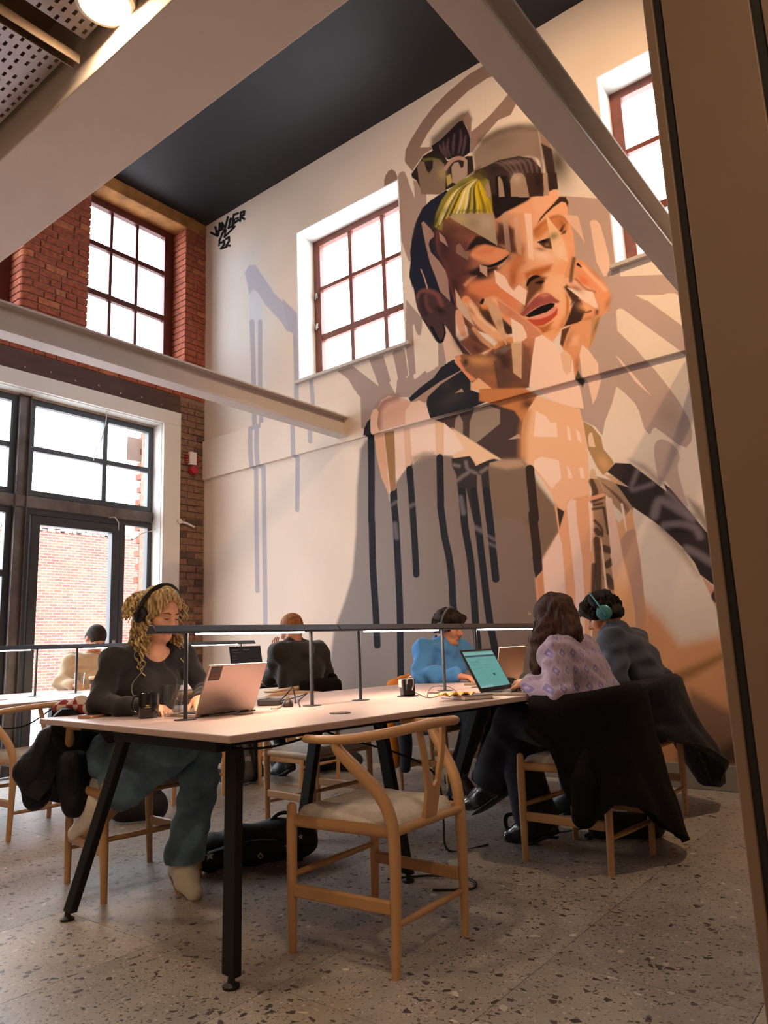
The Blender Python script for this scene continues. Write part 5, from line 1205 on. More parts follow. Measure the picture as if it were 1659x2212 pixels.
def surface(prims, vox, k=.02, sub=(), ksub=.01, fold=None, planes=(), kmap=None):
    """smooth union of prims minus sub, clipped by planes (point, normal: keeps the side the normal points away from); returns verts, quads"""
    los, his = zip(*[p_bbox(p) for p in prims]); m = 3*vox+k*.3
    lo = np.min(los, 0)-m; hi = np.max(his, 0)+m; n = np.ceil((hi-lo)/vox).astype(int)+1
    ax = [(lo[i]+np.arange(n[i])*vox).astype(np.float32) for i in range(3)]
    D = np.full(n, 1.0, np.float32)
    def sl(p, mg):
        a, b = p_bbox(p); i0 = np.maximum(((a-mg-lo)/vox).astype(int), 0); i1 = np.minimum(((b+mg-lo)/vox).astype(int)+2, n)
        return tuple(slice(i0[i], i1[i]) for i in range(3)), [ax[0][i0[0]:i1[0], None, None], ax[1][None, i0[1]:i1[1], None], ax[2][None, None, i0[2]:i1[2]]]
    for i, p in enumerate(prims):
        kk = kmap[i] if kmap else k
        s, g = sl(p, max(kk, k)+3*vox)
        if min(x.size for x in g) == 0: continue
        D[s] = smin(D[s], p_eval(p, *g).astype(np.float32), kk)
    if fold is not None: D += fold(ax[0][:, None, None], ax[1][None, :, None], ax[2][None, None, :]).astype(np.float32)
    for p in sub:
        s, g = sl(p, ksub+3*vox)
        if min(x.size for x in g) == 0: continue
        D[s] = -smin(-D[s], p_eval(p, *g).astype(np.float32), ksub)
    for q, nn in planes:
        nn = nrm(nn); pl = (ax[0][:, None, None]-q[0])*nn[0]+(ax[1][None, :, None]-q[1])*nn[1]+(ax[2][None, None, :]-q[2])*nn[2]
        D = np.maximum(D, pl.astype(np.float32))
    D[0] = D[-1] = 1; D[:, 0] = D[:, -1] = 1; D[:, :, 0] = D[:, :, -1] = 1
    S = D < 0
    c = S[:-1, :-1, :-1].astype(np.int8)
    for o in [(1,0,0),(0,1,0),(0,0,1),(1,1,0),(1,0,1),(0,1,1),(1,1,1)]:
        c = c+S[o[0]:n[0]-1+o[0], o[1]:n[1]-1+o[1], o[2]:n[2]-1+o[2]]
    I = np.argwhere((c > 0) & (c < 8)); idx = np.full(c.shape, -1, np.int32); idx[I[:, 0], I[:, 1], I[:, 2]] = np.arange(len(I))
    acc = np.zeros((len(I), 3)); cnt = np.zeros(len(I))
    cor = [(0,0,0),(1,0,0),(0,1,0),(1,1,0),(0,0,1),(1,0,1),(0,1,1),(1,1,1)]
    for a in range(8):
        for b in range(a+1, 8):
            da = np.array(cor[b])-np.array(cor[a])
            if np.abs(da).sum() != 1: continue
            va = D[I[:, 0]+cor[a][0], I[:, 1]+cor[a][1], I[:, 2]+cor[a][2]]; vb = D[I[:, 0]+cor[b][0], I[:, 1]+cor[b][1], I[:, 2]+cor[b][2]]
            mk = (va < 0) != (vb < 0); t = np.where(mk, va/(va-vb+1e-12), 0)
            acc += np.where(mk[:, None], np.array(cor[a])+t[:, None]*da, 0); cnt += mk
    V = lo+(I+acc/np.maximum(cnt, 1)[:, None])*vox
    F = []
    for axis in range(3):
        o1, o2 = [i for i in range(3) if i != axis]
        s0 = [slice(0, n[i]-1) if i == axis else slice(1, n[i]-1) for i in range(3)]
        s1 = [slice(1, n[i]) if i == axis else slice(1, n[i]-1) for i in range(3)]
        A_, B_ = S[tuple(s0)], S[tuple(s1)]
        E = np.argwhere(A_ != B_)
        if len(E) == 0: continue
        base = E.copy(); base[:, o1] += 1; base[:, o2] += 1
        q = []
        for d1, d2 in ((-1, -1), (0, -1), (0, 0), (-1, 0)):
            cc = base.copy(); cc[:, o1] += d1; cc[:, o2] += d2; q.append(idx[cc[:, 0], cc[:, 1], cc[:, 2]])
        q = np.stack(q, 1); flip = A_[E[:, 0], E[:, 1], E[:, 2]]
        if axis == 1: flip = ~flip
        q[~flip] = q[~flip][:, ::-1]; F.append(q)
    return V, np.concatenate(F)
def soft_obj(name, mat, parent, prims, vox, org=(0, 0, 0), **kw):
    V, F = surface(prims, vox, **kw)
    me = bpy.data.meshes.new(name); V = V-np.array(org)
    me.vertices.add(len(V)); me.vertices.foreach_set('co', V.astype(np.float32).ravel())
    me.loops.add(F.size); me.loops.foreach_set('vertex_index', F.astype(np.int32).ravel())
    me.polygons.add(len(F)); me.polygons.foreach_set('loop_start', np.arange(0, F.size, 4, dtype=np.int32)); me.polygons.foreach_set('loop_total', np.full(len(F), 4, np.int32))
    me.update(calc_edges=True); me.validate()
    me.polygons.foreach_set('use_smooth', np.ones(len(me.polygons), bool)); me.update()
    me.materials.append(mat); o = bpy.data.objects.new(name, me); COL.objects.link(o)
    if parent: o.parent = parent
    return o
def folds(amp, f=38, seed=0):
    rs = np.random.RandomState(seed); K = [(nrm(rs.normal(size=3))*f*rs.uniform(.6, 1.4), nrm(rs.normal(size=3))*f*.4, rs.uniform(0, 6)) for _ in range(3)]
    def fn(X, Y, Z):
        s = 0
        for a, b, ph in K: s = s+np.sin(X*a[0]+Y*a[1]+Z*a[2]+ph+1.8*np.sin(X*b[0]+Y*b[1]+Z*b[2]))
        return s*amp/2
    return fn
def frame(f, up=(0, 0, 1)):
    f = nrm(f); r = nrm(np.cross(f, up)); u = np.cross(r, f); return r, f, u
# ------------------------------------------------------------------ figures
def head_prims(c, f, s=1.0, up=(0, 0, 1)):
    r, f, u = frame(f, up); R = np.array([r, f, u])
    P = lambda x, y, z: c+s*(r*x+f*y+u*z)
    pr = [ell(P(0, -.012, .030), np.array([.074, .093, .084])*s, R), ell(P(0, .028, -.030), np.array([.060, .064, .086])*s, R),
          cone(P(-.026, .045, -.092), P(.026, .045, -.092), .026*s, .026*s), ell(P(0, .070, -.100), .020*s),
          cone(P(-.046, -.005, -.06), P(-.022, .05, -.095), .026*s, .022*s), cone(P(.046, -.005, -.06), P(.022, .05, -.095), .026*s, .022*s)]
    km = [.02]*6
    def ad(p, k): pr.append(p); km.append(k)
    ad(cone(P(-.034, .074, .020), P(.034, .074, .020), .011*s, .011*s), .02)
    ad(cone(P(0, .084, .012), P(0, .110, -.030), .008*s, .0115*s), .012)
    ad(cone(P(-.012, .095, -.036), P(.012, .095, -.036), .0085*s, .0085*s), .008)
    for q in (-1, 1):
        ad(ell(P(q*.036, .058, -.028), .028*s), .02)
        ad(ell(P(q*.030, .076, .004), .0125*s), .006)
        ad(ell(P(q*.078, -.008, -.006), np.array([.011, .020, .032])*s, R), .006)
    ad(cone(P(-.018, .085, -.058), P(.018, .085, -.058), .0075*s, .0075*s), .006)
    ad(cone(P(-.015, .084, -.070), P(.015, .084, -.070), .008*s, .008*s), .006)
    return pr, km, P, R
def hand_prims(w, d, n, s=1.0, curl=(.35, .5, .4), side=1, spread=.05):
    """w wrist, d pointing direction, n palm normal (away from the back of the hand), side +1: thumb on +lateral"""
    d = nrm(d); n = nrm(np.array(n)-d*np.dot(n, d)); l = np.cross(n, d)*side
    pr = []; km = []
    for i, (o, ln) in enumerate(((.030, .070), (.010, .078), (-.011, .073), (-.031, .057))):
        k0 = w+d*.085*s+l*o*s
        pr.append(cone(w+d*.012+l*o*.45*s, k0, .016*s, .0125*s)); km.append(.02)
        p = k0; dd = nrm(d+l*o*2*spread/.06); a = 0
        for j, fr in enumerate((.45, .32, .26)):
            a += curl[j]; q = p+(dd*math.cos(a)+n*math.sin(a))*ln*fr*s
            pr.append(cone(p, q, (.0090-.0008*j)*s, (.0084-.0010*j)*s)); km.append(.004); p = q
    t0 = w+d*.03*s+l*.028*s; t1 = t0+(d*.6+l*.62+n*.35)*.042*s; t2 = t1+(d*.9+l*.15+n*.3)*.034*s
    pr += [cone(w+d*.015, t0, .017*s, .015*s), cone(t0, t1, .0135*s, .0105*s), cone(t1, t2, .0105*s, .008*s)]; km += [.02, .012, .004]
    return pr, km
def torso(J, off=0, w=1.0, low=True):
    l = nrm(np.array(J['shR'])-np.array(J['shL'])); pe, ch, ne = (np.array(J[k]) for k in ('pelvis', 'chest', 'neck')); wa = (pe*.55+ch*.45)
    if 'back' in J: wa = wa+np.array(J['back'])
    pr = []
    for q in (-1, 1):
        pr.append(cone(pe+l*q*.078*w, wa+l*q*.058*w, .105*w+off, .092*w+off)); pr.append(cone(wa+l*q*.058*w, ch+l*q*.080*w, .092*w+off, .104*w+off))
    pr.append(cone(ch, ne, .10*w+off, .062+off)); pr.append(cone(np.array(J['shL'])*.9+ne*.1-v3(0, 0, .012), np.array(J['shR'])*.9+ne*.1-v3(0, 0, .012), .052+off, .052+off))
    for q in ('shL', 'shR'): pr.append(cone(ne-v3(0, 0, .02), J[q], .045+off, .052+off)); pr.append(cone(ch, J[q], .085*w+off, .055+off))
    return pr
def arm(J, s, off=0, e=(.050, .040, .028), cut=1.0):
    sh, el, wr = (np.array(J[k+s]) for k in ('sh', 'el', 'wr'))
    return [cone(sh, el, e[0]+off, e[1]+off), cone(el, el+(wr-el)*cut, e[1]+off, e[1]+(e[2]-e[1])*cut+off)]
def legp(J, s, off=0, e=(.083, .058, .040), cut=1.0, flare=0):
    hi, kn, an = (np.array(J[k+s]) for k in ('hip', 'kn', 'an'))
    return [cone(hi, kn, e[0]+off, e[1]+off), cone(kn, kn+(an-kn)*cut, e[1]+off, e[2]+off+flare)]
SKIN = {}
def skin(c):
    if c not in SKIN: 
        m = M('skin_'+c[1:], c, .5, var=.06, vscale=25); SKIN[c] = m
    return SKIN[c]
def person(label, J, sk, hands, scale=1.0, vox=.0062):
    base = (J['pelvis'][0], J['pelvis'][1], 0)
    t = thing('person', label, 'person', base, group='people working at the tables')
    hp, hk, P, R = head_prims(np.array(J['head']), J['look'], scale, J.get('up', (0, 0, 1)))
    pr = list(hp); km = list(hk)
    def ad(ps, k=.03):
        for p in ps: pr.append(p); km.append(k)
    ne = np.array(J['neck']); ad([cone(ne-v3(0, 0, .03), np.array(J['head'])+(R.T@v3(0, -.025, -.06)), .052, .050)], .03)
    ad(torso(J, -.012)); ad(arm(J, 'L', -.004)); ad(arm(J, 'R', -.004)); ad(legp(J, 'L', -.006)); ad(legp(J, 'R', -.006))
    for s in ('L', 'R'):
        an = np.array(J['an'+s]); to = np.array(J['toe'+s]); ad([cone(an, an*.4+to*.6, .034, .026), cone(an*.4+to*.6, to, .026, .020)], .02)
    for (s, d, n, curl, side) in hands:
        a, b = hand_prims(np.array(J['wr'+s]), d, n, .95*scale, curl, side)
        pr += a; km += b
    soft_obj('body', skin(sk), t, pr, vox, base, kmap=km, k=.03)
    # lips, brows and lashes
    mb_ = M('brow_hair', J.get('brow', '#3a2a20'), .8); ml = M('lip_'+sk[1:], tuple(np.array(hexc(sk))*np.array([.85, .52, .5])), .45)
    B = np.array(base)
    for q in (-1, 1):
        MB().tube([P(q*.014, .0885, .023)-B, P(q*.032, .0875, .030)-B, P(q*.050, .076, .024)-B], [.0028, .0036, .0018], 6).build('eyebrow', mb_, t, smooth=True)
        MB().tube([P(q*.019, .0868, .002)-B, P(q*.030, .0895, -.001)-B, P(q*.042, .084, .002)-B], [.0014, .0024, .0014], 6).build('eyelash', M('lash', '#1c1512', .7), t, smooth=True)
    MB().tube([P(-.022, .084, -.064)-B, P(-.008, .0925, -.060)-B, P(0, .0925, -.062)-B, P(.008, .0925, -.060)-B, P(.022, .084, -.064)-B], [(.002, .002), (.004, .005), (.004, .0045), (.004, .005), (.002, .002)], 8).build('lips', ml, t, smooth=True)
    return t, base, P, R
def shoe(t, base, an, to, mat, sole, name='shoe', w=.043, up=.05, boots=0):
    an, to = np.array(an, float), np.array(to, float); d = nrm(to-an); heel = an-nrm(v3(d[0], d[1], d[2]))*.02
    dn = v3(0, 0, -1); dn = nrm(dn-d*(dn@d)) if abs(dn@d) < .98 else dn
    hl = an-d*.045+dn*.045; tp = to+dn*.012
    pr = [cone(hl, hl*.45+tp*.55, w*.88, w), cone(hl*.45+tp*.55, tp, w, w*.82), cone(an-d*.012+dn*-.0, hl, w*.95, w*.88), cone(an+d*.02, hl*.5+tp*.5, w*1.0, w*.85)]
    pr.append(cone(an-dn*.03-d*.012, an-d*.012, .041, .042)); pr.append(cone(an, an*.4+to*.6, .042, .034))
    if boots: pr.append(cone(an-dn*boots, an, w*.98, w*.96))
    o = soft_obj(name, mat, t, pr, .007, base, k=.03, planes=[(hl+dn*.030, dn)])
    sp = [cone(hl+dn*.02, hl*.45+tp*.55+dn*.02, w*.95, w*1.06), cone(hl*.45+tp*.55+dn*.02, tp+dn*.02, w*1.06, w*.9)]
    soft_obj('sole', sole, o, sp, .007, base, k=.02, planes=[(hl+dn*.040, dn), (hl+dn*.022, -dn)])
    lac = M('lace', '#d8d2c8', .8) if name == 'sneaker' else M('dark_lace', '#2a2a2e', .6)
    l = np.cross(d, dn)
    mid = hl*.5+tp*.5
    for k in range(4):
        c = mid-d*(.035-.024*k)-dn*(w*1.02-.010*k*.6)
        MB().tube([c-l*.018-np.array(base), c-dn*.006-np.array(base), c+l*.018-np.array(base)], .0032, 6).build('lace', lac, o, smooth=True)
    return o
def hair_cap(t, base, P, R, mat, off=.014, cut=True, extra=(), fold=None, low=-.05, s=1.0, name='hair', face=(.0, .105, -.035), fr=(.066, .075, .085), ears=True, vox=.0055):
    pr = [ell(P(0, -.014, .034), (np.array([.074, .093, .086])+off)*s, R), ell(P(0, -.035, -.02), (np.array([.070, .066, .07])+off*.8)*s, R)]+list(extra)
    sub = [ell(P(*face), np.array(fr)*s, R)]
    if ears:
        for q in (-1, 1): sub.append(ell(P(q*.088, .012, -.02), np.array([.03, .032, .045])*s, R))
    return soft_obj(name, mat, t, pr, vox, base, k=.02, sub=sub, ksub=.012, fold=fold, planes=[(P(0, 0, low), R.T@v3(0, .25, -1))])
def headphones(P, R, mat, mat2, label, s=1.0, tilt=0, cup=.040, band2=None, dx=0):
    B = P(0, 0, 0); t = thing('headphones', label, 'headphones', B)
    pts = []
    for k in range(15):
        a = -PI*.58+PI*1.16*k/14; pts.append(P((.094+dx)*math.sin(a)*s, -.006+tilt*math.cos(a), .006+.126*math.cos(a)*s)-B)
    MB().tube(pts, [(.013, .005)]*15, 10, up0=R[1]).build('headband', band2 or mat, t, smooth=True)
    for q in (-1, 1):
        MB().tube([P(q*(.074+dx*.5), -.008, -.006)-B, P(q*(.086+dx), -.008, -.006)-B], cup*.86, 22).build('ear_pad', M('ear_pad', '#18181a', .7), t, smooth=40)
        MB().tube([P(q*(.086+dx), -.008, -.006)-B, P(q*(.100+dx), -.008, -.006)-B, P(q*(.106+dx), -.008, -.006)-B], [cup, cup*.97, cup*.75], 26).build('ear_cup', mat, t, smooth=40)
        MB().tube([P(q*(.096+dx), -.008, .03)-B, P(q*(.090+dx), -.007, .062)-B], .006, 8).build('yoke', mat2, t, smooth=True)
    return t
def locks(t, base, P, R, mat, starts, lens, curl, n, seed, rad=.006, dirf=None, name='curl'):
    rs = np.random.RandomState(seed); mb = MB(); B = np.array(base)
    for i in range(n):
        p = starts(rs); L_ = rs.uniform(*lens); st = 18; ph = rs.uniform(0, 6); ra = curl*rs.uniform(.6, 1.3); tw = rs.uniform(16, 30)
        out = []
        q = p.copy(); d = dirf(p, rs)
        for k in range(st):
            f = k/(st-1); dd = nrm(d*(1-f)+v3(0, 0, -1)*(f*1.2+.25)); q = q+dd*L_/st
            out.append(q+ra*min(1, f*3)*v3(math.cos(ph+tw*f), math.sin(ph+tw*f), 0)-B)
        mb.tube(out, [rad*(1-.55*(k/(st-1))**2) for k in range(st)], 5)
    o = mb.build(name, mat, t, smooth=True, fix=False); o['kind'] = 'stuff'; return o
def tufts(t, base, P, R, mat, n, ln, seed, off=.018, rad=.005, wave=.004, fwd=.5):
    def st(rs):
        while True:
            d = nrm(rs.normal(size=3))
            if d[2] > -.25 and not (d[1] > .35 and d[2] < .45): break
        return P(d[0]*(.074+off), -.014+d[1]*(.093+off), .034+d[2]*(.086+off)*.97)
    c = P(0, -.01, .03)
    return locks(t, base, P, R, mat, st, ln, wave, n, seed, rad, lambda p, rs: nrm(p-c)*.35+R.T@v3(rs.normal()*.5, fwd+rs.normal()*.4, rs.normal()*.2), name='hair_tuft')
def hairmat(name, a, b):
    m, nt, p = new_mat(name); N = nt.nodes; L = nt.links
    g = N.new('ShaderNodeNewGeometry'); mp = N.new('ShaderNodeMapping'); mp.inputs['Scale'].default_value = (90, 90, 14); L.new(g.outputs['Position'], mp.inputs[0])
    nz = N.new('ShaderNodeTexNoise'); nz.inputs['Scale'].default_value = 1; nz.inputs['Detail'].default_value = 3; L.new(mp.outputs[0], nz.inputs[0])
    cr_ = N.new('ShaderNodeValToRGB'); cr_.color_ramp.elements[0].position = .35; cr_.color_ramp.elements[1].position = .68
    cr_.color_ramp.elements[0].color = (*hexc(a), 1); cr_.color_ramp.elements[1].color = (*hexc(b), 1)
    L.new(nz.outputs[0], cr_.inputs[0]); L.new(cr_.outputs[0], p.inputs['Base Color']); p.inputs['Roughness'].default_value = .7; p.inputs['Specular IOR Level'].default_value = .25
    bp = N.new('ShaderNodeBump'); bp.inputs['Strength'].default_value = .7; bp.inputs['Distance'].default_value = .006; L.new(nz.outputs[0], bp.inputs['Height']); L.new(bp.outputs[0], p.inputs['Normal'])
    return m
def denim(name, a, b, sc=14):
    return M(name, a, .85, col2=b, vscale=sc, bump=.25, bscale=260, sheen=.15)
# ------------------------------------------------------------------ the person with curly hair
m_blacktop = M('black_rib_knit', '#1f1b1d', .85, var=.15, vscale=40, bump=.35, bscale=220, sheen=.2)
m_jeans = denim('blue_denim', '#4a6480', '#7090a6')
J = dict(pelvis=(-3.13, 2.03, .52), chest=(-3.06, 2.05, .86), neck=(-3.02, 2.06, 1.02), head=(-2.985, 2.075, 1.178), look=(.93, .12, -.34), brow='#6a4a30',
         shL=(-3.02, 2.235, .972), shR=(-3.045, 1.885, .972), elL=(-2.90, 2.275, .815), elR=(-3.03, 1.80, .785), wrL=(-2.70, 2.09, .785), wrR=(-2.77, 1.86, .772),
         hipL=(-3.10, 2.12, .52), hipR=(-3.10, 1.94, .53), knL=(-2.71, 2.12, .54), knR=(-2.67, 1.97, .605), anL=(-2.765, 2.06, .105), anR=(-3.02, 1.86, .40), toeL=(-2.63, 2.02, .035), toeR=(-3.20, 1.845, .30))
t, base, P, R = person('person with curly blond hair and black top typing on a silver laptop', J, '#dba283',
    [('L', (.75, -.45, -.15), (.1, 0, -1), (.3, .5, .4), 1), ('R', (.9, .3, -.1), (0, 0, -1), (.3, .5, .4), -1)])
up = torso(J, .006, .95)+arm(J, 'L', .006, cut=.95)+arm(J, 'R', .008, cut=.95)+[ell((-2.985, 2.10, .85), (.062, .07, .085)), ell((-2.985, 2.0, .85), (.062, .07, .085))]
soft_obj('top', m_blacktop, t, up, .007, base, k=.022, sub=[ell((-2.955, 2.062, 1.06), (.085, .095, .105)), cone((-3.03, 2.06, 1.0), (-2.99, 2.07, 1.2), .065, .09)], ksub=.008, fold=folds(.005, 70, 1))
jl = [cone((-3.14, 1.96, .53), (-3.14, 2.10, .53), .125, .125)]+legp(J, 'L', .010, (.080, .066, .056), .93, .020)+legp(J, 'R', .012, (.082, .070, .060), .80, .03)
soft_obj('jeans', m_jeans, t, jl, .007, base, k=.010, fold=folds(.009, 60, 2), sub=[cone((-2.97, 1.885, .43), (-3.2, 1.80, .31), .070, .085)], ksub=.004, planes=[((-2.77, 2.05, .118), (0, 0, -1))])
m_snk = M('cream_sneaker', '#e4dccf', .55, var=.04); m_gum = M('gum_sole', '#b08a62', .6)
shoe(t, base, J['anL'], J['toeL'], m_snk, m_gum, 'sneaker')
shoe(t, base, np.array(J['anR'])+v3(-.055, -.005, -.03), np.array(J['toeR'])+v3(-.06, 0, -.07), m_snk, m_gum, 'sneaker')
m_blond = hairmat('curly_blond', '#755530', '#e4cb96')
hair_cap(t, base, P, R, m_blond, .018, fold=folds(.006, 90, 3), extra=[ell(P(-.06, -.03, -.06), .05), ell(P(.06, -.03, -.06), .05), ell(P(0, -.07, -.05), .06)], low=-.09, face=(0, .120, -.015), fr=(.072, .085, .125), ears=False)
def st1(rs):
    a = rs.uniform(-1, 1)*PI*.60+PI; h = rs.uniform(-.05, .07); return P(.082*math.sin(a), -.015+.090*math.cos(a), h)
locks(t, base, P, R, m_blond, st1, (.15, .29), .012, 220, 5, .0056, lambda p, rs: nrm(p-P(0, -.01, -.05))*.28+v3(rs.normal()*.06, rs.normal()*.06, -.6))
def st1b(rs):
    a = rs.uniform(.45, 1.25)*rs.choice((-1, 1)); return P(.060*math.sin(a), rs.uniform(-.07, -.015), .112-.03*abs(math.sin(a))+rs.uniform(-.008, .006))
locks(t, base, P, R, m_blond, st1b, (.14, .22), .008, 70, 6, .0055, lambda p, rs: R.T@v3(np.sign((R@(p-P(0, 0, 0)))[0])*1.9, -.1, .15), name='fringe_curl')
m_hpb = M('black_headphone', '#17171a', .4)
headphones(P, R, m_hpb, m_hpb, 'black headphones worn over curly blond hair', 1.06, cup=.040, dx=.020)
w0 = P(.10, -.01, -.04)
tag(MB().tube(cr([w0, w0+v3(.02, -.02, -.10), (-2.96, 1.93, .98), (-2.93, 1.955, .93), (-2.945, 1.915, .87), (-2.92, 1.90, .82), (-2.88, 1.93, .775), (-2.80, 1.97, .745), (-2.72, 2.0, .742)], 6), .0022, 6).build('headphone_cable', M('grey_cable', '#6c6662', .5), smooth=True), 'thin grey headphone cable hanging over a black top', 'cable')
# ------------------------------------------------------------------ the person in the black hoodie
m_hood = M('charcoal_jersey', '#2c2725', .9, var=.12, vscale=12, bump=.15, bscale=200, sheen=.2)
J = dict(pelvis=(-4.12, 4.15, .50), chest=(-4.15, 4.17, .85), neck=(-4.19, 4.16, 1.02), head=(-4.225, 4.165, 1.155), look=(-.93, -.12, -.32), brow='#7a5030',
         shL=(-4.18, 3.985, .975), shR=(-4.12, 4.36, .975), elL=(-4.36, 4.06, .785), elR=(-4.13, 4.45, .79), wrL=(-4.41, 4.165, .945), wrR=(-4.50, 4.40, .785),
         hipL=(-4.14, 4.06, .51), hipR=(-4.14, 4.25, .51), knL=(-4.56, 4.02, .53), knR=(-4.56, 4.30, .53), anL=(-4.50, 4.02, .10), anR=(-4.46, 4.30, .10), toeL=(-4.64, 4.0, .035), toeR=(-4.60, 4.30, .035))
t, base, P, R = person('person with short ginger hair in a black hoodie seen from behind', J, '#c98d70',
    [('L', (-.05, -.05, 1), (.0, 1, .0), (.15, .2, .2), 1), ('R', (-1, -.1, -.1), (0, 0, -1), (.3, .4, .4), -1)])
hp = torso(J, .026)+arm(J, 'L', .020, cut=.9)+arm(J, 'R', .022, cut=.95)+[cone((-4.13, 4.07, 1.01), (-4.07, 4.165, .975), .05, .058), cone((-4.07, 4.165, .975), (-4.13, 4.26, 1.01), .058, .05), cone((-4.07, 4.165, .97), (-4.05, 4.165, .90), .055, .04)]
soft_obj('hoodie', m_hood, t, hp, .0075, base, k=.03, sub=[cone((-4.19, 4.16, 1.03), (-4.22, 4.165, 1.2), .058, .085)], ksub=.01, fold=folds(.009, 58, 11))
soft_obj('trousers', M('dark_trousers', '#23232a', .85), t, [cone((-4.12, 4.08, .52), (-4.12, 4.24, .52), .12, .12)]+legp(J, 'L', .012)+legp(J, 'R', .012), .009, base, k=.03, fold=folds(.004, 40, 12))
m_dshoe = M('dark_shoe_leather', '#1a1a1d', .4); m_dsole = M('dark_sole', '#121214', .6)
for s in 'LR': shoe(t, base, J['an'+s], J['toe'+s], m_dshoe, m_dsole)
hair_cap(t, base, P, R, hairmat('ginger_crop', '#6e4022', '#a56a3c'), .006, low=-.03, face=(0, .10, -.03), fr=(.072, .07, .085))
# round glasses arm
MB().tube([P(-.080, -.01, .004)-np.array(base), P(-.074, .085, .008)-np.array(base), P(-.05, .104, .004)-np.array(base)], .0016, 6).build('glasses', M('glasses_wire', '#3a3230', .3, metal=.6), t)
# ------------------------------------------------------------------ the person in the cream sweater
m_cream = M('cream_knit', '#c4ad8c', .9, var=.06, vscale=30, bump=.3, bscale=240, sheen=.3)
J = dict(pelvis=(-6.24, 3.60, .50), chest=(-6.17, 3.57, .84), neck=(-6.12, 3.565, 1.0), head=(-6.055, 3.555, 1.155), look=(.72, -.02, -.66), brow='#2a1d16', up=(.3, 0, 1),
         shL=(-6.13, 3.755, .965), shR=(-6.13, 3.375, .965), elL=(-6.02, 3.86, .80), elR=(-6.10, 3.27, .795), wrL=(-5.86, 3.66, .775), wrR=(-5.93, 3.30, .775),
         hipL=(-6.22, 3.69, .51), hipR=(-6.22, 3.51, .51), knL=(-5.80, 3.72, .53), knR=(-5.80, 3.48, .53), anL=(-5.86, 3.72, .10), anR=(-5.86, 3.48, .10), toeL=(-5.70, 3.72, .035), toeR=(-5.70, 3.48, .035))
t, base, P, R = person('person with cropped dark hair in a cream sweater looking down', J, '#c58d6e',
    [('R', (.85, .1, -.1), (0, 0, -1), (.4, .5, .4), -1), ('L', (.8, -.3, -.1), (0, 0, -1), (.4, .5, .4), 1)])
soft_obj('sweater', m_cream, t, torso(J, .020)+arm(J, 'L', .018, cut=.95)+arm(J, 'R', .018, cut=.95), .0075, base, k=.03, sub=[cone((-6.12, 3.565, 1.01), (-6.07, 3.56, 1.18), .056, .09)], ksub=.008, fold=folds(.008, 58, 21))
soft_obj('trousers', M('dark_trousers', '#23232a', .85), t, [cone((-6.24, 3.52, .52), (-6.24, 3.68, .52), .12, .12)]+legp(J, 'L', .012)+legp(J, 'R', .012), .009, base, k=.03)
for s in 'LR': shoe(t, base, J['an'+s], J['toe'+s], m_dshoe, m_dsole)
hair_cap(t, base, P, R, hairmat('dark_crop', '#191210', '#3a2a22'), .007, low=-.02, face=(0, .10, -.035), fr=(.070, .07, .085))
soft_obj('beard', M('stubble', '#6b4a38', .9), t, [cone(P(-.05, .0, -.07), P(-.02, .052, -.100), .022, .020), cone(P(.05, .0, -.07), P(.02, .052, -.100), .022, .020), cone(P(-.02, .052, -.102), P(.02, .052, -.102), .022, .022)], .0055, base, k=.02)
MB().tube([np.array(J['wrR'])+v3(-.02, .0, 0)-np.array(base)+v3(0, .028*math.cos(a), .024*math.sin(a)) for a in np.linspace(0, 2*PI, 17)[:-1]], .0075, 6, closed=True).build('watch', M('black_watch', '#17171a', .4), t, smooth=True)
# ------------------------------------------------------------------ the person in the blue sweater
m_blue = M('blue_sweatshirt', '#3f7fbe', .85, var=.08, vscale=10, bump=.12, bscale=220, sheen=.2)
J = dict(pelvis=(-3.05, 4.42, .50), chest=(-2.99, 4.42, .82), neck=(-2.945, 4.42, .98), head=(-2.905, 4.43, 1.105), look=(.95, .10, -.22), brow='#22160f',
         shL=(-2.94, 4.60, .945), shR=(-2.98, 4.225, .945), elL=(-2.78, 4.66, .79), elR=(-2.93, 4.10, .785), wrL=(-2.58, 4.50, .775), wrR=(-2.70, 4.18, .775),
         hipL=(-3.03, 4.51, .51), hipR=(-3.03, 4.33, .51), knL=(-2.60, 4.56, .53), knR=(-2.62, 4.30, .53), anL=(-2.74, 4.52, .105), anR=(-2.86, 4.36, .105), toeL=(-2.60, 4.48, .035), toeR=(-2.71, 4.32, .035))
t, base, P, R = person('person with dark hair in a blue sweater using a mouse', J, '#c78a6b',
    [('R', (.93, .15, -.08), (0, 0, -1), (.30, .35, .3), -1), ('L', (.8, -.4, -.1), (0, 0, -1), (.3, .4, .4), 1)])
soft_obj('sweater', m_blue, t, torso(J, .030)+arm(J, 'L', .024, cut=.95)+arm(J, 'R', .024, cut=.95), .0075, base, k=.025, sub=[cone((-2.94, 4.42, .985), (-2.91, 4.43, 1.14), .060, .09)], ksub=.008, fold=folds(.010, 58, 31))
MB().tube([v3(-2.935, 4.42, 1.000)-np.array(base)+v3(.062*math.cos(a), .064*math.sin(a), -.022*math.cos(a)) for a in np.linspace(0, 2*PI, 25)[:-1]], .009, 8, closed=True).build('collar', m_blue, t, smooth=True)
soft_obj('trousers', denim('dark_denim', '#14161f', '#1e2230'), t, [cone((-3.05, 4.34, .52), (-3.05, 4.50, .52), .125, .125)]+legp(J, 'L', .016, cut=.93, flare=.012)+legp(J, 'R', .016, cut=.93, flare=.012), .009, base, k=.03, fold=folds(.005, 40, 32), planes=[((0, 0, .115), (0, 0, -1))])
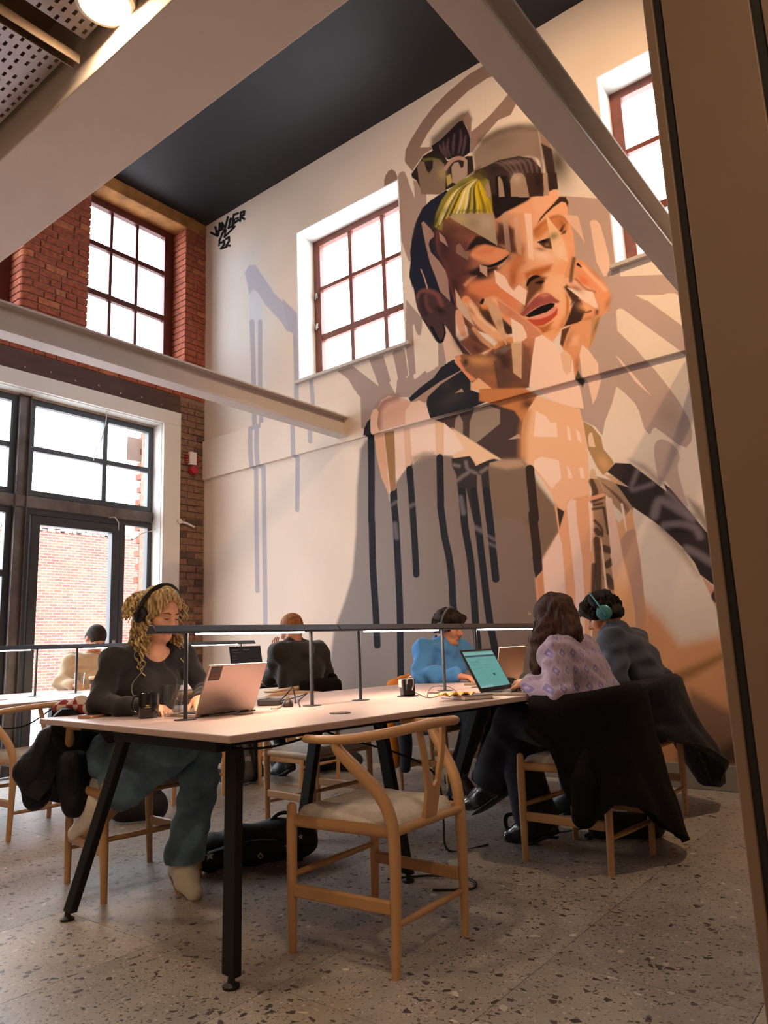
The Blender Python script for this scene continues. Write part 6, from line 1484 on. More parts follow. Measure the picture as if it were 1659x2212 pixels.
for s in 'LR':
    a = np.array(J['an'+s]); k = np.array(J['kn'+s]); d = nrm(a-k); c0 = k+d*(np.linalg.norm(a-k)*.86)
    soft_obj('turn_up', M('pale_denim_cuff', '#6e727c', .9), t, [cone(c0, c0+d*.05, .071, .073)], .008, base, k=.01, planes=[(c0+d*.05, d), (c0, -d)])
    shoe(t, base, J['an'+s], J['toe'+s], M('brown_shoe', '#3a241a', .6), m_dsole)
m_darkhair = hairmat('dark_brown_hair', '#120d0b', '#33231b')
hair_cap(t, base, P, R, m_darkhair, .019, fold=folds(.007, 80, 33), low=-.035, face=(0, .122, -.045), fr=(.068, .072, .092), extra=[cone(P(-.05, .07, .075), P(.05, .07, .075), .032, .032)])
tufts(t, base, P, R, m_darkhair, 170, (.03, .05), 35, .016)
headphones(P, R, M('grey_headphone', '#3c3f45', .4), M('silver_yoke', '#8a97a8', .3, metal=.7), 'grey headphones worn by the person in the blue sweater', 1.07, cup=.042, dx=.008, band2=M('grey_blue_band', '#5f6b7a', .35))
# ------------------------------------------------------------------ the person in the lilac cardigan
def cardigan():
    m, nt, p = new_mat('lilac_knit'); N = nt.nodes; L = nt.links
    tc = N.new('ShaderNodeTexCoord'); mp = N.new('ShaderNodeMapping'); mp.inputs['Scale'].default_value = (13, 13, 13); L.new(tc.outputs['Object'], mp.inputs[0])
    sp = N.new('ShaderNodeSeparateXYZ'); L.new(mp.outputs[0], sp.inputs[0])
    ad = N.new('ShaderNodeMath'); ad.operation = 'ADD'; L.new(sp.outputs[0], ad.inputs[0]); L.new(sp.outputs[1], ad.inputs[1])
    cb = N.new('ShaderNodeCombineXYZ'); L.new(ad.outputs[0], cb.inputs[0]); L.new(sp.outputs[2], cb.inputs[1])
    def tri(o, off):
        a = N.new('ShaderNodeMath'); a.operation = 'ADD'; a.inputs[1].default_value = off; L.new(o, a.inputs[0])
        f = N.new('ShaderNodeMath'); f.operation = 'PINGPONG'; f.inputs[1].default_value = .5; L.new(a.outputs[0], f.inputs[0]); return f.outputs[0]
    def md(sx, sz, ox, oz, lim, soft=.03):
        a = N.new('ShaderNodeMath'); a.operation = 'MULTIPLY'; a.inputs[1].default_value = sx; L.new(ad.outputs[0], a.inputs[0])
        b = N.new('ShaderNodeMath'); b.operation = 'MULTIPLY'; b.inputs[1].default_value = sz; L.new(sp.outputs[2], b.inputs[0])
        s = N.new('ShaderNodeMath'); s.operation = 'ADD'; L.new(tri(a.outputs[0], ox), s.inputs[0]); L.new(tri(b.outputs[0], oz), s.inputs[1])
        r = N.new('ShaderNodeMapRange'); r.inputs[1].default_value = lim-soft; r.inputs[2].default_value = lim+soft; r.inputs[3].default_value = 1; r.inputs[4].default_value = 0; L.new(s.outputs[0], r.inputs[0]); return r.outputs[0]
    col = (*hexc('#94829a'), 1); out = None
    def mix(f, c, amt):
        nonlocal out
        x = N.new('ShaderNodeMix'); x.data_type = 'RGBA'; m_ = N.new('ShaderNodeMath'); m_.operation = 'MULTIPLY'; m_.inputs[1].default_value = amt; L.new(f, m_.inputs[0]); L.new(m_.outputs[0], x.inputs[0])
        if out is None: x.inputs[6].default_value = col
        else: L.new(out, x.inputs[6])
        x.inputs[7].default_value = (*hexc(c), 1); out = x.outputs[2]
    mix(md(1.0, 1.0, 0, 0, .40), '#a896a8', .8); mix(md(1.0, 1.0, 0, 0, .32), '#6d6399', .95); mix(md(1.0, 1.0, 0, 0, .10), '#b09cb8', .8)
    mix(md(2.0, 1.0, .25, .5, .16), '#7a6a94', .8)
    L.new(out, p.inputs['Base Color']); p.inputs['Roughness'].default_value = .9; p.inputs['Sheen Weight'].default_value = .3
    nb = N.new('ShaderNodeTexNoise'); nb.inputs['Scale'].default_value = 260; L.new(tc.outputs['Object'], nb.inputs[0]); b = N.new('ShaderNodeBump'); b.inputs['Strength'].default_value = .3; b.inputs['Distance'].default_value = .005; L.new(nb.outputs[0], b.inputs['Height']); L.new(b.outputs[0], p.inputs['Normal'])
    return m
m_lilac = cardigan()
J = dict(pelvis=(-1.44, 3.40, .52), chest=(-1.52, 3.45, .82), neck=(-1.59, 3.49, .965), head=(-1.645, 3.515, 1.085), look=(-.86, .14, -.48), brow='#22160f', up=(-.25, 0, 1), back=(.05, 0, .02),
         shL=(-1.545, 3.285, .915), shR=(-1.575, 3.66, .925), elL=(-1.47, 3.115, .715), elR=(-1.60, 3.80, .76), wrL=(-1.665, 3.215, .785), wrR=(-1.80, 3.68, .785),
         hipL=(-1.47, 3.31, .53), hipR=(-1.47, 3.50, .53), knL=(-1.875, 3.39, .60), knR=(-1.88, 3.44, .51), anL=(-2.085, 3.50, .245), anR=(-1.80, 3.44, .105), toeL=(-2.245, 3.525, .145), toeR=(-1.95, 3.43, .035))
t, base, P, R = person('person with long brown hair in a lilac patterned cardigan leaning over a laptop', J, '#d39f83',
    [('L', (-.80, .50, .05), (0, .1, -1), (.45, .6, .5), -1), ('R', (-.8, -.4, -.05), (0, 0, -1), (.4, .5, .4), 1)])
soft_obj('cardigan', m_lilac, t, torso(J, .026)+arm(J, 'L', .022, cut=.97)+arm(J, 'R', .022, cut=.97), .0075, base, k=.028, sub=[cone((-1.60, 3.49, .97), (-1.66, 3.52, 1.12), .055, .09)], ksub=.008, fold=folds(.008, 58, 41))
m_navy = denim('navy_wool', '#10121c', '#1b2136')
soft_obj('trousers', m_navy, t, [cone((-1.44, 3.33, .53), (-1.44, 3.48, .53), .12, .12)]+legp(J, 'L', .014, (.085, .066, .062), .90, .03)+legp(J, 'R', .014, (.085, .068, .062), .95, .035), .0085, base, k=.03, fold=folds(.006, 40, 42), planes=[((-1.8, 3.44, .075), (0, 0, -1)), (np.array((-2.06, 3.49, .262)), nrm(np.array(J['anL'])-np.array(J['knL'])))])
m_boot = M('black_boot_leather', '#14151a', .22, coat=.3); m_bsole = M('boot_sole', '#1d1714', .6)
for s in 'LR': shoe(t, base, J['an'+s], J['toe'+s], m_boot, m_bsole, 'boot', w=.047, boots=.04)
m_brown = hairmat('long_brown_hair', '#1c100d', '#4e3024')
hs = [cone(P(-.02, -.075, .02), P(-.05, -.06, -.12), .062, .062)]
a0 = P(-.060, .0, -.02)
hs += [cone(a0, (-1.675, 3.405, .98), .060, .062), cone((-1.675, 3.405, .98), (-1.695, 3.405, .88), .062, .050), cone((-1.695, 3.405, .88), (-1.71, 3.385, .775), .050, .024), cone(P(.055, -.02, -.02), (-1.60, 3.60, .95), .045, .05)]
hair_cap(t, base, P, R, m_brown, .020, fold=folds(.006, 95, 43), extra=hs, low=-.5, face=(.0, .125, -.05), fr=(.064, .072, .10), ears=False)
locks(t, base, P, R, m_brown, lambda rs: P(-.085+rs.normal()*.012, rs.uniform(-.05, .055), rs.uniform(-.04, .05)), (.28, .37), .006, 70, 44, .0045, lambda p, rs: v3(-.12+rs.normal()*.05, -.10+rs.normal()*.06, -1), name='hair_strand')
MB().tube([P(-.088, .055, .075)-np.array(base), P(-.075, .075, .085)-np.array(base), P(-.06, .085, .098)-np.array(base)], .004, 6).build('hair_clip', M('gold_clip', '#b08a4a', .3, metal=.9), t)
# ------------------------------------------------------------------ the person in the denim shirt
m_shirt = denim('slate_denim_shirt', '#272d3e', '#363f52', 8)
J = dict(pelvis=(-1.50, 4.24, .52), chest=(-1.555, 4.27, .86), neck=(-1.635, 4.28, 1.005), head=(-1.70, 4.285, 1.125), look=(-.80, -.34, -.48), brow='#120d0b', up=(-.2, 0, 1), back=(.06, 0, .03),
         shL=(-1.575, 4.075, .955), shR=(-1.60, 4.475, .955), elL=(-1.52, 3.95, .76), elR=(-1.62, 4.62, .78), wrL=(-1.78, 4.02, .785), wrR=(-1.85, 4.50, .785),
         hipL=(-1.52, 4.15, .53), hipR=(-1.52, 4.34, .53), knL=(-1.97, 4.12, .53), knR=(-1.97, 4.38, .53), anL=(-1.92, 4.12, .105), anR=(-1.92, 4.38, .105), toeL=(-2.07, 4.10, .035), toeR=(-2.07, 4.38, .035))
t, base, P, R = person('person with dark hair in a slate denim shirt leaning in to look', J, '#b07a58',
    [('L', (-.9, .2, -.05), (0, 0, -1), (.4, .5, .4), -1), ('R', (-.9, -.3, -.05), (0, 0, -1), (.4, .5, .4), 1)])
soft_obj('shirt', m_shirt, t, torso(J, .030, 1.05)+arm(J, 'L', .024, cut=.97)+arm(J, 'R', .024, cut=.97), .0075, base, k=.028, sub=[cone((-1.645, 4.28, 1.01), (-1.71, 4.285, 1.15), .056, .09)], ksub=.008, fold=folds(.008, 58, 51))
MB().tube([v3(-1.632, 4.28, 1.025)-np.array(base)+v3(.058*math.cos(a), .062*math.sin(a), .022*math.cos(a)) for a in np.linspace(0, 2*PI, 25)[:-1]], [(.006, .018)]*24, 8, closed=True).build('collar', m_shirt, t, smooth=True)
soft_obj('trousers', M('dark_trousers', '#23232a', .85), t, [cone((-1.5, 4.17, .53), (-1.5, 4.32, .53), .12, .12)]+legp(J, 'L', .012)+legp(J, 'R', .012), .009, base, k=.03)
for s in 'LR': shoe(t, base, J['an'+s], J['toe'+s], m_dshoe, m_dsole)
m_bhair = hairmat('black_hair', '#0d0b0b', '#231b18')
hair_cap(t, base, P, R, m_bhair, .024, fold=folds(.009, 85, 53), low=-.05, face=(0, .125, -.052), fr=(.070, .072, .095), extra=[cone(P(-.05, .075, .075), P(.05, .075, .075), .035, .035)])
soft_obj('beard', m_bhair, t, [cone(P(-.052, .0, -.065), P(-.022, .054, -.100), .022, .022), cone(P(.052, .0, -.065), P(.022, .054, -.100), .022, .022), cone(P(-.02, .058, -.104), P(.02, .058, -.104), .022, .022), cone(P(-.022, .082, -.048), P(.022, .082, -.048), .006, .006)], .0055, base, k=.015)
tufts(t, base, P, R, m_bhair, 220, (.03, .05), 55, .021, .0055, .006)
m_teal = M('teal_headphone', '#3f7f88', .35, metal=.2); headphones(P, R, m_teal, m_teal, 'teal headphones worn by the person in the denim shirt', 1.10, cup=.046, dx=.020)
# ------------------------------------------------------------------ laptops
m_alu = M('silver_aluminium', '#c9b7b0', .35, metal=.75); m_key = M('dark_keys', '#2a2a2d', .6); m_bez = M('black_bezel', '#101013', .3)
def screen_mat(name, kind):
    m, nt, p = new_mat(name); N = nt.nodes; L = nt.links
    tc = N.new('ShaderNodeTexCoord'); sp = N.new('ShaderNodeSeparateXYZ'); L.new(tc.outputs['Generated'], sp.inputs[0])
    def rect(x0, x1, y0, y1):
        o = None
        for ax, a, op in ((0, x0, 'GREATER_THAN'), (0, x1, 'LESS_THAN'), (2, y0, 'GREATER_THAN'), (2, y1, 'LESS_THAN')):
            q = N.new('ShaderNodeMath'); q.operation = op; q.inputs[1].default_value = a; L.new(sp.outputs[ax], q.inputs[0])
            if o is None: o = q.outputs[0]
            else:
                mu = N.new('ShaderNodeMath'); mu.operation = 'MULTIPLY'; L.new(o, mu.inputs[0]); L.new(q.outputs[0], mu.inputs[1]); o = mu.outputs[0]
        return o
    col = hexc(kind[0]); out = None
    for (r, c) in kind[1]:
        x = N.new('ShaderNodeMix'); x.data_type = 'RGBA'; L.new(rect(*r), x.inputs[0])
        if out is None: x.inputs[6].default_value = (*col, 1)
        else: L.new(out, x.inputs[6])
        x.inputs[7].default_value = (*hexc(c), 1); out = x.outputs[2]
    p.inputs['Base Color'].default_value = (.01, .01, .01, 1); p.inputs['Roughness'].default_value = .25
    L.new(out, p.inputs['Emission Color']); p.inputs['Emission Strength'].default_value = kind[2]
    return m
teal = screen_mat('teal_page', ('#6fb3ae', [((0, 1, .90, .96), '#8fc6c0'), ((0, 1, .84, .89), '#2f5560'), ((.05, .35, .70, .72), '#4c8a8a'), ((.05, .30, .62, .635), '#5a9a98'), ((.05, .28, .52, .53), '#5a9a98'), ((.36, .37, .05, .80), '#5f9f9c'), ((.45, .62, .60, .61), '#4c8a8a'), ((.45, .58, .52, .53), '#5a9a98'), ((.62, .68, .30, .36), '#27454c'), ((.0, .42, .0, .06), '#94c9c4'), ((.05, .9, .76, .77), '#5f9f9c')], .55))
term = screen_mat('dark_terminal', ('#1a1618', [((.18, .34, .10, .32), '#4fae3e'), ((.40, .80, .10, .32), '#4fae3e'), ((.84, 1.0, .10, .32), '#4fae3e'), ((0, 1, .0, .05), '#3a3a40'), ((.03, .25, .92, .935), '#6a6668'), ((.4, .62, .92, .935), '#6a6668'), ((.03, .35, .84, .85), '#4a4648'), ((.03, .16, .72, .73), '#5a5658'), ((.05, .2, .62, .63), '#4a4648'), ((.02, .12, .07, .09), '#7a7678')], .8))
dark_scr = screen_mat('dim_page', ('#9aa6b0', [((0, 1, .9, 1), '#5a6470')], .4))
def laptop(label, loc, rz, w, dpt, lid, tilt, body, scr, lidback=None, sticker=False):
    t = thing('laptop', label, 'laptop', loc, rz, 'open laptops')
    b = MB().b2((-w/2, -dpt, 0), (w/2, 0, .012)).build('base', body, t, bevel=.003)
    MB().b2((-w/2+.02, -dpt*.62, .0115), (w/2-.02, -.02, .0135)).build('keyboard_deck', m_bez, b)
    for r in range(5):
        for c in range(13):
            kw = (w-.05)/13; MB().b2((-w/2+.025+c*kw+.0015, -dpt*.60+r*.0185, .013), (-w/2+.025+(c+1)*kw-.0015, -dpt*.60+r*.0185+.015, .0152)).build('key', m_key, b, fix=False)
    MB().b2((-.055, -dpt+.012, .012), (.055, -dpt*.66, .0128)).build('trackpad', M('trackpad', '#a89a94', .3, metal=.4), b)
    Rm = Matrix.Rotation(-tilt, 4, 'X'); T_ = Matrix.Translation((0, .0, .011))
    l = MB().b2((-w/2, -.001, 0), (w/2, .007, lid)).build('lid', lidback or body, t, bevel=.003); l.matrix_local = T_ @ Rm
    MB().b2((-w/2+.004, -.0025, .006), (w/2-.004, -.0008, lid-.004)).build('bezel', m_bez, l)
    MB().b2((-w/2+.012, -.0038, .022), (w/2-.012, -.0022, lid-.014)).build('screen', scr, l)
    MB().tube([(-w/2+.03, 0, .008), (w/2-.03, 0, .008)], .006, 8).build('hinge', m_bez, t)
    if sticker:
        MB().b2((.085, .0068, lid-.065), (.142, .0078, lid-.006)).build('sticker', screen_mat('glowing_sticker_print', ('#4a1f2c', [((.1, .9, .1, .55), '#b0402c'), ((.1, .9, .28, .36), '#7a2a2a'), ((.1, .9, .1, .2), '#c8642c'), ((.1, .9, .62, .8), '#6a3a48')], .12)), l)  # print colours come from emission, so the sticker glows faintly
    return t
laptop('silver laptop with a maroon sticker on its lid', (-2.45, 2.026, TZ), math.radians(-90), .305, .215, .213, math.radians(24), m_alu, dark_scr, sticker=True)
p = atx((1085, 1498), -1.90)
laptop('black framed laptop showing a teal web page', (-1.895, 3.31, TZ), math.radians(93), .345, .235, .235, math.radians(28), M('grey_laptop', '#a79a92', .4, metal=.5), teal, M('black_lid', '#1b1b1e', .4))
p = atx((1095, 1425), -2.22)
laptop('bronze tinted laptop lid standing behind the teal screen', (-2.22, p[1], TZ), math.radians(-92), .31, .22, .215, math.radians(12), M('bronze_aluminium', '#b09a84', .35, metal=.8), dark_scr)
p = atx((538, 1400), -4.95)
laptop('dark laptop showing a terminal with green blocks', (-4.95, p[1], TZ), math.radians(90), .36, .245, .30, math.radians(10), M('space_grey', '#4a4a4e', .4, metal=.6), term)
# ------------------------------------------------------------------ things on the near table
def on(px, z=TZ): q = atz(px, z); return (q[0], q[1], z)
t = thing('coffee_mug', 'glossy black coffee mug with thin gold print', 'mug', on((321, 1551)), math.radians(-150))
mg = M('black_glaze', '#0c0c0d', .12, coat=.4)
MB().lathe([(.0, .002), (.036, 0), (.0395, .004), (.0405, .05), (.0415, .098), (.0395, .0985), (.038, .094), (.037, .012), (0, .008)], 32).build('cup', mg, t, smooth=True)
MB().tube(cr([(.039, 0, .085), (.062, 0, .088), (.074, 0, .062), (.068, 0, .032), (.039, 0, .016)], 6), [(.006, .005)]*25, 8).build('handle', mg, t, smooth=True)
gp = M('gold_print', '#b5995c', .4)
for z, a0, a1 in ((.044, 1.62, 2.15), (.052, 1.75, 2.05), (.050, 1.75, 2.05)):
    MB().tube([(.0411*math.cos(a), .0411*math.sin(a), z) for a in np.linspace(a0, a1, 8)], .0009, 4).build('print_line', gp, t)
m_glass = glass_mat('tumbler_glass', (.90, .91, .90), rough=.05, ior=2.0)
def fluted(label, loc, h, r0, r1, liquid=None, lz=0):
    t = thing('glass_tumbler', label, 'glass', loc)
    def ringz(z, r, fl, n=64): return [(r*(1+fl*math.cos(16*2*PI*k/n))*math.cos(2*PI*k/n), r*(1+fl*math.cos(16*2*PI*k/n))*math.sin(2*PI*k/n), z) for k in range(n)]
    prof = [(0, r0*.96, 0), (.004, r0, .0), (.012, r0, .03), (h*.80, r0+(r1-r0)*.8, .03), (h*.88, r0+(r1-r0)*.88, 0), (h, r1, 0), (h, r1-.0025, 0), (h*.5, (r0+r1)/2-.004, 0), (.014, r0-.004, 0)]
    vs = []; fs = []; n = 64
    for z, r, fl in prof: vs += ringz(z, r, fl)
    for i in range(len(prof)-1):
        for k in range(n): l = (k+1) % n; fs.append((i*n+k, i*n+l, (i+1)*n+l, (i+1)*n+k))
    fs.append(tuple(range(n))[::-1]); fs.append(tuple(range((len(prof)-1)*n, len(prof)*n)))
    MB().add(vs, fs).build('tumbler', m_glass, t, smooth=True)
    if liquid: MB().lathe([(0, .0145), (r0-.0045, .0145), (r0-.003, lz), (0, lz)], 32).build('drink', liquid, t, smooth=40)
fluted('tall fluted drinking glass beside the black mug', on((372, 1552)), .132, .033, .041)
t = thing('smartphone', 'rose gold smartphone lying by the table corner', 'phone', on((206, 1549)), math.radians(20))
MB().b2((-.036, -.07, 0), (.036, .07, .0135)).build('case', M('rose_gold', '#c79a80', .35, metal=.5), t, bevel=.005)
MB().b2((-.033, -.066, .013), (.033, .066, .0142)).build('screen', m_bez, t)
MB().tube([(-.0365, .02, .007), (-.0365, .04, .007)], .0018, 6).build('side_button', m_alu, t)
t = thing('key_bunch', 'bunch of keys on a dark ring by the mug', 'keys', on((270, 1545)), math.radians(10))
MB().tube([(.016*math.cos(a), .016*math.sin(a), .003) for a in np.linspace(0, 2*PI, 21)[:-1]], .0018, 6, closed=True).build('key_ring', m_alu, t)
for a in (0, 40, -35):
    c, s = math.cos(math.radians(a)), math.sin(math.radians(a))
    MB().b2((.016, -.009, .001), (.036, .009, .004)).b2((.034, -.004, .001), (.066, .004, .004)).build('key', M('key_steel', '#6a625e', .35, metal=.9), t, rz=math.radians(a))
def cable(name, label, pts, r=.0028, mat=None, cat='cable'):
    return tag(MB().tube(cr(pts, 7), r, 7).build(name, mat or m_bez, smooth=True), label, cat)
q = lambda u, v, z=.004: (lambda p: (p[0], p[1], TZ+z))(atz((u, v), TZ+z))
m_olive = M('olive_cable', '#6f6344', .5); m_bc = M('black_cable', '#151517', .5)
cable('charger_cable', 'olive charging cable along the laptop edge', [q(425, 1546), q(460, 1545), q(500, 1541), q(530, 1535), q(552, 1534)], .003, m_olive)
t = thing('power_adapter', 'black power adapter brick with a tangle of cables', 'adapter', on((583, 1524)), math.radians(30))
MB().b2((-.055, -.024, 0), (.055, .024, .030)).build('brick', M('black_abs', '#26262a', .45), t, bevel=.006)
MB().tube([(.055, 0, .014), (.075, .003, .013)], [.007, .004], 8).build('strain_relief', m_bc, t)
t = thing('plug', 'dark mains plug lying among the cables', 'plug', on((622, 1527)), math.radians(-20))
MB().lathe([(0, 0), (.021, 0), (.024, .008), (.020, .026), (.010, .032), (0, .032)], 20).build('plug_body', M('brown_black_abs', '#2a221e', .45), t, smooth=True)
for k in (-1, 0, 1): MB().b2((-.003+k*.011, -.002, .03), (.003+k*.011, .002, .046)).build('pin', M('brass_pin', '#a58a50', .3, metal=.9), t)
cable('power_cable', 'black cable standing up in a loop behind the adapter', [q(600, 1516), q(613, 1506, .02), q(627, 1490, .055), q(630, 1484, .075), q(634, 1489, .06), q(637, 1505, .02), q(638, 1518)], .0035, m_bc)
cable('power_cable', 'black cable curling behind the plug', [q(575, 1523), q(600, 1515), q(625, 1510, .01), q(650, 1503, .02), q(664, 1497, .025), q(655, 1505, .01), q(645, 1515), q(648, 1526)], .003, m_bc)
cable('power_cable', 'thin cable lying between adapter and plug', [q(556, 1515), q(580, 1508), q(600, 1511), q(612, 1521), q(600, 1530), q(585, 1531)], .0025, m_olive)
# socket tower
t = thing('socket_tower', 'small black power socket tower with white charger plugs', 'socket', on((881, 1504)), math.radians(-38))
MB().lathe([(0, 0), (.055, 0), (.055, .004), (0, .004)], 28).build('base_plate', M('tower_black', '#1a1a1c', .4), t)
MB().b2((-.032, -.032, .004), (.032, .032, .088)).build('tower_body', M('tower_black', '#1a1a1c', .4), t, bevel=.006)
for k in (-1, 1): MB().b2((-.013+k*.014, -.040, .045), (.010+k*.014, -.030, .082)).build('white_plug', m_wp, t, bevel=.003)
MB().b2((.030, -.02, .03), (.052, .02, .088)).build('black_plug', m_bc, t, bevel=.006)
cable('usb_cable', 'white cable arching over the socket tower', [q(879, 1478, .085), q(880, 1468, .11), q(886, 1461, .13), q(892, 1466, .12), q(893, 1480, .08), q(890, 1490, .05)], .0022, m_wp)
cable('usb_cable', 'dark cable running from the socket tower to the books', [q(896, 1496, .02), q(910, 1502), q(925, 1507), q(945, 1504), q(955, 1497), q(962, 1503), q(975, 1498), q(985, 1502), q(1000, 1497)], .002, m_bc)
cable('usb_cable', 'dark cable arching across the pale tabletop', [q(923, 1505), q(925, 1494, .01), q(935, 1484, .02), q(950, 1482, .02), q(970, 1484, .015), q(985, 1493, .008), q(992, 1501)], .002, m_bc)
# books and packet
t = thing('notebook', 'grey notebook lying under a yellow packet', 'book', on((1008, 1509)), math.radians(62))
MB().b2((-.075, -.11, 0), (.075, .11, .004)).build('cover', M('grey_cover', '#6f6878', .6), t, bevel=.001); MB().b2((-.072, -.108, .004), (.073, .108, .018)).build('pages', M('paper', '#cfc6bd', .8), t); MB().b2((-.075, -.11, .018), (.075, .11, .021)).build('cover', M('grey_cover', '#6f6878', .6), t, bevel=.001)
pk = on((985, 1512))
t = thing('paper_packet', 'crumpled yellow paper packet on the notebook', 'packet', (pk[0], pk[1], TZ+.021), math.radians(50))
G = [[(-.075+.15*i/9, -.042+.084*j/6, .006+.006*math.sin(3.1*i*.7+j)*math.cos(j*1.3)+.004*math.sin(i*2.2)) for j in range(7)] for i in range(10)]
MB().sheet(G, .006).build('packet', M('yellow_paper', '#e0a52c', .55, var=.1, vscale=20), t, smooth=True)
# right end of the table
t = thing('computer_mouse', 'black mouse under a hand at the table', 'mouse', (-2.575, 4.235, TZ), math.radians(5))
soft_obj('mouse_shell', M('mouse_black', '#202022', .4), t, [ell((0, 0, .006), (.055, .031, .028))], .004, k=.01, planes=[((0, 0, .001), (0, 0, -1))]); MB().tube([(.02, 0, .030), (.034, 0, .026)], .004, 8).build('scroll_wheel', m_wp, t)
p = atx((1098, 1470), -2.02)
t = thing('espresso_cup', 'small dark cup behind the laptop with the teal page', 'cup', (-2.02, p[1], TZ)); MB().lathe([(0, .001), (.024, 0), (.036, .045), (.038, .056), (.035, .056), (.022, .008), (0, .006)], 24).build('cup', mg, t, smooth=True); MB().tube(cr([(.033, 0, .045), (.05, 0, .042), (.046, 0, .02), (.028, 0, .018)], 5), .004, 8).build('handle', mg, t, smooth=True)
p = atx((1150, 1458), -2.05)
t = thing('folded_headphones', 'black headphones and cables heaped beyond the teal laptop', 'headphones', (-2.05, p[1], TZ))
for s in (-1, 1): MB().tube([(0, s*.07, .03), (.0, s*.10, .034)], .036, 20).build('ear_cup', m_hpb, t, smooth=40)
MB().tube(cr([(0, -.085, .045), (.05, -.06, .05), (.085, 0, .05), (.05, .06, .05), (0, .085, .045)], 6), [(.011, .006)]*25, 8).build('headband', m_hpb, t, smooth=True)
MB().tube(cr([(-.05, -.1, .005), (-.09, -.02, .006), (-.04, .06, .012), (-.10, .12, .006), (-.03, .16, .006), (.03, .1, .008)], 6), .003, 6).build('cord', m_bc, t, smooth=True)
# back table
p = atx((171, 1490), -5.72); fluted('fluted glass with amber drink on the back table', (-5.72, p[1], TZ), .14, .036, .044, M('amber_drink', '#b98a1e', .1, trans=.4), .045)
p = atx((200, 1490), -5.72)
t = thing('takeaway_cup', 'brown takeaway cup with a pale lid on the back table', 'cup', (-5.72, p[1]+.01, TZ))
MB().lathe([(0, 0), (.029, 0), (.040, .095), (0, .095)], 28).build('paper_cup', M('kraft_cup', '#b07a3c', .7), t, smooth=40); MB().lathe([(.0345, .045), (.0385, .045), (.0415, .078), (.0395, .078)], 28).build('sleeve', M('dark_sleeve', '#3a2a22', .7), t, smooth=40); MB().lathe([(0, .094), (.043, .093), (.043, .099), (.039, .108), (0, .106)], 28).build('lid', M('cream_lid', '#d8c9b4', .5), t, smooth=40)
p = atx((210, 1500), -5.80); t = thing('smartphone', 'black phone lying behind the takeaway cup', 'phone', (-5.86, p[1]+.06, TZ), .3); MB().b2((-.036, -.07, 0), (.036, .07, .009)).build('case', m_bez, t, bevel=.003); MB().b2((-.033, -.066, .009), (.033, .066, .0096)).build('screen', dark_scr, t)
# ------------------------------------------------------------------ coats draped over chairs
def chair_path(ci, lo, hi, n, rev=False):
    lab, c, a = CH[ci]; ca, sa = math.cos(math.radians(a)), math.sin(math.radians(a))
    pts = cr(RAIL, 8)
    if rev: pts = pts[::-1]
    m = len(pts)-1; out = []
    for k in range(n):
        f = (lo+(hi-lo)*k/(n-1))*m; i = min(int(f), m-1); q = pts[i]+(pts[i+1]-pts[i])*(f-i)
        out.append(v3(c[0]+ca*q[0]-sa*q[1], c[1]+sa*q[0]+ca*q[1], q[2]))
    return out, v3(c[0], c[1], 0)
def drape(name, label, cat, ci, lo, hi, bott, mat, th=.03, inner=.14, flare=.10, amp=.012, rev=False, seed=0, n=44, group=None, gap=.030, lean=(0, 0)):
    path, c = chair_path(ci, lo, hi, n, rev); rs = np.random.RandomState(seed); ph = rs.uniform(0, 6, 4); G = []
    us = [b[0] for b in bott]; bs = [b[1] for b in bott]
    for i, p in enumerate(path):
        u = i/(n-1); t_ = path[min(i+1, n-1)]-path[max(i-1, 0)]; t_ = nrm(v3(t_[0], t_[1], 0)); o = np.cross(t_, v3(0, 0, 1))
        if o@(p-c) < 0: o = -o
        zb = float(np.interp(u, us, bs)); row = []
        zt = p[2]+.028
        for j in range(7):
            f = j/6; row.append(v3(p[0], p[1], zt-.03-inner*(1-f))-o*(gap+.012*math.sin(8*u+ph[0])))
        for a in (60, 20, -20, -60): row.append(v3(p[0], p[1], zt-.024)+v3(0, 0, 1)*.030*math.cos(math.radians(a))-o*gap*math.sin(math.radians(a)))
        for j in range(18):
            f = (j+.5)/17.5; z = zt-.03-(zt-.03-zb)*f
            w = amp*f*(math.sin(17*u+ph[1]+2.0*f)+.6*math.sin(31*u+ph[2]-3*f)+.4*math.sin(9*f*2+ph[3]+5*u))
            row.append(v3(p[0]+lean[0]*f, p[1]+lean[1]*f, z)+o*(gap+flare*f*f+w))
        G.append(row)
    t = thing(name, label, cat, (c[0], c[1], 0), group=group)
    G = np.array(G)-c
    MB().sheet(G, th).build('body', mat, t, smooth=80)
    return t, c
m_wool = M('black_wool', '#171413', .95, var=.2, vscale=60, bump=.6, bscale=180, spec=.1); m_puff = M('black_nylon', '#12141b', .6, bump=.8, bscale=22, var=.1, spec=.25)
t, c = drape('coat', 'black wool coat hanging to the floor over the chair of the lilac cardigan', 'coat', 7, .02, .80, [(0, .60), (.12, .50), (.17, .34), (.24, .20), (.33, .30), (.42, .27), (.55, .17), (.75, .07), (.9, .05), (1, .12)], m_wool, .034, seed=2, flare=.09, group='coats on chairs', lean=(.0, .08))
soft_obj('sleeve', m_wool, t, [cone((-1.36, 3.10, .50), (-1.37, 3.055, .38), .03, .052), cone((-1.37, 3.055, .38), (-1.375, 3.05, .25), .052, .050)], .009, tuple(c), k=.02, fold=folds(.006, 40, 61))
t, c = drape('coat', 'black padded coat over the chair of the denim shirt', 'coat', 8, .12, .88, [(0, .50), (.3, .40), (.55, .28), (.75, .12), (.9, .10), (1, .30)], m_puff, .04, seed=4, flare=.10, group='coats on chairs', lean=(.03, .20))
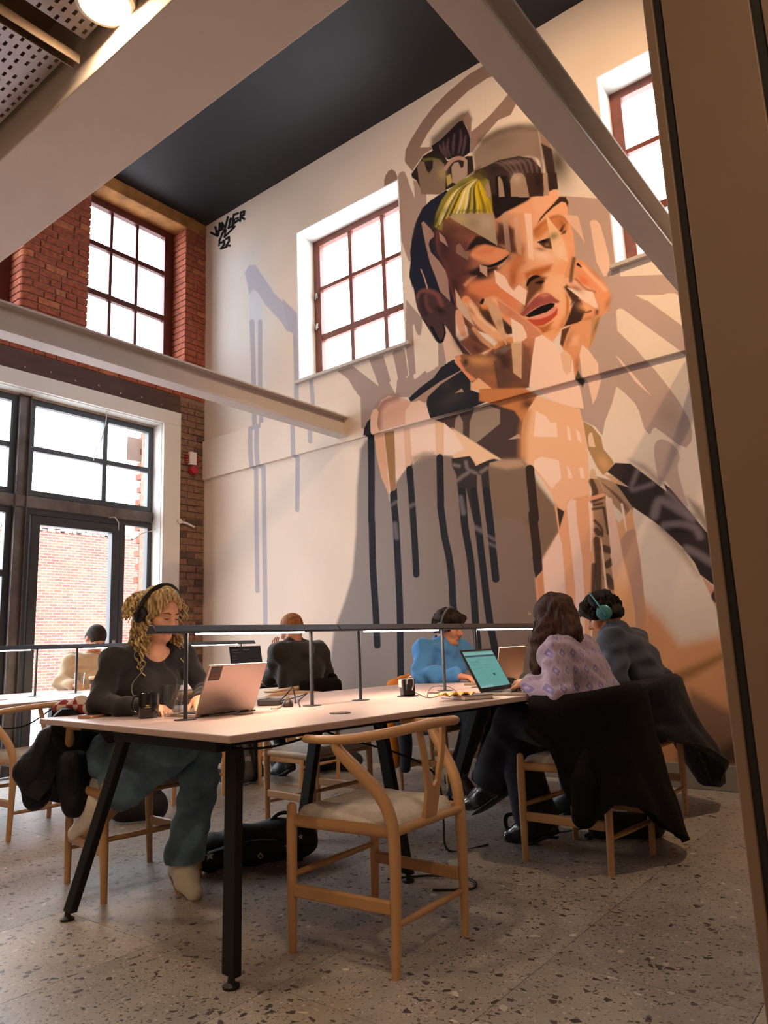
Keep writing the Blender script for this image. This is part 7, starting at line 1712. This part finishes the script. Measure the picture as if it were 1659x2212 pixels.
soft_obj('sleeve', m_puff, t, [cone((-1.30, 4.40, .52), (-1.26, 4.56, .30), .03, .045), cone((-1.26, 4.56, .30), (-1.25, 4.60, .18), .045, .035)], .009, tuple(c), k=.02)
t, c = drape('jacket', 'black jacket over the chair of the black hoodie', 'jacket', 4, .30, .97, [(0, .45), (.4, .40), (.8, .45), (1, .55)], m_wool, .035, seed=6, flare=.05, group='coats on chairs')
soft_obj('hood', m_wool, t, [cone((-4.02, 4.42, .76), (-4.12, 4.48, .775), .035, .03), cone((-4.12, 4.48, .775), (-4.20, 4.49, .76), .03, .025)], .009, tuple(c), k=.02)
t, c = drape('puffer_jacket', 'black puffer jacket sagging from the chair of the curly haired person', 'jacket', 1, .18, .80, [(0, .40), (.25, .34), (.5, .36), (.8, .40), (1, .5)], m_puff, .07, seed=8, flare=.08, group='coats on chairs', rev=True)
soft_obj('padded_sleeve', m_puff, t, [cone((-3.30, 1.76, .64), (-3.36, 1.70, .50), .065, .080), cone((-3.36, 1.70, .50), (-3.34, 1.71, .40), .080, .062), cone((-3.22, 1.80, .52), (-3.18, 1.80, .36), .07, .06)], .009, tuple(c), k=.03, fold=folds(.007, 45, 62))
def scarf_mat():
    m, nt, p = new_mat('red_check_scarf'); N = nt.nodes; L = nt.links; tc = N.new('ShaderNodeTexCoord'); ck = N.new('ShaderNodeTexChecker'); ck.inputs['Scale'].default_value = 22; L.new(tc.outputs['Object'], ck.inputs[0]); ck.inputs[1].default_value = (*hexc('#8a2a35'), 1); ck.inputs[2].default_value = (*hexc('#c9b6ae'), 1); L.new(ck.outputs[0], p.inputs['Base Color']); p.inputs['Roughness'].default_value = .9; return m
t = thing('scarf', 'red and white checked scarf bunched on the chair beside the black sleeve', 'scarf', (-3.33, 1.90, .69))
soft_obj('scarf_roll', scarf_mat(), t, [cone((-3.36, 1.80, .765), (-3.24, 1.84, .775), .030, .036), cone((-3.24, 1.84, .775), (-3.17, 1.88, .755), .036, .03)], .008, (-3.33, 1.90, .69), k=.02, fold=folds(.005, 60, 63))
# garments on the blue sweater's chair
m_or = M('orange_jersey', '#d07a1e', .85, bump=.2, bscale=200); m_nvj = M('navy_jersey', '#232c3d', .85, bump=.2, bscale=200)
t = thing('sweatshirt', 'orange sweatshirt hanging from the chair of the blue sweater', 'sweatshirt', (-3.25, 4.22, 0))
soft_obj('sleeve', m_or, t, [cone((-3.24, 4.20, .70), (-3.26, 4.18, .52), .050, .055), cone((-3.26, 4.18, .52), (-3.25, 4.18, .27), .055, .050), cone((-3.25, 4.18, .27), (-3.245, 4.18, .20), .044, .044), cone((-3.24, 4.20, .72), (-3.30, 4.45, .74), .04, .04)], .008, (-3.25, 4.22, 0), k=.02, fold=folds(.005, 45, 64))
t = thing('jacket', 'navy jacket hanging beside the orange sleeve', 'jacket', (-3.15, 4.22, 0), group='coats on chairs')
soft_obj('body', m_nvj, t, [cone((-3.14, 4.17, .69), (-3.13, 4.15, .45), .045, .055), cone((-3.13, 4.15, .45), (-3.14, 4.16, .17), .055, .035)], .008, (-3.15, 4.22, 0), k=.02, fold=folds(.006, 45, 65))
# ------------------------------------------------------------------ bags on the floor
m_bag = M('black_canvas', '#15171b', .75, bump=.2, bscale=180); m_web = M('webbing', '#0f1013', .7)
o = (-2.76, 2.46, 0); t = thing('backpack', 'black backpack with white star prints lying under the long table', 'backpack', o)
soft_obj('pack_body', m_bag, t, [cone((-2.88, 2.30, .075), (-2.66, 2.66, .085), .072, .080), cone((-2.92, 2.36, .09), (-2.72, 2.70, .10), .065, .075), cone((-2.80, 2.42, .13), (-2.69, 2.62, .135), .06, .06)], .009, o, k=.05, fold=folds(.006, 40, 71), planes=[((0, 0, .004), (0, 0, -1))])
MB().tube([v3(*p_)-v3(*o) for p_ in cr([(-2.86, 2.24, .03), (-2.93, 2.20, .02), (-2.98, 2.18, .03), (-3.0, 2.24, .05), (-2.95, 2.30, .09)], 6)], [(.016, .004)]*25, 6).build('strap', m_web, t, smooth=True)
MB().tube([v3(*p_)-v3(*o) for p_ in cr([(-2.74, 2.52, .175), (-2.72, 2.58, .215), (-2.69, 2.64, .205), (-2.68, 2.68, .165)], 6)], .009, 8).build('grab_handle', m_web, t, smooth=True)
MB().tube([v3(*p_)-v3(*o) for p_ in cr([(-2.83, 2.24, .10), (-2.74, 2.38, .13), (-2.66, 2.50, .12), (-2.60, 2.60, .08)], 6)], [(.018, .005)]*19, 6).build('strap', m_web, t, smooth=True)
for (cx, cy, cz, s) in ((-2.835, 2.255, .085, .022), (-2.625, 2.545, .085, .022), (-2.60, 2.60, .12, .014)):
    n_ = nrm(v3(.85, -.5, .25)); a_ = nrm(np.cross((0, 0, 1), n_)); b_ = np.cross(n_, a_); vs = [v3(cx, cy, cz)+n_*.012-v3(*o)]
    for k in range(10): rr = s if k % 2 == 0 else s*.42; vs.append(v3(cx, cy, cz)+n_*.010+a_*rr*math.cos(k*PI/5+PI/2)+b_*rr*math.sin(k*PI/5+PI/2)-v3(*o))
    MB().add(vs, [(0, 1+k, 1+(k+1) % 10) for k in range(10)]).build('star_print', m_wp, t, fix=False)
MB().tube([v3(-2.655, 2.40, .075)-v3(*o)+v3(.010*math.cos(a), .006*math.cos(a), .012*math.sin(a)) for a in np.linspace(0, 2*PI, 5)[:-1]], .0025, 6, closed=True).build('buckle', m_alu, t)
o = (-4.52, 3.86, 0); t = thing('backpack', 'grey backpack standing on the floor by the back table', 'backpack', o)
soft_obj('pack_body', M('grey_canvas', '#4b4b4e', .8, var=.1, vscale=12, bump=.2, bscale=160), t, [cone((-4.53, 3.78, .10), (-4.58, 3.78, .30), .09, .075), cone((-4.51, 3.93, .10), (-4.56, 3.92, .30), .09, .075), cone((-4.45, 3.86, .09), (-4.48, 3.86, .20), .075, .06)], .009, o, k=.05, planes=[((0, 0, .004), (0, 0, -1))])
for y in (3.80, 3.92): MB().tube([v3(*p_)-v3(*o) for p_ in cr([(-4.50, y, .36), (-4.42, y, .30), (-4.385, y, .18), (-4.40, y, .05)], 6)], [(.017, .005)]*19, 6).build('strap', m_web, t, smooth=True)
MB().b2((.105, -.02, .15), (.112, .03, .21)).build('label_patch', M('patch', '#8a8a8c', .6), t)
o = (-4.28, 4.62, 0); t = thing('holdall', 'black holdall on the floor below the black jacket', 'bag', o)
soft_obj('bag_body', m_bag, t, [cone((-4.42, 4.55, .085), (-4.10, 4.70, .085), .085, .085)], .010, o, k=.02, fold=folds(.01, 35, 72), planes=[((0, 0, .004), (0, 0, -1))]); MB().tube([v3(*p_)-v3(*o) for p_ in cr([(-4.36, 4.55, .15), (-4.33, 4.56, .22), (-4.22, 4.60, .22), (-4.18, 4.63, .15)], 6)], .008, 8).build('handle', m_web, t, smooth=True)
o = (-4.10, 2.72, 0); t = thing('tote_bag', 'black tote bag slumped on the floor behind the puffer jacket', 'bag', o)
soft_obj('bag_body', m_bag, t, [cone((-4.16, 2.66, .09), (-4.05, 2.80, .09), .085, .085), cone((-4.15, 2.68, .2), (-4.06, 2.78, .2), .05, .05)], .010, o, k=.05, fold=folds(.008, 38, 73), planes=[((0, 0, .004), (0, 0, -1))]); MB().tube([v3(*p_)-v3(*o) for p_ in cr([(-4.14, 2.69, .22), (-4.13, 2.70, .33), (-4.08, 2.76, .33), (-4.07, 2.77, .22)], 6)], .007, 8).build('handle', m_web, t, smooth=True)
o = (-1.47, 3.76, 0); t = thing('handbag', 'black handbag with tassels on the floor under the draped coats', 'bag', o)
soft_obj('bag_body', m_bag, t, [cone((-1.58, 3.70, .06), (-1.38, 3.84, .065), .065, .07)], .009, o, k=.02, fold=folds(.008, 40, 74), planes=[((0, 0, .004), (0, 0, -1))])
mb = MB(); rs = np.random.RandomState(9)
for k in range(26):
    a = rs.uniform(2.4, 4.4); mb.tube([v3(-.10, -.05, .05), v3(-.10+.05*math.cos(a), -.05+.05*math.sin(a), .03), v3(-.10+.10*math.cos(a), -.05+.09*math.sin(a), .006)], .003, 5)
mb.build('tassel', m_web, t, fix=False)['kind'] = 'stuff'
MB().tube(cr([(-.12, -.05, .06), (-.3, -.12, .02), (-.42, -.05, .012), (-.5, -.10, .07), (-.56, -.2, .09), (-.52, -.26, .03), (-.40, -.22, .012), (-.28, -.2, .012)], 7), [(.011, .0035)]*50, 6).build('strap', m_web, t, smooth=True)
# cables under the tables
for k, (pts, lab) in enumerate((([(-2.9, 1.72, .70), (-2.6, 1.9, .63), (-2.3, 2.1, .60), (-2.15, 2.4, .66), (-2.1, 2.6, .68)], 'black cable slung under the long table near the splayed leg'), ([(-2.35, 2.5, .69), (-2.4, 2.6, .60), (-2.1, 2.75, .50), (-1.98, 2.85, .40), (-2.02, 2.95, .2), (-2.1, 3.1, .01), (-2.0, 3.3, .006)], 'black cable dropping from the long table to the floor'), ([(-1.9, 3.5, .69), (-1.85, 3.62, .62), (-1.95, 3.72, .58), (-2.0, 3.8, .66), (-1.9, 3.85, .60), (-1.8, 3.9, .68)], 'black cables looped below the table beside the lilac cardigan'), ([(-4.75, 1.9, .69), (-4.7, 2.1, .60), (-4.8, 2.35, .58), (-4.9, 2.6, .68)], 'black cable slung under the back table'), ([(-2.1, 2.62, .005), (-1.95, 2.75, .008), (-1.8, 2.8, .006), (-1.72, 2.7, .006), (-1.85, 2.6, .006)], 'black cable lying on the floor by the table leg'))):
    cable('table_cable', lab, pts, .005, m_bc)
